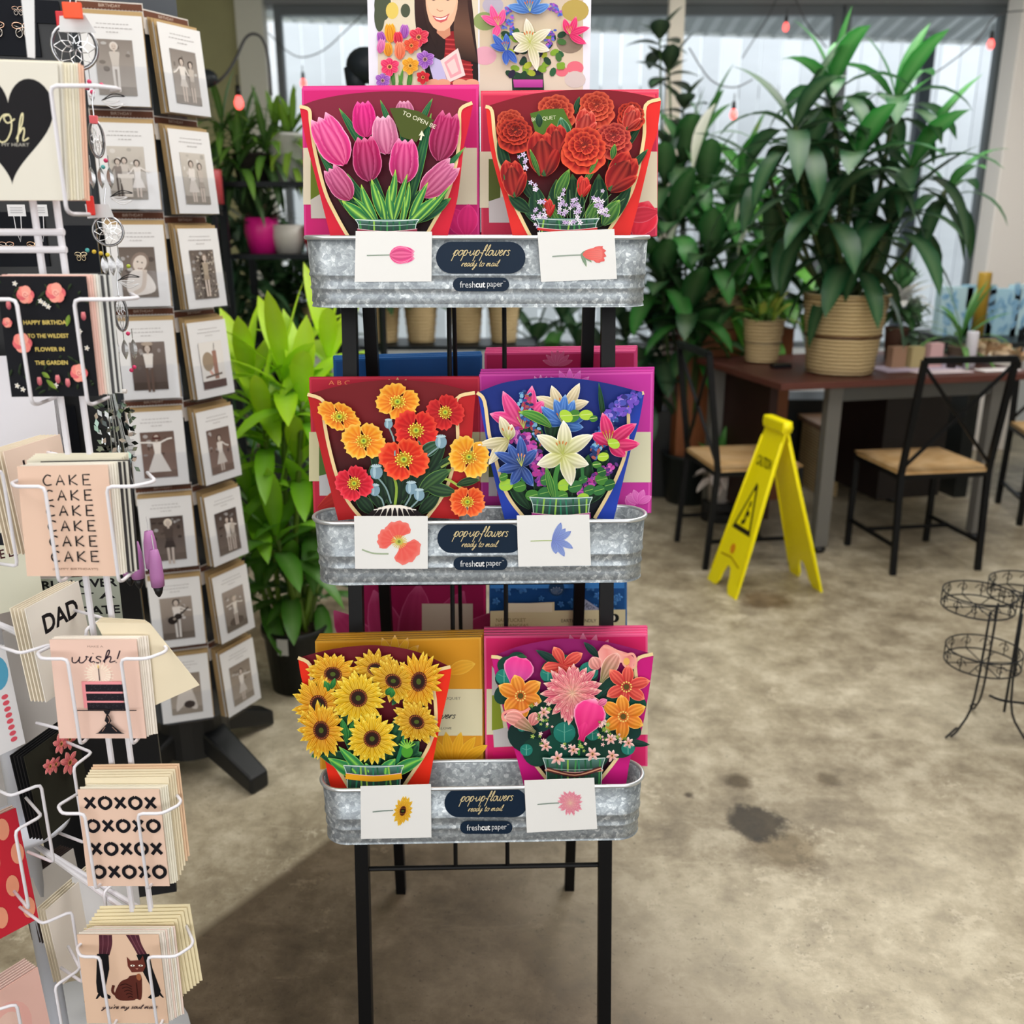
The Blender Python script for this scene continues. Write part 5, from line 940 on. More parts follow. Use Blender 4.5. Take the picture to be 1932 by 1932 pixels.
def pocket(pl, face, k, top, idx, nk=4, sp=.0026):
    """one pocket: sleeve tray, heading tag, kraft envelopes, photo card; top = z of the card's upper edge"""
    W, H = .108*K, .156*K
    base = pl.l(0, top-H)
    tl = R(4); q = PL(V((pl.O.x, pl.O.y, top-H))+pl.N*.010, face, tl)
    # tag + tray are parts of the rack
    m = MB(); m.slab([q.l(-W/2-.004, H-.02, -.006), q.l(W/2+.004, H-.02, -.006), q.l(W/2+.004, H+.030, -.006), q.l(-W/2-.004, H+.030, -.006)], .0012, 'e4ded6'); tg = m.build('heading_tag', 'paper', rack)
    A = Art(q.loc(-W/2-.004, H+.030, .00115, -.00115), -.0057); A.rect(2, 2, 115, 13, '6a4434'); A.txt('BIRTHDAY', 58, 7.2, 38, 5.2, 'cdb9a8')
    for j in range(19): A.ell(5+j*6, 13, 3, 1.6, '6a4434', 0, 6)
    A.done('tag_print', tg, 'paper')
    d = sp*nk+.007
    m = MB(); c = 'e8ecf0'
    m.slab([q.l(-W/2-.006, -.004, d), q.l(W/2+.006, -.004, d), q.l(W/2+.006, H*.44, d), q.l(-W/2-.006, H*.44, d)], .0012, c); m.slab([q.l(-W/2-.006, -.004, -.009), q.l(-W/2-.006, -.004, d), q.l(-W/2-.006, H*.44, d), q.l(-W/2-.006, H*.44, -.009)], .0012, c)
    m.slab([q.l(W/2+.006, -.004, d), q.l(W/2+.006, -.004, -.009), q.l(W/2+.006, H*.44, -.009), q.l(W/2+.006, H*.44, d)], .0012, c); m.slab([q.l(-W/2-.006, -.0055, -.009), q.l(W/2+.006, -.0055, -.009), q.l(W/2+.006, -.0055, d), q.l(-W/2-.006, -.0055, d)], .0012, c)
    m.build('clear_pocket', 'clear_acrylic', rack)
    side = 'front' if face == fA else 'right'
    lab = f'sepia photo card of {LBL[idx]} on the spinner'
    for j in range(nk):
        o = .0005+sp*j ; dx = random.uniform(-.002, .002)+(nk-j)*.0006; up = .006+.0016*(nk-j)
        m = MB(); kr = j % 2 == 0 or j < 2; m.slab([q.l(-W/2+dx, 0, o), q.l(W/2+dx, 0, o), q.l(W/2+dx, H+(up if kr else .001), o), q.l(-W/2+dx, H+(up if kr else .001), o)], .0016, 'b99b6c' if kr else 'dcdad6')
        tag(m.build('kraft_envelope' if kr else 'white_card', 'kraft' if kr else 'paper'), (f'brown kraft envelope behind the photo card of {LBL[idx]}' if kr else f'plain white card edge behind the photo card of {LBL[idx]}'), 'envelope' if kr else 'card', f'stock behind the {LBL[idx]} card')
    o = sp*nk+.0022; t = thing('photo_card', lab, 'card', q.l(0, 0, o), 'sepia photo greeting cards')
    m = MB(); m.slab([q.l(-W/2, 0, o), q.l(W/2, 0, o), q.l(W/2, H, o), q.l(-W/2, H, o)], .0008, 'e6e5e4'); m.build('card_stock', 'paper', t)
    A = Art(q.loc(-W/2, H, .001*K, -.001*K), o+.0002, .00004)
    for j, wd in enumerate((52, 60, 20)):
        x = 54-wd/2
        while x < 54+wd/2: l = random.uniform(3, 7); A.rect(x, 15+j*7, x+l, 16.2+j*7, 'aaa6a4'); x += l+1.6
    scene1(A, idx, 21, 42, 87, 138); A.done('sepia_print', t, 'paper', False)
for k in range(8):
    top = ZK(1.302-.184*(k-3))
    pA = PL(V((CA.x, CA.y, 0)), fA); pB = PL(V((CB.x, CB.y, 0)), fB)
    pocket(pA, fA, k, top, k, 3); pocket(pB, fB, k, top-.010, 8+k, 5, .0052)
pC = PL(V((CC.x, CC.y, 0)), fC)
for k in range(5):   # the face turned away to the left shows only kraft edges and tags
    top = ZK(1.50-.184*k); q = pC
    m = MB(); m.slab([q.l(-.05, top-.15, .012), q.l(.058, top-.15, .012), q.l(.058, top, .012), q.l(-.05, top, .012)], .01, 'b99b6c'); tag(m.build('kraft_envelope', 'kraft'), f'brown kraft envelopes bundle on the spinner face turned left, row {["at eye level", "second down", "third down", "fourth down", "fifth down"][k]}', 'envelope', 'kraft bundles on the left face')
# ------------------------------------------------------------------ white wire spinner in front
WY = 1.13
wx = at(45, 1560, 1.36).x
spin = thing('wire_spinner', 'white wire greeting card spinner with a grey pole, nearest at left', 'card rack', (wx, 1.36, 0))
m = MB(); m.lathe([(0, 0), (.017, 0), (.017, 1.95), (0, 1.95)], (wx, 1.36, 0), 20, 'c9ccd4'); m.build('pole', 'painted_metal', spin, True)
m = MB(); m.lathe([(0, 0), (.22, 0), (.22, .012), (.05, .03), (0, .03)], (wx, 1.36, 0), 32, 'd8d9de'); m.build('floor_base', 'painted_metal', spin, True)
zd = fl(45, 1555, 0); zd = at(45, 1558, 1.36).z
m = MB(); m.lathe([(0, 0), (.072, 0), (.072, .008), (.018, .012), (0, .012)], (wx, 1.36, zd), 32, 'd5d8e2'); m.build('collar_disc', 'painted_metal', spin, True)
WC = 'e6e4ea'
pw = PL((0, WY, 0), 0)
def wz(px, py): return pw.w(px, py)
# twin vertical wires behind the card column
for a, b in (((62, 380), (262, 1740)), ((106, 380), (290, 1740))):
    p0 = at(*a, WY+.045); x = p0.x
    m = MB(); m.tube([(x, WY+.045, .45), (x, WY+.045, 1.55)], .0042, WC); m.build('upright_wire', 'painted_metal', spin)
m = MB(); z = at(60, 438, WY+.045).z; x0, x1 = at(-40, 438, WY+.045).x, at(124, 440, WY+.045).x; m.tube([(x0, WY+.041, z), (x1, WY+.041, z)], .004, WC); m.tube([(x0, WY+.041, z-.02), (x1, WY+.041, z-.02)], .004, WC)
m.build('cross_wire', 'painted_metal', spin)
for z in (.5, .9, 1.4, 1.53): 
    m = MB(); m.tube([(wx, 1.36, z), (at(62, 380, WY+.045).x, WY+.045, z)], .004, WC); m.tube([(wx, 1.36, z), (at(106, 380, WY+.045).x, WY+.045, z)], .004, WC); m.build('cross_wire', 'painted_metal', spin)
def basket(y_ring, x0, x1, drop, off=.030, vx=(.3, .7), back=.04):
    """wire basket holding a stack: side hooks, front loop, two legs running down; all in photo pixels on planes at real depths"""
    F = WY-off; m = MB(); L = at(x0, y_ring, F); Rr = at(x1, y_ring, F); zc = L.z; r = .0023
    a = L.x+(Rr.x-L.x)*vx[0]; b = L.x+(Rr.x-L.x)*vx[1]; zb_ = zc-drop
    fr = lambda x: V((x, F, zc))
    m.tube(rnd([V((L.x+.02, WY+back, zc+.002)), V((L.x, F+.022, zc)), V((L.x, F+.016, zc)), V((L.x+.012, F, zc)), V((a, F, zc)), V((a, F, zb_)), V((a, F+.012, zb_-.004)), V((a, WY+back, zb_-.004))]), r, WC, 8)
    m.build('wire_arm', 'painted_metal', spin, True); m = MB()
    m.tube(rnd([V((Rr.x-.02, WY+back, zc+.002)), V((Rr.x, F+.030, zc)), V((Rr.x, F+.02, zc)), V((Rr.x-.016, F, zc)), V((b, F, zc)), V((b, F, zb_)), V((b, F+.012, zb_-.004)), V((b, WY+back, zb_-.004))]), r, WC, 8)
    m.build('wire_arm', 'painted_metal', spin, True)
def rnd(P, k=.25):
    """round polyline corners a little"""
    o = [P[0]]
    for i in range(1, len(P)-1):
        a, b, c = P[i-1], P[i], P[i+1]; q = min(.007, (a-b).length*.4, (c-b).length*.4); o += [b+(a-b).normalized()*q, b+((a-b).normalized()+(c-b).normalized())*q*.25, b+(c-b).normalized()*q]
    return o+[P[-1]]
def gcard(name, label, corners, art, n, col, scol, bk=(), off=0, group='greeting cards in the wire spinner', dxp=.0022, lean=.0):
    """front card from photo corners TL,TR,BR,BL; n cards standing behind it"""
    p = PL((0, WY-off, at(corners[3][0], corners[3][1], WY).z), R(0), R(2)); C4 = [p.w(*c) for c in corners]
    t = thing(name, label, 'card', (C4[2]+C4[3])/2, group)
    m = MB(); m.slab([C4[3], C4[2], C4[1], C4[0]], .0012, col); m.build('card_stock', 'paper', t)
    x0 = (corners[0][0]+corners[3][0])/2
    (ax, ay), (bx, by_), (cx, cy), (dx, dy) = corners
    def mp(a, b, o=0):  # 0..100 x 0..130 card units
        u, v = a/100, b/130; x = (ax*(1-u)+bx*u)*(1-v)+(dx*(1-u)+cx*u)*v; y = (ay*(1-u)+by_*u)*(1-v)+(dy*(1-u)+cy*u)*v; return p.w(x, y, o)
    A = Art(mp, .0003, .00005); art(A); A.done('printed_front', t, 'paper', False)
    for i in range(n):
        m = MB(); d = V((dxp*(i+1)+random.uniform(-.0006, .0006), .0020*(i+1)+.0012, lean*(i+1)+random.uniform(0, .002))); c = bk[i] if i < len(bk) else scol
        m.slab([C4[3]+d, C4[2]+d, C4[1]+d, C4[0]+d], .0013, c, p.N)
        tag(m.build('greeting_card', 'paper'), f'card in the stack tucked behind the {name.replace("_", " ")} on the wire spinner', 'card', f'cards behind the {name}')
    return t, C4
def oh(A):
    A.rect(0, 0, 100, 130, 'dcd8cc')
    A.poly([(51+43*math.sin(t)**3, 57-(13*math.cos(t)-5*math.cos(2*t)-2*math.cos(3*t)-math.cos(4*t))*3.45) for t in [(.1+q*(2*PI-.2)/60) for q in range(61)]], '1c1b1e')
    A.script('Oh', 54, 62, 30, 27, 'e4dcb0', 1.3, 0, .12); A.txt('MY HEART', 56, 78, 26, 3, 'b8b4a8')
def hb(A):
    A.rect(0, 0, 100, 130, '16171c'); random.seed(31)
    for q in range(50): A.leaf(*(lambda x, y: (x, y, x+random.uniform(-9, 9), y+random.uniform(-9, 9)))(random.uniform(4, 96), random.choice([random.uniform(5, 30), random.uniform(85, 125)])), 3, '22301f', '2c3a28', '4a5a38')
    for x, y, r in ((30, 20, 9), (64, 18, 10), (20, 72, 10), (80, 105, 9), (6, 50, 5)):
        for q in range(6): A.ell(x+r*.5*math.cos(q), y+r*.5*math.sin(q), r*.62, None, ['e06a70', 'f08a80', 'f4a090'][q % 3], 0, 12)
        A.ell(x, y, r*.4, None, 'f4b0a0'); A.stroke([(x+r*.3*math.cos(t*.8)*(1-t/12), y+r*.3*math.sin(t*.8)*(1-t/12)) for t in range(9)], .7, 'd05a60', 2)
    for x, y in ((50, 30), (46, 27), (54, 33), (8, 118), (14, 122), (20, 8), (92, 78), (52, 118), (86, 60)): A.tiny(x, y, 3, 'f2eee6', 'c8a848')
    for x, y in ((10, 30), (55, 110), (66, 114), (92, 42), (34, 112)): A.tulip(x, y+6, x, y-4, 6, 'c04a60', 'f08a90', 'f8b0b0')
    for x, y, tx, ty in ((42, 112, 52, 122), (38, 104, 46, 110), (76, 42, 72, 54)): A.leaf(x, y, tx, ty, 5, '5a7a2a', '8aa83a', 'b8cc6a')
    for i, (s, w) in enumerate((('HAPPY BIRTHDAY', 52), ('TO THE WILDEST', 46), ('FLOWER IN', 33), ('THE GARDEN', 37))): A.txt(s, 50, 50+i*14.5, w, 4.6, 'd8c06a', 0, 0, .02)
def cake(A):
    A.rect(0, 0, 100, 130, 'e6c5b0')
    for i in range(6): A.caps('CAKE', 27+i*.3, 11+i*18, 10.5, 12, 4, '17161c', 1.7)
    A.txt('(HAPPY BIRTHDAY!!)', 54, 122, 50, 3, '8a6a58')
def wish(A):
    A.rect(0, 0, 100, 130, 'ebc9ba'); A.txt('MAKE A', 52, 9, 18, 2.6, '9a7a70'); A.script('wish!', 52, 22, 56, 17, '2a1a2a', 1.5, 0, .1)
    A.ell(53, 46, 14, 14, 'f4dccb')
    for k in range(22): an = R(k*360/22); A.stroke([(53+8*math.cos(an), 46+8*math.sin(an)), (53+17*math.cos(an), 46+17*math.sin(an))], .8, 'fbf0de', 0)
    A.stroke([(53, 38), (53, 54)], 1, '3a2a38', 0); A.petal(53, 38, 0, 5, 2.4, 'f0c060', 'f8e0a0', 'fff4d0')
    A.rect(32, 55, 78, 90, 'f29aa0')
    for y in (59, 71, 83): A.rect(36, y, 80, y+9.5, '221f26')
    for k in range(90): A.ell(random.uniform(37, 79), random.choice([59, 71, 83])+random.uniform(1, 8.5), .5, None, '4a464e', 0, 4)
    A.rect(20, 92.6, 92, 94, '1c1a20')
    for P_ in ([(54, 94), (62, 94), (60, 98), (56, 98)], [(57, 98), (59, 98), (62, 107), (58, 112), (54, 107)], [(57, 110), (60, 110), (72, 122), (76, 124), (42, 124), (46, 122)]): A.poly(P_, '1c1a20')
    A.stroke([(58, 101), (60, 106), (58, 110)], .7, 'b08a7a', 2); A.stroke([(54, 115), (50, 121)], .7, 'b08a7a', 0); A.stroke([(62, 115), (67, 121)], .7, 'b08a7a', 0)
def xo(A):
    A.rect(0, 0, 100, 130, 'e8c8b4')
    for i in range(4): A.caps('XOXOX' if i % 2 == 0 else 'OXOXO', 7+i*.6, 10+i*31, 13.5, 15.5, 5, '15141a', 4.2)
def cat(A):
    A.rect(0, 0, 100, 130, 'e5c4aa')
    for L_, R_, c in (([(27, 0), (26, 14), (24, 30)], [(43, 0), (42, 14), (37, 30)], '4a2430'), ([(60, 0), (66, 14), (72, 30)], [(76, 0), (78, 14), (84, 30)], '4a2430')):
        A.band(L_, R_, [c, '5a2c38', c], 3)
        for q in (.3, .7): A.stroke([(a[0]+(b_[0]-a[0])*q, a[1]) for a, b_ in zip(L_, R_)], 1, '7a4a54', 3)
    A.poly([(22, 28), (36, 28), (35, 50), (26, 84), (33, 90), (32, 94), (22, 92), (17, 84), (17, 70)], '131317'); A.poly([(19, 84), (14, 94), (16, 94), (21, 88)], '131317'); A.poly([(70, 29), (86, 28), (88, 50), (95, 82), (92, 90), (82, 94), (78, 92), (86, 84), (76, 55)], '131317'); A.poly([(93, 82), (98, 92), (96, 92), (91, 86)], '131317')
    A.poly([(60, 60), (72, 60), (73, 72), (70, 94), (64, 94), (60, 96), (44, 96), (38, 88), (46, 70), (56, 64)], '5a2a22', 4); A.stroke([(44, 92), (36, 84), (38, 74)], 3.4, '5a2a22', 5)
    A.poly([(58, 32), (62, 38), (74, 37), (78, 30), (80, 46), (76, 54), (62, 55), (58, 46)], '6a332a'); 
    for q in range(5): A.stroke([(46+q*2, 74+q*4.5), (53+q, 72+q*4.5), (60, 76+q*4)], 1.3, '331510', 3)
    for q in (64, 74): A.ell(q, 45, 2.8, 1.3, 'f4eee0'); A.ell(q, 45, .8, 1, '1a1010')
    A.poly([(67, 49), (71, 49), (69, 51)], 'c88a7a'); A.ell(70, 62, 3, 5, '9a5a3a'); A.stroke([(66, 70), (66, 93)], 1, '331510', 0)
    A.script("you're my soul mate", 54, 107, 68, 8.5, '4a3a3a', .9)
random.seed(22)
CR = 'ece6d4'; KD = '2c2a2a'
T1 = gcard('heart_card', 'cream card with a black heart and gold Oh lettering on the wire spinner', [(-90, 112), (108, 118), (122, 378), (-76, 378)], oh, 9, 'dcd8cc', CR, ['e8e4d8', 'efe9d8', 'f0e8d0', 'e9e2cc', 'efe9d8', 'e6dfc9', 'efe9d8', 'efc4ac', 'efc4ac'])
T2 = gcard('floral_birthday_card', 'black floral card wishing happy birthday to the wildest flower on the wire spinner', [(-8, 521), (163, 521), (187, 747), (22, 749)], hb, 9, 'e8c4b8', 'e9dccb', ['edc6ba', 'edc6ba', 'ead8cc', 'e5e4dc', 'dcdcd8', '4a4a4c', 'dcdcd8', '4a4a4c', 'dcdcd8'])
T3 = gcard('cake_card', 'peach card lettered cake six times on the wire spinner', [(32, 880), (203, 877), (222, 1087), (51, 1087)], cake, 9, 'ebd4c6', CR, ['efe8dc', 'efe8dc', 'ece6d8', 'e4dfd2', '3a3838', 'dcd8cc', '3a3838', 'dcd8cc', '3a3838'])
T4 = gcard('wish_card', 'peach make a wish card with a black layer cake on the wire spinner', [(93, 1207), (257, 1207), (276, 1393), (112, 1393)], wish, 5, 'ebc9ba', CR, ['f1e8dc']*5)
T5 = gcard('kiss_card', 'peach card with rows of black x and o on the wire spinner', [(146, 1490), (300, 1490), (320, 1672), (166, 1672)], xo, 4, 'e8c8b4', CR)
T6 = gcard('cat_boots_card', 'peach card with a brown cat between tall black boots on the wire spinner', [(145, 1764), (299, 1764), (318, 1931), (164, 1931)], cat, 8, 'ecc8ae', CR, ['f0ebe0', 'efe4da', 'f0ebe0', 'efd8cc', 'f0ebe0', 'ebe0cc', 'f0ebe0', 'efd8cc'])
basket(162, -110, 205, .128, .018, (.0, .65)); 
basket(565, -60, 242, .120, .020, (.30, .66)); basket(918, 10, 275, .123, .020, (.28, .72)); basket(1243, 60, 300, .124, .016, (.28, .70)); basket(1535, 100, 328, .122, .014, (.26, .70)); basket(1805, 136, 352, .13, .020, (.24, .66))
# envelopes fanned out behind
def loose(name, label, cat_, pts, Y, col, th=.0015, group=None, mat='paper', yaw=0):
    p = PL((0, Y, at(pts[3][0], max(q_[1] for q_ in pts), Y).z), yaw, R(2)); m = MB(); P = [p.w(*c) for c in pts]
    m.slab([P[3], P[2], P[1], P[0]], th, col, p.N); return tag(m.build(name, mat), label, cat_, group)
for i in range(4): loose('cream_envelope', 'cream envelope slipping sideways beside the make a wish card', 'envelope', [(180+i*3, 1174-i*3), (282-i*3, 1176-i*2), (376-i*5, 1293-i*4), (268, 1342-i*6)], WY+.016+.003*i, 'e9dcc0', .0012, 'slipping cream envelopes')
for i in range(6): loose('cream_envelope', 'cream envelope standing behind the x and o card', 'envelope', [(160+i*3, 1468-i*5), (318+i*4, 1466-i*5), (338+i*4, 1660-i*9), (180+i*3, 1660)], WY+.013+.003*i, 'efe2c4' if i < 4 else 'eccaa8', .0012, 'envelopes behind the x and o card')
for i in range(7): loose('cream_envelope', 'cream envelope standing behind the cat and boots card', 'envelope', [(158+i*5, 1752-i*7), (322+i*6, 1748-i*7), (346+i*6, 1880-i*5), (180, 1880)], WY+.022+.003*i, 'efe2bc', .0012, 'envelopes behind the cat card')
for i in range(5): loose('cream_envelope', 'cream envelope standing behind the cake card', 'envelope', [(50+i*4, 868-i*3), (226+i*4, 866-i*3), (244, 1040), (70, 1040)], WY+.026+.003*i, 'ece6d2', .0012, 'envelopes behind the cake card')
# side-facing stacks on neighbouring faces of the spinner
def side_stack(px, py, Y, yaw, n, w, h, face, edge, label, art=None, dz=0, top=True, group=None, nm2='greeting_card'):
    c = at(px, py, Y); q = PL(c, R(yaw), R(4)); grp = group or 'side stack '+label
    for i in range(n):
        o = -.006*i
        m = MB(); m.slab([q.l(-w/2, -h/2, o), q.l(w/2, -h/2, o), q.l(w/2, h/2, o), q.l(-w/2, h/2, o)], .0016, face if i == 0 else edge)
        if i == 0 and art:
            t = thing(nm2, label, 'card', q.l(0, -h/2, o), grp); m.build('card_stock', 'paper', t); A = Art(q.loc(-w/2, h/2, w/100, -h/130), .0004, .00006); art(A); A.done('printed_front', t, 'paper', False)
        else: tag(m.build(nm2, 'paper'), label if i == 0 else ('card edge behind the '+label).replace(' below the cake card', '')[:90], 'card', grp)
def dad(A): A.rect(0, 0, 100, 130, 'ece6dc'); A.txt('DAD', 56, 32, 66, 26, '1c1a1c', 0, 0, .03)
def lal(A): A.rect(0, 0, 100, 130, 'f0d8c8'); A.txt('LALA', 56, 24, 60, 14, '2a2224', 0, 0, .02); A.txt('LALA', 56, 48, 60, 14, '2a2224', 0, 0, .02)
def flo(A):
    A.rect(0, 0, 100, 130, '2c2c24'); random.seed(9)
    for k in range(6): A.bloom(random.uniform(15, 85), random.uniform(10, 90), random.uniform(12, 22), 'e05a6a', 'f08a88', 'f8b0a8', 6, .5, True)
def pnk(A): A.rect(0, 0, 100, 130, 'f0c4b8'); A.ell(50, 60, 30, 40, 'f0b8ae'); A.ell(50, 60, 18, 26, 'eecabc')
side_stack(118, 1208, 1.24, 76, 5, .108, .14, 'ece6dc', 'efe4cf', 'cream dad card below the cake card', dad)
side_stack(82, 930, 1.24, 77, 6, .108, .14, 'f0dccc', 'efe2cc', 'pale la la card beside the cake card', lal)
side_stack(112, 1470, 1.26, 76, 5, .108, .14, '2c2c24', '202022', 'black coral-flowered card by the x and o card', flo)
side_stack(150, 1745, 1.28, 72, 4, .108, .14, 'efe6dc', 'ede2cc', 'cream card angled above the cat card')
side_stack(112, 1690, 1.38, 66, 6, .09, .13, 'd8d4d0', '4a3f3c', 'grey card beside the grey pole')
side_stack(18, 1950, 1.12, 55, 7, .115, .15, 'f0c4b8', 'f2d4ca', 'blush pink card at the lower left corner', pnk)
side_stack(62, 1290, 1.42, 40, 2, .14, .20, 'c8c4c2', '1c1a1a', 'large grey card leaning left of the dad card')
side_stack(50, 1120, 1.44, 38, 2, .13, .17, 'b8b0ac', '1c1a1a', 'large taupe card above the grey one')
side_stack(62, 1450, 1.44, 40, 2, .13, .15, 'bab6b2', '1a1818', 'grey folded card below the large grey card')
def red(A):
    A.rect(0, 0, 100, 130, 'cc2c3c'); random.seed(5)
    for x, y in ((20, 14), (50, 10), (82, 16), (34, 42), (66, 46), (92, 48), (14, 66), (48, 74), (80, 80), (28, 102), (62, 108), (92, 112)): A.ell(x, y, 7, 12, 'f0a080')
def blu(A): A.rect(0, 0, 100, 130, 'e8e8ec'); A.ell(84, 30, 14, 22, '5aa8cc'); [A.ell(88, 62+q*8, 4, 3, 'e05a6a') for q in range(8)]
side_stack(-34, 1672, 1.16, 50, 3, .13, .19, 'cc2c3c', 'e8c8b8', 'red peach-dotted card at the left edge', red); side_stack(-52, 1345, 1.14, 58, 2, .12, .15, 'e8e8ec', 'dcdce0', 'white blue-balloon card at the left edge', blu)
def gd(A): A.rect(0, 0, 100, 130, 'd6d6c4'); A.poly([(25, 20), (60, 10), (92, 20), (60, 30)], '22242a'); A.txt('GAME DAY', 56, 42, 74, 14, '4a2a2a', 0, 0, .02)
side_stack(2, 1075, 1.30, 40, 1, .10, .13, 'd6d6c4', 'c8c8b8', 'pale green game day card left of the cake card', gd)
def uni(A): A.rect(0, 0, 100, 130, 'a6aca0'); A.txt('RUN OVER', 50, 10, 96, 14, '17181a', 0, 0, .03); A.txt('JUST A', 50, 32, 88, 14, '17181a', 0, 0, .03); A.txt('TAILGATE', 50, 54, 96, 14, '17181a', 0, 0, .03)
side_stack(158, 1165, 1.36, 8, 1, .115, .13, 'a6aca0', 'a0a69a', 'grey green tailgate card behind the dad card', uni)
side_stack(30, 830, 1.40, 12, 4, .12, .25, 'dcdae0', 'c8c6cc', 'tall white sleeve behind the la la card')
side_stack(205, 1720, 1.30, 10, 1, .10, .14, 'e4e4e6', 'd8d8da', 'white card with small print behind the x and o card')
for i, (x, y, Y, yw) in enumerate(((18, 875, 1.2, 62), (110, 1195, 1.19, 62), (90, 1455, 1.2, 60), (150, 1690, 1.2, 55), (60, 1860, 1.13, 40), (-20, 1570, 1.12, 45))):
    c = at(x, y, Y); q = PL(c, R(yw)); m = MB(); w = .13; P = [q.l(-w/2, 0, -.05), q.l(-w/2, 0, .012), q.l(-w*.2, 0, .022), q.l(-w*.2, -.13, .022), q.l(-w*.2, -.135, -.04)]; m.tube(rnd(P), .0023, WC, 8); m.build('wire_arm', 'painted_metal', spin, True); m = MB()
    P = [q.l(w/2, 0, -.05), q.l(w/2, 0, .012), q.l(w*.2, 0, .022), q.l(w*.2, -.13, .022), q.l(w*.2, -.135, -.04)]; m.tube(rnd(P), .0023, WC, 8); m.build('wire_arm', 'painted_metal', spin, True)
# ------------------------------------------------------------------ dark jewellery panel between the two spinners
bp_ = PL(at(70, 400, 1.52), R(14)); O = bp_.w(70, 400)
jp = thing('jewellery_panel', 'tall black display panel of carded earrings behind the white spinner', 'display panel', (O.x, O.y, 0))
m = MB(); c4 = [bp_.w(x, 400) for x in (-120, 175)]; a, b_ = c4[0], c4[1]
m.slab([V((a.x, a.y, .25)), V((b_.x, b_.y, .25)), V((b_.x, b_.y, 1.95)), V((a.x, a.y, 1.95))], .012, '0d0f13'); m.build('panel_board', 'plastic', jp)
m = MB(); mid = (a+b_)/2+bp_.N*-.03; m.lathe([(0, 0), (.09, 0), (.09, .02), (.02, .03), (.02, .25), (0, .25)], (mid.x, mid.y, 0), 24, '121418'); m.build('panel_base', 'plastic', jp)
def jcard(px, py, w, h, label, fn, col='10131a'):
    q = PL(bp_.w(px, py, .004), R(14)); t = thing('earring_card', label, 'earrings', q.l(0, -h/2), 'earring cards on the black panel')
    m = MB(); m.slab([q.l(-w/2, -h/2, .001), q.l(w/2, -h/2, .001), q.l(w/2, h/2, .001), q.l(-w/2, h/2, .001)], .001, col); m.build('backing_card', 'paper', t)
    m = MB(); fn(m, q); m.build('earring_pair', 'silver', t, True)
def wing(m, q, x, y, s, cols=('c9a18a', 'a9a39c')):
    for sx in (-1, 1):
        for (dx, dy, a, b2) in ((.5, .3, .55, .3), (.4, -.4, .35, .42)):
            ps = [q.l(x+sx*s*(dx+a*math.cos(t)*.9), y+s*(dy+b2*math.sin(t)), .003) for t in [k*PI/6 for k in range(12)]]; m.tube(ps, s*.07, cols[0] if dy > 0 else cols[1], 6, True)
            m.tube([q.l(x, y, .003), q.l(x+sx*s*(dx+a*.6), y+s*dy, .004)], s*.05, cols[1], 5)
    m.tube([q.l(x, y-s*.5, .004), q.l(x, y+s*.5, .004)], s*.08, cols[1], 6)
jcard(20, 66, .075, .055, 'butterfly earrings on a dark card at the top left corner', lambda m, q: (wing(m, q, -.02, .008, .014), wing(m, q, .018, .008, .014)))
jcard(35, 20, .11, .03, 'dark earring card at the top edge of the panel', lambda m, q: wing(m, q, .0, 0, .008))
jcard(38, 452, .075, .08, 'leaf earrings on a black card below the heart card', lambda m, q: (wing(m, q, -.02, -.01, .011), wing(m, q, .02, -.01, .011, ('c9a88a', 'c9a88a'))))
jcard(152, 470, .05, .07, 'small black earring card with pale leaf drop', lambda m, q: wing(m, q, 0, -.01, .009, ('d8c8a8', 'c8b898')))
jcard(92, 820, .09, .09, 'oval filigree pendant on black card above the cake card', lambda m, q: [m.tube([q.l(-.01+r_*math.cos(t), -.005+r_*1.7*math.sin(t), .003+r_*.1) for t in [k*PI/8 for k in range(16)]], .0009, 'c8c8c6', 5, True) for r_ in (.004, .007, .010, .013)])
# plastic loops and small swing tags that hang from the panel hooks
def swing(px, py, Y, w, h, label, lines=3):
    q = PL(at(px, py, Y), R(8)); t = thing('swing_tag', label, 'tag', q.l(0, -h/2), 'small white swing tags'); m = MB(); m.slab([q.l(-w/2, -h/2), q.l(w/2, -h/2), q.l(w/2, h/2), q.l(-w/2, h/2)], .0006, 'e2e2e4'); m.build('tag_card', 'paper', t)
    A = Art(q.loc(-w/2, h/2, w/100, -h/100), .0003)
    for k in range(lines): A.rect(15, 25+k*20, 85, 30+k*20, 'a8a8ac')
    A.done('tag_print', t, 'paper'); m = MB(); m.tube([q.l(-w*.2, -h/2), q.l(-w*.15, -h/2-.02, .002), q.l(0, -h/2-.035, .002), q.l(w*.15, -h/2-.02, .002), q.l(w*.2, -h/2)], .0006, 'dcdce0', 5); m.build('plastic_loop', 'plastic', t)
swing(31, 397, 1.42, .024, .016, 'white swing tag left under the heart card'); swing(74, 397, 1.42, .022, .016, 'white swing tag right under the heart card'); swing(245, 850, 1.35, .014, .034, 'white price tag on the silver leaf charms', 4)
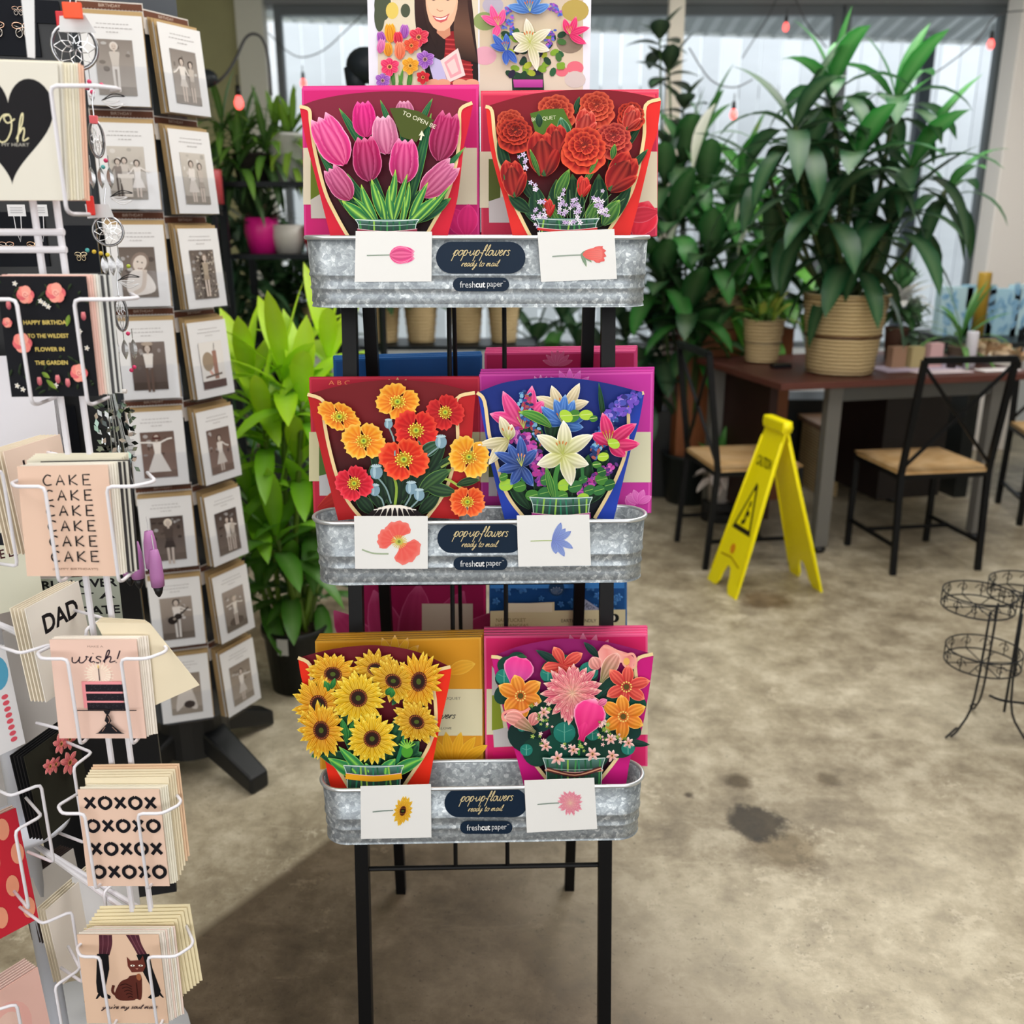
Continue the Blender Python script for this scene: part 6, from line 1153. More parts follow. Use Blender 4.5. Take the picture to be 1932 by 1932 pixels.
# dream catchers and charms on clips
def catcher(px, py, Y, r, label, beads, rot=0, sq=1, feathers=True):
    c = at(px, py, Y); q = PL(c, R(20), 0); t = thing('dream_catcher', label, 'dream catcher', q.l(0, -r), 'hanging dream catcher charms')
    m = MB(); m.tube([q.l(r*sq*math.cos(k*PI/12), r*math.sin(k*PI/12)) for k in range(24)], r*.09, 'b9b9bb', 8, True); m.tube([q.l(r*.97*sq*math.cos(k*PI/12), r*.97*math.sin(k*PI/12), r*.06) for k in range(24)], r*.04, '55555a', 6, True); m.build('hoop', 'silver', t, True)
    m = MB()
    for lev, (ra, rb_) in enumerate(((.95, .62), (.62, .36), (.36, .14))):
        for k in range(8):
            a0 = k*PI/4+lev*PI/8; a1 = a0+PI/8; a2 = a0+PI/4; m.tube([q.l(r*ra*sq*math.cos(a0), r*ra*math.sin(a0)), q.l(r*rb_*sq*math.cos(a1), r*rb_*math.sin(a1)), q.l(r*ra*sq*math.cos(a2), r*ra*math.sin(a2))], r*.022, 'e4e4e6', 5)
    m.build('web', 'silver', t)
    m = MB(); m.tube([q.l(0, r), q.l(0, r+.02), q.l(.003, r+.035)], .0009, 'c8c8cc', 6); m.build('hanger', 'silver', t)
    for k, (bx, by_, cc) in enumerate(beads): m = MB(); m.ball(q.l(bx, by_, .002), .0028, cc, 10, 7); m.build('bead', 'plastic', t, True)
    if feathers:
        for k in range(3):
            m = MB(); x = (k-1)*r*.5; L0 = -r*.95-.012; m.tube([q.l(x, -r*.9), q.l(x, L0)], .0006, 'b8b8bc', 5)
            vs = [q.l(x+math.sin(PI*v)*.0045*u, L0-v*.028, .001*(1-u*u)) for v in [j/8 for j in range(9)] for u in (-1, 0, 1)]; m.add(vs, [(j*3+i, j*3+i+1, j*3+i+4, j*3+i+3) for j in range(8) for i in (0, 1)], 'c4c4c6'); m.build('feather', 'silver', t)
PK = 'd8386a'
catcher(141, 88, 1.30, .026, 'large silver dream catcher charm by the orange sticker', [(.012, -.04, PK), (.018, -.045, PK), (.008, -.047, PK), (.026, -.043, PK), (.014, -.052, PK)])
catcher(204, 436, 1.30, .0185, 'silver dream catcher charm with yellow and turquoise beads', [(-.02, -.026, 'd8b83a'), (-.012, -.028, 'd8b83a'), (-.028, -.024, '4aa8a8'), (-.004, -.03, 'd8c84a'), (.02, -.045, 'a8b83a')], feathers=True)
catcher(182, 262, 1.30, .022, 'dream catcher charm seen nearly edge on with a pink bead', [(.008, -.026, PK), (.004, -.034, '5ab0b0')], sq=.38)
catcher(228, 592, 1.28, .022, 'dream catcher charm edge on beside the floral card', [(.006, -.026, PK), (.005, -.075, PK), (.009, -.071, PK)], sq=.35)
def clip(px, py, Y, w, h, col, label, cat_='clip'):
    q = PL(at(px, py, Y), R(10)); m = MB(); m.slab([q.l(-w/2, -h/2, .003), q.l(w/2, -h/2, .003), q.l(w/2, h/2, .003), q.l(-w/2, h/2, .003)], .006, col); tag(m.build('price_sticker', 'plastic', bevel=.001), label, cat_)
clip(137, 20, 1.28, .022, .018, 'f4501c', 'orange price sticker on the top dream catcher wrapper', 'sticker'); clip(171, 388, 1.29, .009, .024, 'e0281c', 'red clip above the yellow beaded dream catcher'); clip(115, 40, 1.30, .010, .022, 'c81c28', 'dark red clip beside the orange sticker'); clip(177, 226, 1.30, .010, .010, 'f07078', 'coral clip above the edge-on dream catcher')
# clear bags with tags over the charms
for i, (pts, Y, lb) in enumerate((([(112, 30), (160, 28), (182, 62), (112, 60)], 1.29, 'crumpled clear wrapper under the orange sticker'), ([(38, -20), (64, -20), (66, 110), (52, 108)], 1.2, 'narrow clear strip hanging at the top left'), ([(160, 385), (205, 385), (215, 410), (165, 412)], 1.295, 'clear wrapper over the beaded dream catcher'))):
    loose('clear_wrapper', lb, 'wrapper', pts, Y, 'd8dadc', .0006, None, 'paper')
# knotted black and white ribbon
for i, (x, y) in enumerate(((192, 190), (208, 372), (222, 530))):
    c = at(x, y, 1.29); m = MB()
    for sx, sy in ((.03, .008), (.028, -.006), (.022, .0)): m.tube([c, c+V((sx*.5, 0, sy)), c+V((sx, 0, sy*.6)), c+V((sx*.5, 0, sy-.003)), c], .0007, '141416' if sy > 0 else 'e8e8ea', 6, smooth=4)
    tag(m.build('ribbon_bow', 'plastic', smooth=True), ['black and white ribbon bow beside the heart card', 'black and white ribbon bow above the beaded charm', 'black and white ribbon bow beside the floral card'][i], 'ribbon', 'ribbon bows on the charms')
# silver leaf charm bunch
c = at(215, 815, 1.32); t = thing('leaf_charms', 'bunch of silver and green leaf charms on a clip above the pens', 'charm', c-V((0, 0, .06)), None); random.seed(33)
m = MB()
for k in range(90):
    x = random.uniform(-.024, .030); z = random.uniform(-.055, .040); a = random.uniform(0, PI); q = c+V((x, random.uniform(-.008, .008), z)); u = V((math.cos(a), .2, math.sin(a)))*.0032; w_ = V((-math.sin(a), .3, math.cos(a)))*.0062; m.add([q-w_, q+u, q+w_, q-u], [(0, 1, 2, 3)], random.choice(['d8dcdc', '6a7474', '9ab0a4', '2c3432', 'e8ecec', 'a8c4b4']))
for k in range(8): x = random.uniform(-.018, .024); m.tube([c+V((x*.4, 0, .055)), c+V((x, 0, -.03))], .0008, 'b8bcbc', 5)
m.build('leaf_cluster', 'silver', t)
m = MB(); m.tube([c+V((-.02, 0, .06)), c+V((.025, 0, .058))], .003, 'd8d4d0', 8); m.build('clip_bar', 'plastic', t)
# pink torch pens
for i, (x, y, Y) in enumerate(((240, 1050, 1.35), (257, 1055, 1.34), (284, 1035, 1.33), (294, 1070, 1.32))):
    c = at(x, y, Y); t = thing('pen_torch', 'pink pen torch with a black tip hanging beside the cake card', 'pen', c-V((0, 0, .045)), 'pink pen torches')
    m = MB(); m.lathe([(0, .028), (.006, .027), (.009, .01), (.010, -.015), (.0095, -.030), (0, -.030)], c, 16, 'b87ab4'); m.build('barrel', 'plastic', t, True)
    m = MB(); m.lathe([(0, -.030), (.008, -.030), (.005, -.042), (.002, -.047), (0, -.048)], c, 16, '141416'); m.build('tip', 'plastic', t, True)
    m = MB(); m.tube([c+V((0, 0, .028)), c+V((-.001, 0, .05))], .0008, 'd8d8dc', 5); m.build('hanging_loop', 'plastic', t)
# ------------------------------------------------------------------ plants
def blade(m, b, d, L, W, droop, c0, c1, n=7, fold=.18, shp=(1, .75), rib=.12):
    p = V(b); d = V(d).normalized(); st_ = L/n; vs = []; cs = []; c0, c1 = hx(c0), hx(c1); side = None
    for i in range(n+1):
        t = i/n; s_ = d.cross(V((0, 0, 1)))
        if s_.length < .15: s_ = side or V((1, 0, 0))
        s_.normalize(); side = s_; up = s_.cross(d).normalized()
        h = W/2*(max(.0, math.sin(PI*t**shp[0]))**shp[1] if 0 < t < 1 else (.22 if t == 0 else .01)); c = mixc(c0, c1, t)
        vs += [p-s_*h+up*h*fold, p.copy(), p+s_*h+up*h*fold]; cs += [c, mixc(c, (.6, .8, .4), rib), c]
        p = p+d*st_; d = (d+V((0, 0, -droop/n))).normalized()
    m.add(vs, [(i*3+j, i*3+j+1, i*3+j+4, i*3+j+3) for i in range(n) for j in (0, 1)], cs)
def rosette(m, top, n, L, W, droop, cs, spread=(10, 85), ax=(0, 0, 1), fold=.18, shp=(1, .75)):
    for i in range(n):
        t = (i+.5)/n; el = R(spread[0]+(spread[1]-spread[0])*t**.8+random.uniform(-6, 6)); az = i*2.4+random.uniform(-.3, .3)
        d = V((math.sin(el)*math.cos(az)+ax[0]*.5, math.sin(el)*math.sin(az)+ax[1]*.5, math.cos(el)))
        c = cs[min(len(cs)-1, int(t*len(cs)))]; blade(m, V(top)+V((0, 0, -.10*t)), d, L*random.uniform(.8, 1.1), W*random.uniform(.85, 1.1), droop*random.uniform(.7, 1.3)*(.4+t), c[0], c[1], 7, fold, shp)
def foliage(t, m, mat='leaf', name='foliage'): return m.build(name, mat, t, True)
# bright lime dracaena in a black pot, left of the stand
random.seed(41)
pb = fl(553, 1318); Yp = pb.y+.1; base = V((pb.x, Yp, 0))
t = thing('dracaena_plant', 'lime green broad-leaved plant in a black nursery pot left of the stand', 'plant', base)
m = MB(); m.lathe([(0, 0), (.088, 0), (.105, .2), (.112, .2), (.112, .225), (.104, .225), (.10, .19), (0, .19)], base, 28, '121514'); m.build('nursery_pot', 'plastic', t, True)
m = MB(); m.lathe([(0, .195), (.10, .195), (.10, .2), (0, .205)], base, 20, '3a2c20'); m.build('soil', 'matte', t)
ms = MB(); mf = MB()
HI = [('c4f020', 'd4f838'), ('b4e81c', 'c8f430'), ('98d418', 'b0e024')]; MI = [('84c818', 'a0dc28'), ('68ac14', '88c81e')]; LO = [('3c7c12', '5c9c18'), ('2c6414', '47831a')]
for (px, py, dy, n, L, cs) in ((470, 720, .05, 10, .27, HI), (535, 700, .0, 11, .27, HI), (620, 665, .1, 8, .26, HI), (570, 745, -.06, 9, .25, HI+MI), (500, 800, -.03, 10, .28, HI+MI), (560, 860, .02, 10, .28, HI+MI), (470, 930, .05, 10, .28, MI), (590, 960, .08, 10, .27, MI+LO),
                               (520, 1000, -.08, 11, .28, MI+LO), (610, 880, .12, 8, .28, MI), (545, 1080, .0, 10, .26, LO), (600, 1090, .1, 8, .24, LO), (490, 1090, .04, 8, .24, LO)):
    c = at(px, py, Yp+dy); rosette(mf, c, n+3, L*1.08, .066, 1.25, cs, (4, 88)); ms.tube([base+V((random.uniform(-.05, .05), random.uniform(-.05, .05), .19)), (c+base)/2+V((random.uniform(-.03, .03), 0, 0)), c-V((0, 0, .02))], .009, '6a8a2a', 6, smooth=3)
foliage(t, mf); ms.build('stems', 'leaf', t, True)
q = PL(at(533, 1222, Yp-.118), R(-8)); m = MB(); m.slab([q.l(-.018, -.028), q.l(.018, -.028), q.l(.018, .028), q.l(-.018, .028)], .001, 'd0d0cc'); m.build('price_tag', 'paper', t)
# generic plants
DG = [('0f3d1c', '1c5a26'), ('0c3018', '164a22'), ('1f6a24', '2f8030')]
def bush(name, label, px, py, Y, pot, leafs, cs, L, W, droop=1.2, sp=(10, 85), seed=0, group=None, potc='1a1c1c', potr=.1, poth=.18, potmat='plastic', zb=0, tops=None, fold=.18, shp=(1, .75)):
    """pot base centre at pixel (px,py) when zb is None"""
    random.seed(seed); b0 = at(px, py, Y) if zb is None else V((at(px, py, Y).x, Y, zb)); t = thing(name, label, 'plant', b0, group)
    if pot:
        m = MB(); m.lathe([(0, 0), (potr*.78, 0), (potr*.97, poth*.94), (potr, poth*.94), (potr, poth), (potr*.92, poth), (potr*.9, poth*.9), (0, poth*.9)], b0, 24, potc); m.build('pot', potmat, t, True)
    mf = MB(); ms = MB()
    for (x, y, dy, n) in (tops or [(px, py-10, 0, leafs)]):
        c = at(x, y, Y+dy); rosette(mf, c, n, L, W, droop, cs, sp, fold=fold, shp=shp)
        if tops: ms.tube([b0+V((random.uniform(-.3, .3)*potr, 0, poth*.85)), (b0+c)/2+V((random.uniform(-.03, .03), 0, .05)), c], max(.006, L*.025), '3f5a2a', 6, smooth=3)
    foliage(t, mf)
    if tops: ms.build('stems', 'leaf', t, True)
    return t
# ------------------------------------------------------------------ desk table at the right
TC = V((1.153, 4.03, 0)); ty = R(14); TX = V((math.cos(ty), math.sin(ty), 0)); TY = V((-math.sin(ty), math.cos(ty), 0))
def T(a, b, z): p = TC+TX*a+TY*b; return V((p.x, p.y, z))
t = thing('desk_table', 'brown topped desk with grey legs holding basket plants', 'table', T(.65, .4, 0))
def tbox(m, a0, b0, z0, a1, b1, z1, c):
    P = [T(a, b, z) for a in (a0, a1) for b in (b0, b1) for z in (z0, z1)]; m.add(P, [(0, 1, 3, 2), (4, 6, 7, 5), (0, 4, 5, 1), (2, 3, 7, 6), (0, 2, 6, 4), (1, 5, 7, 3)], c)
m = MB(); tbox(m, 0, 0, .80, 1.32, .86, .83, '5a3028'); m.build('tabletop', 'wood', t, bevel=.004)
for a, b in ((.30, .10), (.05, .76), (1.16, .10), (1.16, .76)):
    m = MB(); tbox(m, a, b, .03, a+.07, b+.05, .80, '6e6c68'); m.build('leg', 'painted_metal', t, bevel=.004)
    m = MB(); c = T(a+.035, b+.025, 0); m.lathe([(0, 0), (.03, .004), (.034, .02), (.02, .035), (0, .035)], c, 14, '151516'); m.build('castor', 'plastic', t, True)
m = MB(); tbox(m, .37, .11, .72, 1.16, .13, .80, '5a5a58'); m.build('apron_rail', 'painted_metal', t)
m = MB(); tbox(m, .12, .30, .12, .16, .80, .78, '2e1612'); m.build('end_panel', 'wood', t)
m = MB(); tbox(m, .17, .78, .16, .30, .80, .78, '2e1612'); m.build('end_panel', 'wood', t)
m = MB(); tbox(m, .78, .35, .16, 1.14, .78, .78, '191212'); m.build('drawer_pedestal', 'wood', t)
# baskets with plants on the table
def basket_pot(label, px, py, Y, z, r, h, band=True, name='basket_planter', group=None):
    c = V((at(px, py, Y).x, Y, z)); t = thing(name, label, 'plant', c, group)
    m = MB(); pr = [(0, 0), (r*.78, 0)]+[(r*(.78+.22*i/10)+(.003 if i % 2 else 0), h*i/10) for i in range(1, 11)]+[(r*1.03, h), (r*1.03, h*1.03), (r*.93, h*1.03), (r*.9, h*.85), (0, h*.85)]
    m.lathe(pr, c, 36, 'c8a466'); m.build('basket', 'wicker', t, True)
    if band: m = MB(); rr_ = r*(.78+.22*.5)+.004; m.tube([c+V((rr_*math.cos(k*PI/14), rr_*math.sin(k*PI/14), h*.5)) for k in range(28)], h*.018, '4a2c18', 6, True); m.build('dark_band', 'wood', t, True)
    return t, c
zt = .831
random.seed(51)
t, c = basket_pot('tall dark green dracaena in a large woven basket on the desk', 1583, 700, 4.36, zt, .185, .345)
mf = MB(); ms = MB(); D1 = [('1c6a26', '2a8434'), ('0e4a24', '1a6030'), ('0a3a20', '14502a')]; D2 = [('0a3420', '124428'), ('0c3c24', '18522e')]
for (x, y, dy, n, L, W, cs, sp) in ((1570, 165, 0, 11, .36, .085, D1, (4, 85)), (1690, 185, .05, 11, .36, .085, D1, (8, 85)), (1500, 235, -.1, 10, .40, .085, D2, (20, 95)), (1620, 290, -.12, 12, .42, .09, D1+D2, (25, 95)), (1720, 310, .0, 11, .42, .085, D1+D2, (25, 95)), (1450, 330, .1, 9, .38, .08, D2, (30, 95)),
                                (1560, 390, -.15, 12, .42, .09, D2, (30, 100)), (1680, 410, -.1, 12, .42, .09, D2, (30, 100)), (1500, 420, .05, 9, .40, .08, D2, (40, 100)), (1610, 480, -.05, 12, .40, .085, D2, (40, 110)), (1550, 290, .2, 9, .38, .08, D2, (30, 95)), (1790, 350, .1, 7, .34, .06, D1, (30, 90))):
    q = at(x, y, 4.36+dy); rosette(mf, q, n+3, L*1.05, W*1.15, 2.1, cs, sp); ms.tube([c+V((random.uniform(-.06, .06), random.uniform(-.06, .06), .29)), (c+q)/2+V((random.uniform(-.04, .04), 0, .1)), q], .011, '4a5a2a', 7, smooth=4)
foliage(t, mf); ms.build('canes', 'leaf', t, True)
for k in range(2): pass
t, c = basket_pot('small woven basket with a pale yellow-green plant on the desk corner', 1437, 668, 4.70, zt, .098, .20)
mf = MB(); random.seed(52)
for k in range(44): az = random.uniform(0, 2*PI); el = random.uniform(.1, 1.3); blade(mf, c+V((random.uniform(-.05, .05), random.uniform(-.05, .05), .19)), (math.sin(el)*math.cos(az), math.sin(el)*math.sin(az), math.cos(el)), random.uniform(.09, .2), .035, 1.2, *random.choice([('3f7a2a', '6a9a34'), ('8aa83a', 'b8b84a'), ('2a5a24', '4a7a2a')]), 4)
foliage(t, mf)
random.seed(53)
bush('spider_plant', 'strap leaved green plant between the boxes and candle on the desk', 1815, 640, 4.62, True, 20, [('2a6a28', '4a8a3a'), ('3f7a34', '6aa04a')], .30, .028, 1.6, (10, 80), 53, None, '8a7a66', .06, .09, 'matte', zt)
bush('grey_leaf_plant', 'grey green leafy plant behind the pale boxes', 1722, 610, 4.78, True, 40, [('6a8a74', '9ab09a'), ('4a6a54', '7a9a80')], .13, .05, .8, (5, 100), 54, None, '7a6a5a', .05, .10, 'matte', zt)
bush('flower_plant', 'small white flowering plant behind the large basket', 1700, 560, 4.8, True, 60, [('2a5a34', '3f7a44'), ('e8e4e4', 'f4f0f0'), ('1c4a28', '2f6a34')], .18, .05, .9, (0, 100), 55, None, '7a5a4a', .06, .16, 'matte', zt)
def sbox(name, label, cat_, px, py, Y, w, d, h, col, yaw=14, mat='matte', z=zt, group=None, bev=.002):
    x = at(px, py, Y).x; m = MB(); m.box(x-w/2, Y-d/2, z, x+w/2, Y+d/2, z+h, col, R(yaw), (x, Y, 0)); return tag(m.build(name, mat, None, False, bev), label, cat_, group)
sbox('soap_box', 'brown gift box left among the pale boxes', 'box', 1692, 665, 4.50, .075, .05, .10, 'a8846a', 14); sbox('soap_box', 'olive patterned gift box in the middle of the pale boxes', 'box', 1727, 668, 4.50, .07, .05, .10, 'b8a878', 14); sbox('soap_box', 'pale pink gift box beside the candle', 'box', 1762, 662, 4.52, .07, .05, .115, 'd8b0b0', 14)
sbox('lace_cloth', 'pale lilac cloth folded under the boxes', 'cloth', 1730, 700, 4.48, .44, .17, .004, 'c8b8cc', 14); sbox('magazine', 'white brochure with pink print near the front desk edge', 'brochure', 1775, 715, 4.36, .28, .09, .004, 'e0d0d4', 14, 'paper'); sbox('magazine', 'white brochure at the right desk edge', 'brochure', 1880, 712, 4.42, .20, .09, .004, 'e4dcdc', 14, 'paper')
sbox('phone', 'small black case lying on the desk', 'case', 1473, 690, 4.50, .09, .05, .018, '141216', 14, 'plastic')
def cyl(name, label, cat_, px, py, Y, z, r, h, col, mat='matte', group=None, prof=None): 
    c = V((at(px, py, Y).x, Y, z)); m = MB(); m.lathe(prof or [(0, 0), (r, 0), (r, h*.97), (r*.94, h), (0, h)], c, 24, col); return tag(m.build(name, mat, None, True), label, cat_, group)
cyl('pillar_candle', 'white pillar candle standing on the desk', 'candle', 1828, 690, 4.50, zt, .026, .17, 'd8d4dc'); cyl('jar', 'dark little jar beside the white candle', 'jar', 1795, 685, 4.47, zt, .022, .06, '2a1c1c')
random.seed(56); c = V((at(1865, 670, 4.62).x, 4.64, zt)); m = MB()
for k in range(90): a = random.uniform(0, 2*PI); r_ = random.uniform(0, .17); q = c+V((r_*math.cos(a)*1.15, r_*math.sin(a)*.6, .02+.07*(1-r_/.18)+random.uniform(0, .02))); u = V((random.uniform(-1, 1), random.uniform(-1, 1), random.uniform(-.4, .6))).normalized()*.035; w_ = V((random.uniform(-1, 1), 0, random.uniform(0, 1))).normalized()*.012; m.add([q-u-w_, q-u+w_, q+u+w_, q+u-w_], [(0, 1, 2, 3)], random.choice(['c8ab88', 'b08c68', 'd8c0a0', '94785a']))
tag(m.build('wood_shavings', 'matte'), 'heap of tan wood shavings on the right end of the desk', 'shavings', None, 'stuff')
# chairs with rush seats
def chair(label, O, yaw, top=.93, sh=.46, W=.40, D=.38):
    c_, s_ = math.cos(yaw), math.sin(yaw); C_ = lambda x, y, z: V((O[0]+x*c_-y*s_, O[1]+x*s_+y*c_, z))
    t = thing('rush_seat_chair', label, 'chair', C_(0, 0, 0), 'black metal rush seat chairs'); BK = '0c0d0f'
    for sx in (-1, 1):
        m = MB(); m.bar(C_(sx*W/2, D/2, 0), C_(sx*W/2, D/2, sh), .024, BK); m.build('leg', 'painted_metal', t)
        m = MB(); m.bar(C_(sx*W/2, -D/2-.03, 0), C_(sx*W/2, -D/2, sh), .024, BK); m.bar(C_(sx*W/2, -D/2, sh-.01), C_(sx*W/2, -D/2-.07, top), .024, BK); m.build('leg', 'painted_metal', t)
        m = MB(); m.bar(C_(sx*W/2, -D/2-.02, .13), C_(sx*W/2, D/2, .13), .015, BK); m.build('stretcher', 'painted_metal', t)
    m = MB(); m.bar(C_(-W/2, D*.1, .13), C_(W/2, D*.1, .13), .015, BK); m.build('stretcher', 'painted_metal', t)
    m = MB(); m.bar(C_(-W/2, -D/2-.07, top), C_(W/2, -D/2-.07, top), .026, BK); m.build('top_rail', 'painted_metal', t)
    m = MB()
    for sx in (-1, 1): m.bar(C_(sx*W/2, -D/2-.068, top-.02), C_(-sx*W/2, -D/2-.005, sh+.02), .014, BK, .01)
    m.build('cross_back', 'painted_metal', t)
    m = MB()
    for a, b in (((-W/2, -D/2), (W/2, -D/2)), ((-W/2, D/2), (W/2, D/2)), ((-W/2, -D/2), (-W/2, D/2)), ((W/2, -D/2), (W/2, D/2))): m.bar(C_(*a, sh-.02), C_(*b, sh-.02), .022, BK)
    m.build('seat_frame', 'painted_metal', t)
    m = MB(); n = 8; vs = []; w, d = W/2+.01, D/2+.01
    for i in range(n+1):
        for j in range(n+1):
            x = -w+2*w*i/n; y = -d+2*d*j/n; e = max(abs(x/w), abs(y/d)); z = sh+.022-.012*(1-e)-(.014 if e > .98 else 0); vs.append(C_(x, y, z))
    k0 = len(vs); vs += [p-V((0, 0, .03)) for p in vs]; fs = [(i*(n+1)+j, (i+1)*(n+1)+j, (i+1)*(n+1)+j+1, i*(n+1)+j+1) for i in range(n) for j in range(n)]; fs += [tuple(k0+q for q in f[::-1]) for f in fs]
    rim = [i*(n+1) for i in range(n)]+[n*(n+1)+j for j in range(n)]+[(n-i)*(n+1)+n for i in range(n)]+[n-j for j in range(n)]
    fs += [(rim[i], rim[(i+1) % len(rim)], rim[(i+1) % len(rim)]+k0, rim[i]+k0) for i in range(len(rim))]
    cs = ['d0a874' if (int(abs(p)/w*6) % 2) else 'c09660' for p in range(len(vs))]
    cs = [random.choice(['cfa876', 'c49c68', 'd8b484']) for _ in vs]; m.add(vs, fs, cs); m.build('rush_seat', 'matte', t, True)
A_, B_ = fl(1678, 1085), fl(1847, 1075); mid = (A_+B_)/2; yw = math.atan2(B_.y-A_.y, B_.x-A_.x)
chair('black metal chair with rush seat, its back to the camera at the desk front', (mid.x-math.sin(yw)*.20, mid.y+math.cos(yw)*.22, 0), yw, .95, .46, .41, .38)
A_, B_ = fl(1280, 1020), fl(1335, 1075); mid = (A_+B_)/2; yw = math.atan2(B_.y-A_.y, B_.x-A_.x)
chair('black metal chair with rush seat behind the yellow floor sign', (mid.x-math.sin(yw)*.21, mid.y+math.cos(yw)*.21, 0), yw, .96, .46, .40, .38)
A_ = fl(1900, 970); chair('black metal chair with rush seat at the far right, cut by the frame', (A_.x+.20, A_.y-.05, 0), R(168), .95, .46, .40, .38)
# wet floor sign
Pa, Pb, Pc, Pd = fl(1336, 1092), fl(1388, 1132), fl(1492, 1078), fl(1550, 1118)
t = thing('floor_sign', 'yellow folding wet floor caution sign standing open by the chair', 'sign', (Pa+Pb+Pc+Pd)/4)
hz = .70; H1 = (Pa+Pc)/2*.5+(Pb+Pd)/2*.5; ax_ = ((Pb-Pa)+(Pd-Pc)).normalized(); wT = .085; H1 = V((H1.x, H1.y, hz)); TL_, TR_ = H1-ax_*wT, H1+ax_*wT
def signp(bl, br, tl, tr, art=None):
    f = lambda a, b, o=0: None
    n_ = (br-bl).cross(tl-bl).normalized(); 
    if n_.dot(CAM-bl) < 0: n_ = -n_
    def w(a, b, o=0): u, v = a/100, b/100; return (bl*(1-u)+br*u)*(1-v)+(tl*(1-u)+tr*u)*v+n_*o
    out = [(0, 0), (4, 0), (12, 0), (26, 0), (34, 4), (36, 9), (42, 14), (50, 15), (58, 14), (64, 9), (66, 4), (74, 0), (88, 0), (96, 0), (100, 0), (101, 30), (98, 60), (96, 100), (4, 100), (2, 60), (-1, 30)]
    m = MB(); tr_ = geometry.tessellate_polygon([[V((p[0], p[1], 0)) for p in out]]); k = len(out)
    m.add([w(*p, .004) for p in out]+[w(*p, -.006) for p in out], [tuple(q) for q in tr_]+[tuple(i+k for i in q[::-1]) for q in tr_]+[(i, (i+1) % k, (i+1) % k+k, i+k) for i in range(k)], 'fff000'); o = m.build('sign_panel', 'plastic', t, bevel=.0015)
    for e in ((2, 8, 5, 92), (98, 8, 95, 92)): m = MB(); m.tube([w(e[0], e[1], .005), w(e[2], e[3], .005)], .004, 'fff000', 6); m.build('edge_rib', 'plastic', o, True)
    if art:
        A = Art(w, .0045, .0002); K_ = '2a2410'
        A.txt('CAUTION', 52, 78, 62, 6, K_, 0, 0, .02, -1); A.poly([(18, 36), (86, 36), (60, 64), (52, 66)], K_); A.poly([(27, 39), (78, 39), (57, 60.5), (52, 61.5)], 'fff000')
        A.ell(54, 53, 4, 2, K_); A.stroke([(52, 51), (50, 46), (56, 42)], 4, K_, 0); A.stroke([(50, 48), (62, 47)], 3, K_, 0); A.stroke([(56, 43), (44, 41)], 3, K_, 0); A.ell(46, 25, 8, 3, 'e0901c'); A.stroke([(14, 19), (50, 20), (84, 17)], 1, 'b89a10', 0)
        A.done('sign_print', o, 'paper', False)
signp(Pa, Pb, TL_-(H1-(Pa+Pb)/2).normalized()*0, TR_, True); signp(Pc, Pd, TL_, TR_)
m = MB(); P8 = []
for o_, z_ in ((-.012, hz-.03), (.075, hz-.03), (.075, hz+.035), (-.012, hz+.035)): pass
sd = V((-ax_.y, ax_.x, 0)); m.tube([H1-ax_*(wT+.004)+V((0, 0, .004)), H1+ax_*(wT+.004)+V((0, 0, .004))], .020, 'fff000', 14); m.build('hinge_cap', 'plastic', t, True)
m = MB(); m.add([H1+ax_*a+sd*b+V((0, 0, z)) for a in (-wT, wT) for b in (-.022, .022) for z in (-.02, .03)], [(0, 1, 3, 2), (4, 6, 7, 5), (0, 4, 5, 1), (2, 3, 7, 6), (0, 2, 6, 4), (1, 5, 7, 3)], 'fff000'); m.build('grip', 'plastic', t, bevel=.008)
# scrolled wire plant stand at the right edge
c1 = fl(1862, 1385); c1 = V((c1.x, c1.y+.02, 0)); t = thing('wire_plant_stand', 'black scrolled wire plant stand with round shelves at the right edge', 'plant stand', c1); BK = '1c1d20'
def ringt(c, z, r, h=.045):
    m = MB()
    for zz in (z, z+h): m.tube([V((c.x+r*math.cos(k*PI/14), c.y+r*math.sin(k*PI/14), zz)) for k in range(28)], .0024, BK, 6, True)
    for k in range(12):
        a = k*PI/6; p = V((c.x+r*math.cos(a), c.y+r*math.sin(a), z)); s_ = V((-math.sin(a), math.cos(a), 0)); m.tube([p+s_*.4*h*math.cos(q*.9)*(1-q/9)+V((0, 0, h*.5+h*.4*math.sin(q*.9)*(1-q/9))) for q in range(8)], .0014, BK, 5); m.tube([p, p+V((0, 0, h))], .0016, BK, 5)
    for k in range(4): a = k*PI/4; m.tube([V((c.x-r*math.cos(a), c.y-r*math.sin(a), z)), V((c.x+r*math.cos(a), c.y+r*math.sin(a), z))], .0018, BK, 5)
    m.build('round_shelf', 'painted_metal', t)
ca = V((at(1855, 1235, c1.y).x, c1.y, 0)); ringt(ca, at(1850, 1250, c1.y).z, .105); cb_ = V((at(1852, 1140, c1.y).x, c1.y+.02, 0)); ringt(cb_, at(1850, 1150, c1.y).z, .10); cc_ = V((at(1945, 1110, c1.y+.05).x, c1.y+.08, 0)); ringt(cc_, at(1940, 1125, c1.y+.08).z, .10)
for a in (200, 320, 80):
    m = MB(); d = V((math.cos(R(a)), math.sin(R(a)), 0)); z2 = at(1850, 1150, c1.y).z; m.tube([c1+d*.13+V((0, 0, .005)), c1+d*.10+V((0, 0, .03)), c1+d*.06+V((0, 0, .12)), c1+d*.05+V((0, 0, z2))], .0035, BK, 6, smooth=4); m.tube([c1+d*.13+V((0, 0, .005))+d*.02*math.cos(q*.8)+V((0, 0, .014+.014*math.sin(q*.8-1.5))) for q in range(8)], .003, BK, 6); m.build('curled_leg', 'painted_metal', t, True)
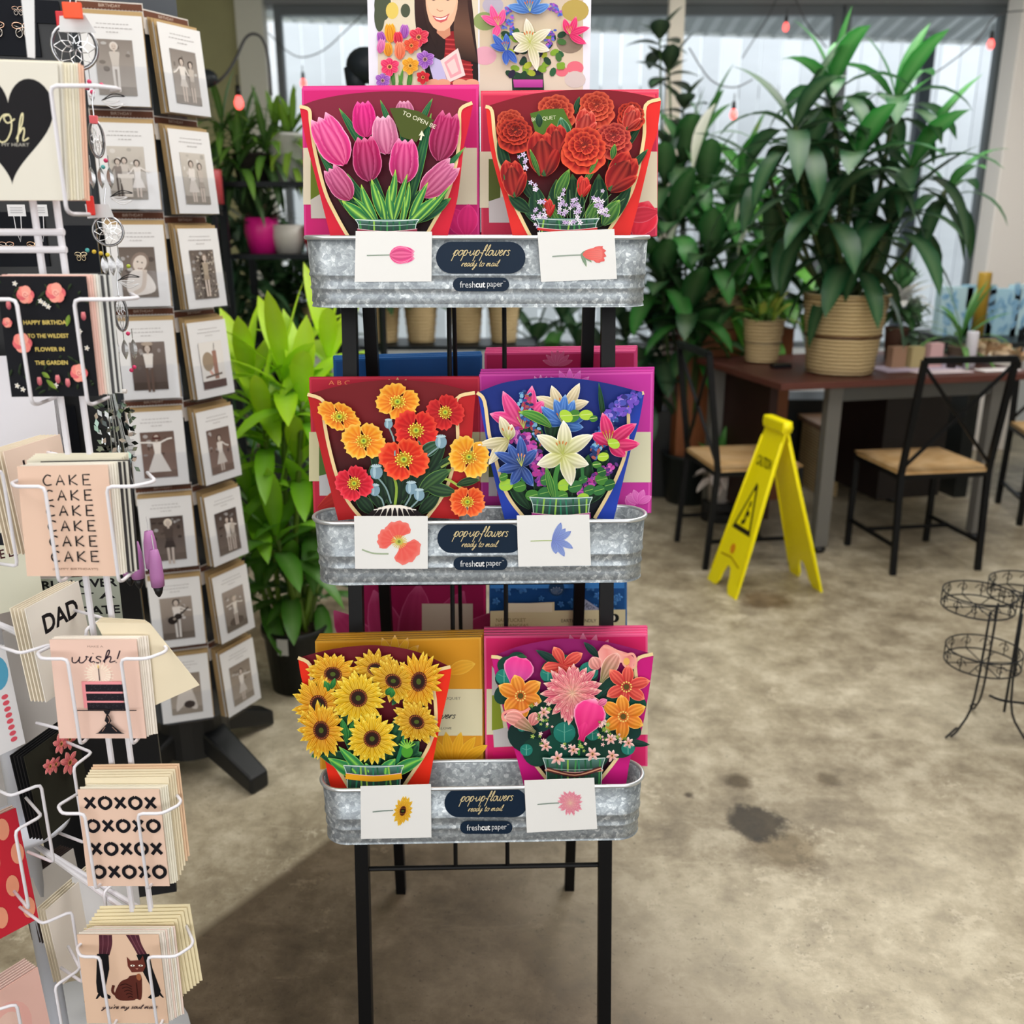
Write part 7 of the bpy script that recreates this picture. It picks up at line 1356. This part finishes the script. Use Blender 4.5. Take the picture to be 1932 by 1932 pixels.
m = MB(); m.tube([c1+V((0, 0, .12)), c1+V((.06, 0, .10)), c1+V((.25, 0, .08))], .004, BK, 6, smooth=4); m.tube([cc_+V((0, 0, .02)), cc_+V((0, 0, at(1940, 1125, c1.y).z))], .004, BK, 6); m.build('connecting_arm', 'painted_metal', t, True)
# ------------------------------------------------------------------ background furniture and plants, right half
sbox('wooden_cabinet', 'orange brown wooden cabinet behind the desk', 'cabinet', 1365, 740, 5.25, .62, .35, .95, '8a5230', 6, 'wood', 0, None, .004)
sbox('plant_bench', 'low black plant bench behind the rush chair', 'bench', 1215, 900, 5.35, .75, .4, .50, '0e1214', 0, 'plastic', 0, None, .004)
sbox('plant_bench', 'black plant bench at the right, under the leafy mass', 'bench', 1500, 900, 5.75, .9, .3, .48, '0f1414', 0, 'plastic', 0, None, .004)
cyl('plant_trough', 'brown barrel planter behind the small basket', 'planter', 1345, 600, 5.25, .951, .19, .22, '5a4634', 'wicker')
PLS = [('peace_lily', 'large dark green leafy plant behind the tub stand, right side', [(1270, 420, 0, 14), (1330, 350, .1, 12), (1250, 520, -.1, 14), (1340, 480, -.1, 14), (1300, 580, -.2, 14), (1390, 420, .1, 12), (1290, 300, .2, 12), (1255, 340, .1, 12), (1360, 560, 0, 14), (1320, 640, -.1, 12)], 1300, 5.1, .36, .12, DG, 61),
       ('peace_lily', 'glossy leafy plant between the stand and dracaena', [(1420, 500, 0, 14), (1380, 560, -.1, 12), (1440, 420, .1, 12), (1480, 480, 0, 14), (1400, 330, .2, 12), (1460, 540, .1, 14), (1500, 400, .2, 12), (1420, 600, 0, 12), (1520, 560, .2, 12)], 1410, 5.2, .34, .11, [('1f6a24', '3a8a2c'), ('0f3d1c', '1c5a26'), ('4a9a2a', '6ab83a')], 62),
       ('rubber_plant', 'dark broad leaved plant just right of the stand', [(1180, 620, 0, 12), (1240, 640, 0, 12), (1200, 720, -.1, 12), (1150, 700, 0, 12), (1260, 560, 0, 10)], 1205, 5.15, .34, .13, [('0c2c1c', '143a26'), ('0f3824', '1c4a30')], 63),
       ('leafy_shrub', 'dense shadowy shrub seen between the stand legs', [(1010, 640, 0, 12), (1090, 650, 0, 12), (1060, 600, .1, 10), (960, 660, 0, 10)], 1040, 5.3, .30, .09, [('103a20', '1a4c2a'), ('2a6a2c', '4a8a34')], 64)]
for nm_, lb, tops, px, Y, L, W, cs, sd_ in PLS: bush(nm_, lb, px, 860, Y, True, 0, cs, L, W, 1.5, (10, 100), sd_, None, '20282a', .15, .28, 'plastic', .50 if px in (1205,) else 0, tops)
bush('rubber_tree', 'tall thin rubber tree with dark oval leaves right of the header sign', 1262, 860, 5.6, True, 0, [('0c2218', '15352a'), ('10301f', '1c4030')], .20, .10, .6, (30, 95), 65, None, '24282a', .14, .26, 'plastic', 0, [(1262, 120, 0, 9), (1290, 190, 0, 7), (1245, 60, 0, 7), (1262, 270, 0, 7)])
bush('palm_plant', 'loose green plant filling the gap above the bench', 1330, 700, 5.5, True, 0, [('1c5a24', '2f7a2c'), ('4a8a2c', '7ab03a')], .34, .05, 1.2, (10, 95), 66, None, '24282a', .12, .2, 'plastic', 0, [(1340, 640, 0, 14), (1290, 300, 0, 10), (1380, 640, .0, 12), (1330, 240, 0, 10)])
for i, (x, y, w, h_) in enumerate(((1312, 260, 24, 52), (1262, 450, 14, 26), (1390, 395, 12, 24), (1395, 455, 12, 26))):   # pale spathes
    c = at(x, y, 4.95); m = MB(); blade(m, c-V((0, 0, h_*.0026)), (.25, -.1, 1), h_*.0058, w*.006, .3, 'e8e8d4', 'f2f0e6', 7, .5); tag(m.build('lily_spathe', 'leaf', None, True), ['large white spathe among the leaves below the rubber tree', 'white spathe low beside the rose packet', 'upper of two small white spathes near the dracaena', 'lower of two small white spathes near the dracaena'][i], 'flower', 'white peace lily spathes')
bush('potted_flower', 'small green plant in a white pot under the desk end, left', 1360, 880, 4.75, True, 30, [('2a6a28', '3f8a34'), ('e8d4d4', 'f0e4e0')], .17, .05, 1.1, (5, 95), 67, None, 'd0c8c0', .07, .26, 'matte', .1)
cyl('stool_block', 'low pale block under the potted flower', 'stool', 1360, 900, 4.75, 0, .09, .1, '2a2a2a')
bush('potted_fern', 'green plant with pale leaves under the desk, by a white pot', 1615, 790, 5.6, True, 40, [('2a6a44', '6aa88a'), ('1c4a30', '3f7a54')], .22, .06, 1.1, (5, 95), 68, None, '4a3a30', .1, .2, 'matte', .35)
cyl('white_planter', 'white tapered pot seen under the desk', 'pot', 1660, 790, 5.2, .40, .09, .15, 'd8dcdc', 'matte', None, [(0, 0), (.065, 0), (.09, .15), (.08, .15), (.06, .02), (0, .02)])
sbox('low_bench', 'small tan bench under the desk carrying the white pot', 'bench', 1625, 850, 5.35, .6, .5, .03, '8a6a52', 5, 'wood', .37)
for i, dx in enumerate((-.24, .22)): sbox('bench_block', ['tan woven crate holding the low bench, left', 'tan woven crate holding the low bench, right'][i], 'crate', 1625, 850, 5.35, .10, .35, .37, 'b8945a', 5, 'wicker', 0).location.x += dx
# blue patterned boxes and far table at the right
sbox('display_table', 'black edged glass display table by the right window', 'table', 1930, 640, 5.4, 1.0, .7, .03, '1a1f20', 12, 'plastic', .86, None, .003)
for i, dx in enumerate((-.40, .42)): sbox('table_pedestal', ['black pedestal under the display table, near end', 'black pedestal under the display table, far end'][i], 'pedestal', 1930, 640, 5.4, .08, .5, .86, '15191a', 12, 'plastic', 0).location.x += dx
random.seed(71)
for i, (px, w, h_, cl) in enumerate(((1800, .17, .26, 'a8c4cc'), (1845, .16, .27, '8ab0c4'), (1890, .17, .25, '9cc0d0'), (1935, .16, .27, 'b0ccd4'))):
    c = V((at(px, 560, 5.35).x, 5.35, .892)); m = MB(); m.box(c.x-w/2, c.y-.04, c.z, c.x+w/2, c.y+.04, c.z+h_, cl); q = PL(c+V((0, -.0405, 0))); t = thing('patterned_box', f'pale blue patterned box {["leftmost", "second from left", "third from left", "at the frame edge"][i]} on the display table', 'box', c, 'blue boxes'); m.build('box_body', 'paper', t)
    A = Art(q.loc(-w/2, h_, w/100, -h_/100), .0005)
    for k in range(14): A.petal(random.uniform(10, 90), random.uniform(15, 90), random.uniform(0, 360), 30, 14, '5a8ab0', '8ab4cc', 'd0e4ec', 1, .8, 30, 0, .1)
    A.done('box_print', t, 'paper', False)
cyl('wooden_post', 'short mustard wooden post standing before the right window', 'post', 1856, 540, 5.3, .892, .035, .34, 'a8862c', 'wood')
# ------------------------------------------------------------------ background, left half: black shelving with plants
zsh = at(500, 345, 4.3).z
x0, x1 = at(395, 400, 4.3).x, at(572, 400, 4.3).x
def etagere(label, x0, x1, y0, y1, zs, top, name='metal_shelf', leg=.03):
    t = thing(name, label, 'shelf', ((x0+x1)/2, (y0+y1)/2, 0))
    for x in (x0, x1):
        for y in (y0, y1): m = MB(); m.bar((x, y, 0), (x, y, top), leg, '12171b'); m.build('post', 'painted_metal', t)
    for z in zs: m = MB(); m.box(x0, y0, z-.02, x1, y1, z, '151a1e'); m.build('shelf_board', 'painted_metal', t)
z1, z2, z3 = zsh, at(500, 478, 4.3).z, at(500, 640, 4.3).z
etagere('black metal plant shelf with ferns, left of the stand', at(440, 400, 4.3).x, at(640, 400, 4.3).x, 4.15, 4.55, (z1, z2, z3, .3), z1+.02)
bx0, bx1 = at(385, 260, 4.6).x-.5, at(430, 260, 4.6).x
FG = [('2a5a1c', '4a7a24'), ('3f7a24', '6a9a2c'), ('1c3f1a', '2f5a24')]
bush('boston_fern', 'mid green fern spilling over the top black shelf', 480, 340, 4.35, True, 0, FG, .24, .035, 2.2, (5, 110), 81, None, '2a2420', .09, .12, 'matte', z1, [(420, 235, 0, 22), (460, 260, 0, 26), (500, 270, -.05, 26), (450, 300, -.08, 20)])
bush('boston_fern', 'yellow green fern in the white pot on the top shelf', 545, 340, 4.35, True, 0, [('5a8a1c', '7aa824'), ('7aa82a', '9ac03a')], .20, .03, 1.8, (5, 105), 82, None, 'd8d8d6', .082, .20, 'matte', z1, [(545, 262, 0, 24), (520, 250, .05, 20), (552, 240, 0, 18)])
for i, (px, cl, r_, h_) in enumerate(((497, 'e0208a', .075, .15), (545, 'c8c4bc', .07, .12), (600, 'b8202a', .06, .12))): cyl('glazed_pot', ['hot pink pot on the second black shelf', 'stone grey pot on the second black shelf', 'red pot on the second black shelf, half hidden'][i], 'pot', px, 470, 4.3, z2, r_, h_, cl, 'plastic', None, [(0, 0), (r_*.75, 0), (r_, h_*.6), (r_*.95, h_), (r_*.85, h_), (r_*.8, h_*.5), (0, h_*.4)])
c = V((at(497, 470, 4.3).x, 4.3, z2+.10)); m = MB(); random.seed(83)
for k in range(30): az = random.uniform(0, 6.28); el = random.uniform(.1, 1.2); blade(m, c, (math.sin(el)*math.cos(az), math.sin(el)*math.sin(az), math.cos(el)), .18, .045, 1.0, '16301f', '2f4f30', 5)
tag(m.build('leafy_plant', 'leaf', None, True), 'dark leafy plant growing from the hot pink pot', 'plant')
BS = [(545, .075), (598, .075), (725, .085), (795, .085), (880, .085), (950, .08)]
etagere('long black plant table seen between the upper tubs', at(500, 640, 4.9).x, at(1010, 640, 4.9).x, 4.75, 5.1, (at(700, 646, 4.9).z,), at(700, 646, 4.9).z+.005, 'plant_table')
zb5 = at(700, 646, 4.9).z+.001
for i, (px, r_) in enumerate(BS):
    t, c = basket_pot(['first tan basket pot from the left under the top tub', 'second tan basket pot from the left, by the stand leg', 'third tan basket pot, just right of the left stand legs', 'fourth tan basket pot between the stand legs', 'fifth tan basket pot beside the thin rod', 'sixth tan basket pot at the right rod'][i], px, 640, 4.9, zb5, r_, .19, False, 'basket_planter', 'row of tan basket pots')
    m = MB(); random.seed(90+i)
    for k in range(26): az = random.uniform(0, 6.28); el = random.uniform(.1, 1.3); blade(m, c+V((0, 0, .18)), (math.sin(el)*math.cos(az), math.sin(el)*math.sin(az), math.cos(el)), random.uniform(.15, .3), .05, 1.1, *random.choice([('0f3018', '1c4a24'), ('1c4a20', '2f6a2a')]), 5)
    foliage(t, m)
BG = [('leafy_shrub', 'dark shrub behind the photo card spinner', 430, 4.7, [(410, 470, 0, 14), (440, 540, 0, 14), (470, 500, 0, 14), (420, 600, -.1, 14), (460, 400, 0, 12)], 91), ('leafy_shrub', 'dark shrub under the fern shelf', 520, 4.9, [(500, 520, 0, 14), (540, 560, 0, 14), (560, 500, 0, 14), (600, 560, 0, 12)], 92),
      ('leafy_shrub', 'shadowy foliage low behind the lime plant', 420, 4.4, [(400, 700, 0, 14), (440, 640, 0, 14), (460, 760, 0, 14), (400, 820, 0, 12), (390, 560, 0, 12)], 93), ('leafy_shrub', 'dark low foliage behind the rear tubs', 640, 5.2, [(620, 620, 0, 14), (680, 700, 0, 12), (560, 680, 0, 14), (600, 760, 0, 12)], 94)]
for nm_, lb, px, Y, tops, sd_ in BG: bush(nm_, lb, px, 860, Y, True, 0, [('0c2c1c', '16402a'), ('123a20', '24562c'), ('1c4a28', '3a6a44')], .30, .08, 1.2, (10, 100), sd_, 'dark shrubs at the back', '1a1c1c', .13, .25, 'plastic', 0, tops)
sbox('black_crate', 'black slatted crate low behind the lime plant', 'crate', 470, 1050, 4.3, .7, .4, .45, '0e1213', 0, 'plastic', 0, None, .005)
cyl('red_gift_pot', 'red and white gift pot at the right of the photo spinner', 'pot', 398, 380, 4.0, at(398, 385, 4.0).z, .05, .13, 'c84a50', 'plastic'); etagere('dark cabinet post stand carrying the red gift pot', at(380, 385, 4.0).x-.12, at(412, 385, 4.0).x, 3.93, 4.08, (at(398, 386, 4.0).z,), at(398, 386, 4.0).z, 'pot_stand', .02)
# black desk lamp with a curved head behind the header
c = at(672, 120, 3.2); t = thing('floor_lamp', 'black curved lamp head beside the header board', 'lamp', (c.x+.05, 3.2, 0))
m = MB(); m.tube([(c.x+.05, 3.2, .02), (c.x+.05, 3.2, c.z-.05), (c.x+.03, 3.2, c.z)], .012, '1c2024', 8); m.build('pole', 'painted_metal', t, True)
m = MB(); m.lathe([(0, 0), (.13, 0), (.13, .02), (0, .03)], (c.x+.05, 3.2, 0), 24, '1c2024'); m.build('base', 'painted_metal', t, True)
m = MB(); m.ball((c.x+.03, 3.2, c.z-.005), .062, '20262b', 16, 10, 1.0, .8, .85); m.tube([(c.x-.01, 3.2, c.z-.01), (c.x+.0, 3.2, c.z-.09)], .03, '20262b', 12); m.build('lamp_head', 'painted_metal', t, True)
# string lights
def strand(label, pts, bulbs, Y, r=.006):
    P = [at(x, y, Y) for x, y in pts]; t = thing('string_light', label, 'string lights', P[0], 'string lights'); m = MB(); m.tube(P, r, '4a4a4c', 6, smooth=5); m.build('cord', 'plastic', t, True)
    for (x, y) in bulbs:
        c = at(x, y, Y); m = MB(); m.lathe([(0, .05), (.010, .05), (.012, .012), (0, .012)], c, 12, '141414'); m.tube([c+V((0, 0, .05)), c+V((0, 0, .09))], .003, '2a2a2a', 6); m.build('socket', 'plastic', t, True)
        m = MB(); m.lathe([(0, .012), (.010, .010), (.019, -.012), (.018, -.028), (.010, -.040), (0, -.043)], c, 14, 'ff6a50'); m.build('bulb', 'lit_bulb', t, True)
strand('string light cord looping up over the olive wall with one glowing bulb', [(380, 160), (405, 158), (428, 138), (445, 110), (462, 74), (478, 64), (495, 74), (506, 110), (512, 180)], [(450, 186)], 4.2)
strand('string light strand crossing the window left of the header', [(506, 62), (540, 95), (570, 108), (610, 95), (650, 60), (700, 10), (720, -29)], [(572, 152)], 6.8, .004); strand('string light strand before the porch, upper middle right', [(1400, 110), (1450, 30), (1483, -29), (1520, 40), (1560, 90)], [(1483, 46)], 6.8, .004); strand('string light strand hanging before the right window', [(1932, 20), (1880, 30), (1840, 80), (1790, 120), (1760, 140)], [(1870, 78)], 5.8, .004)
strand('short string light drop above the left leaves of the dracaena', [(1300, 90), (1340, 150), (1384, 165), (1420, 150)], [(1384, 210)], 5.6, .004)
cc = at(388, 148, 4.15); m = MB(); m.ball(cc, .045, '20262c', 12, 8, 1.1, .8, .8); tag(m.build('clip_lamp', 'plastic', None, True), 'round black fixture where the light cord starts at the spinner', 'fixture')
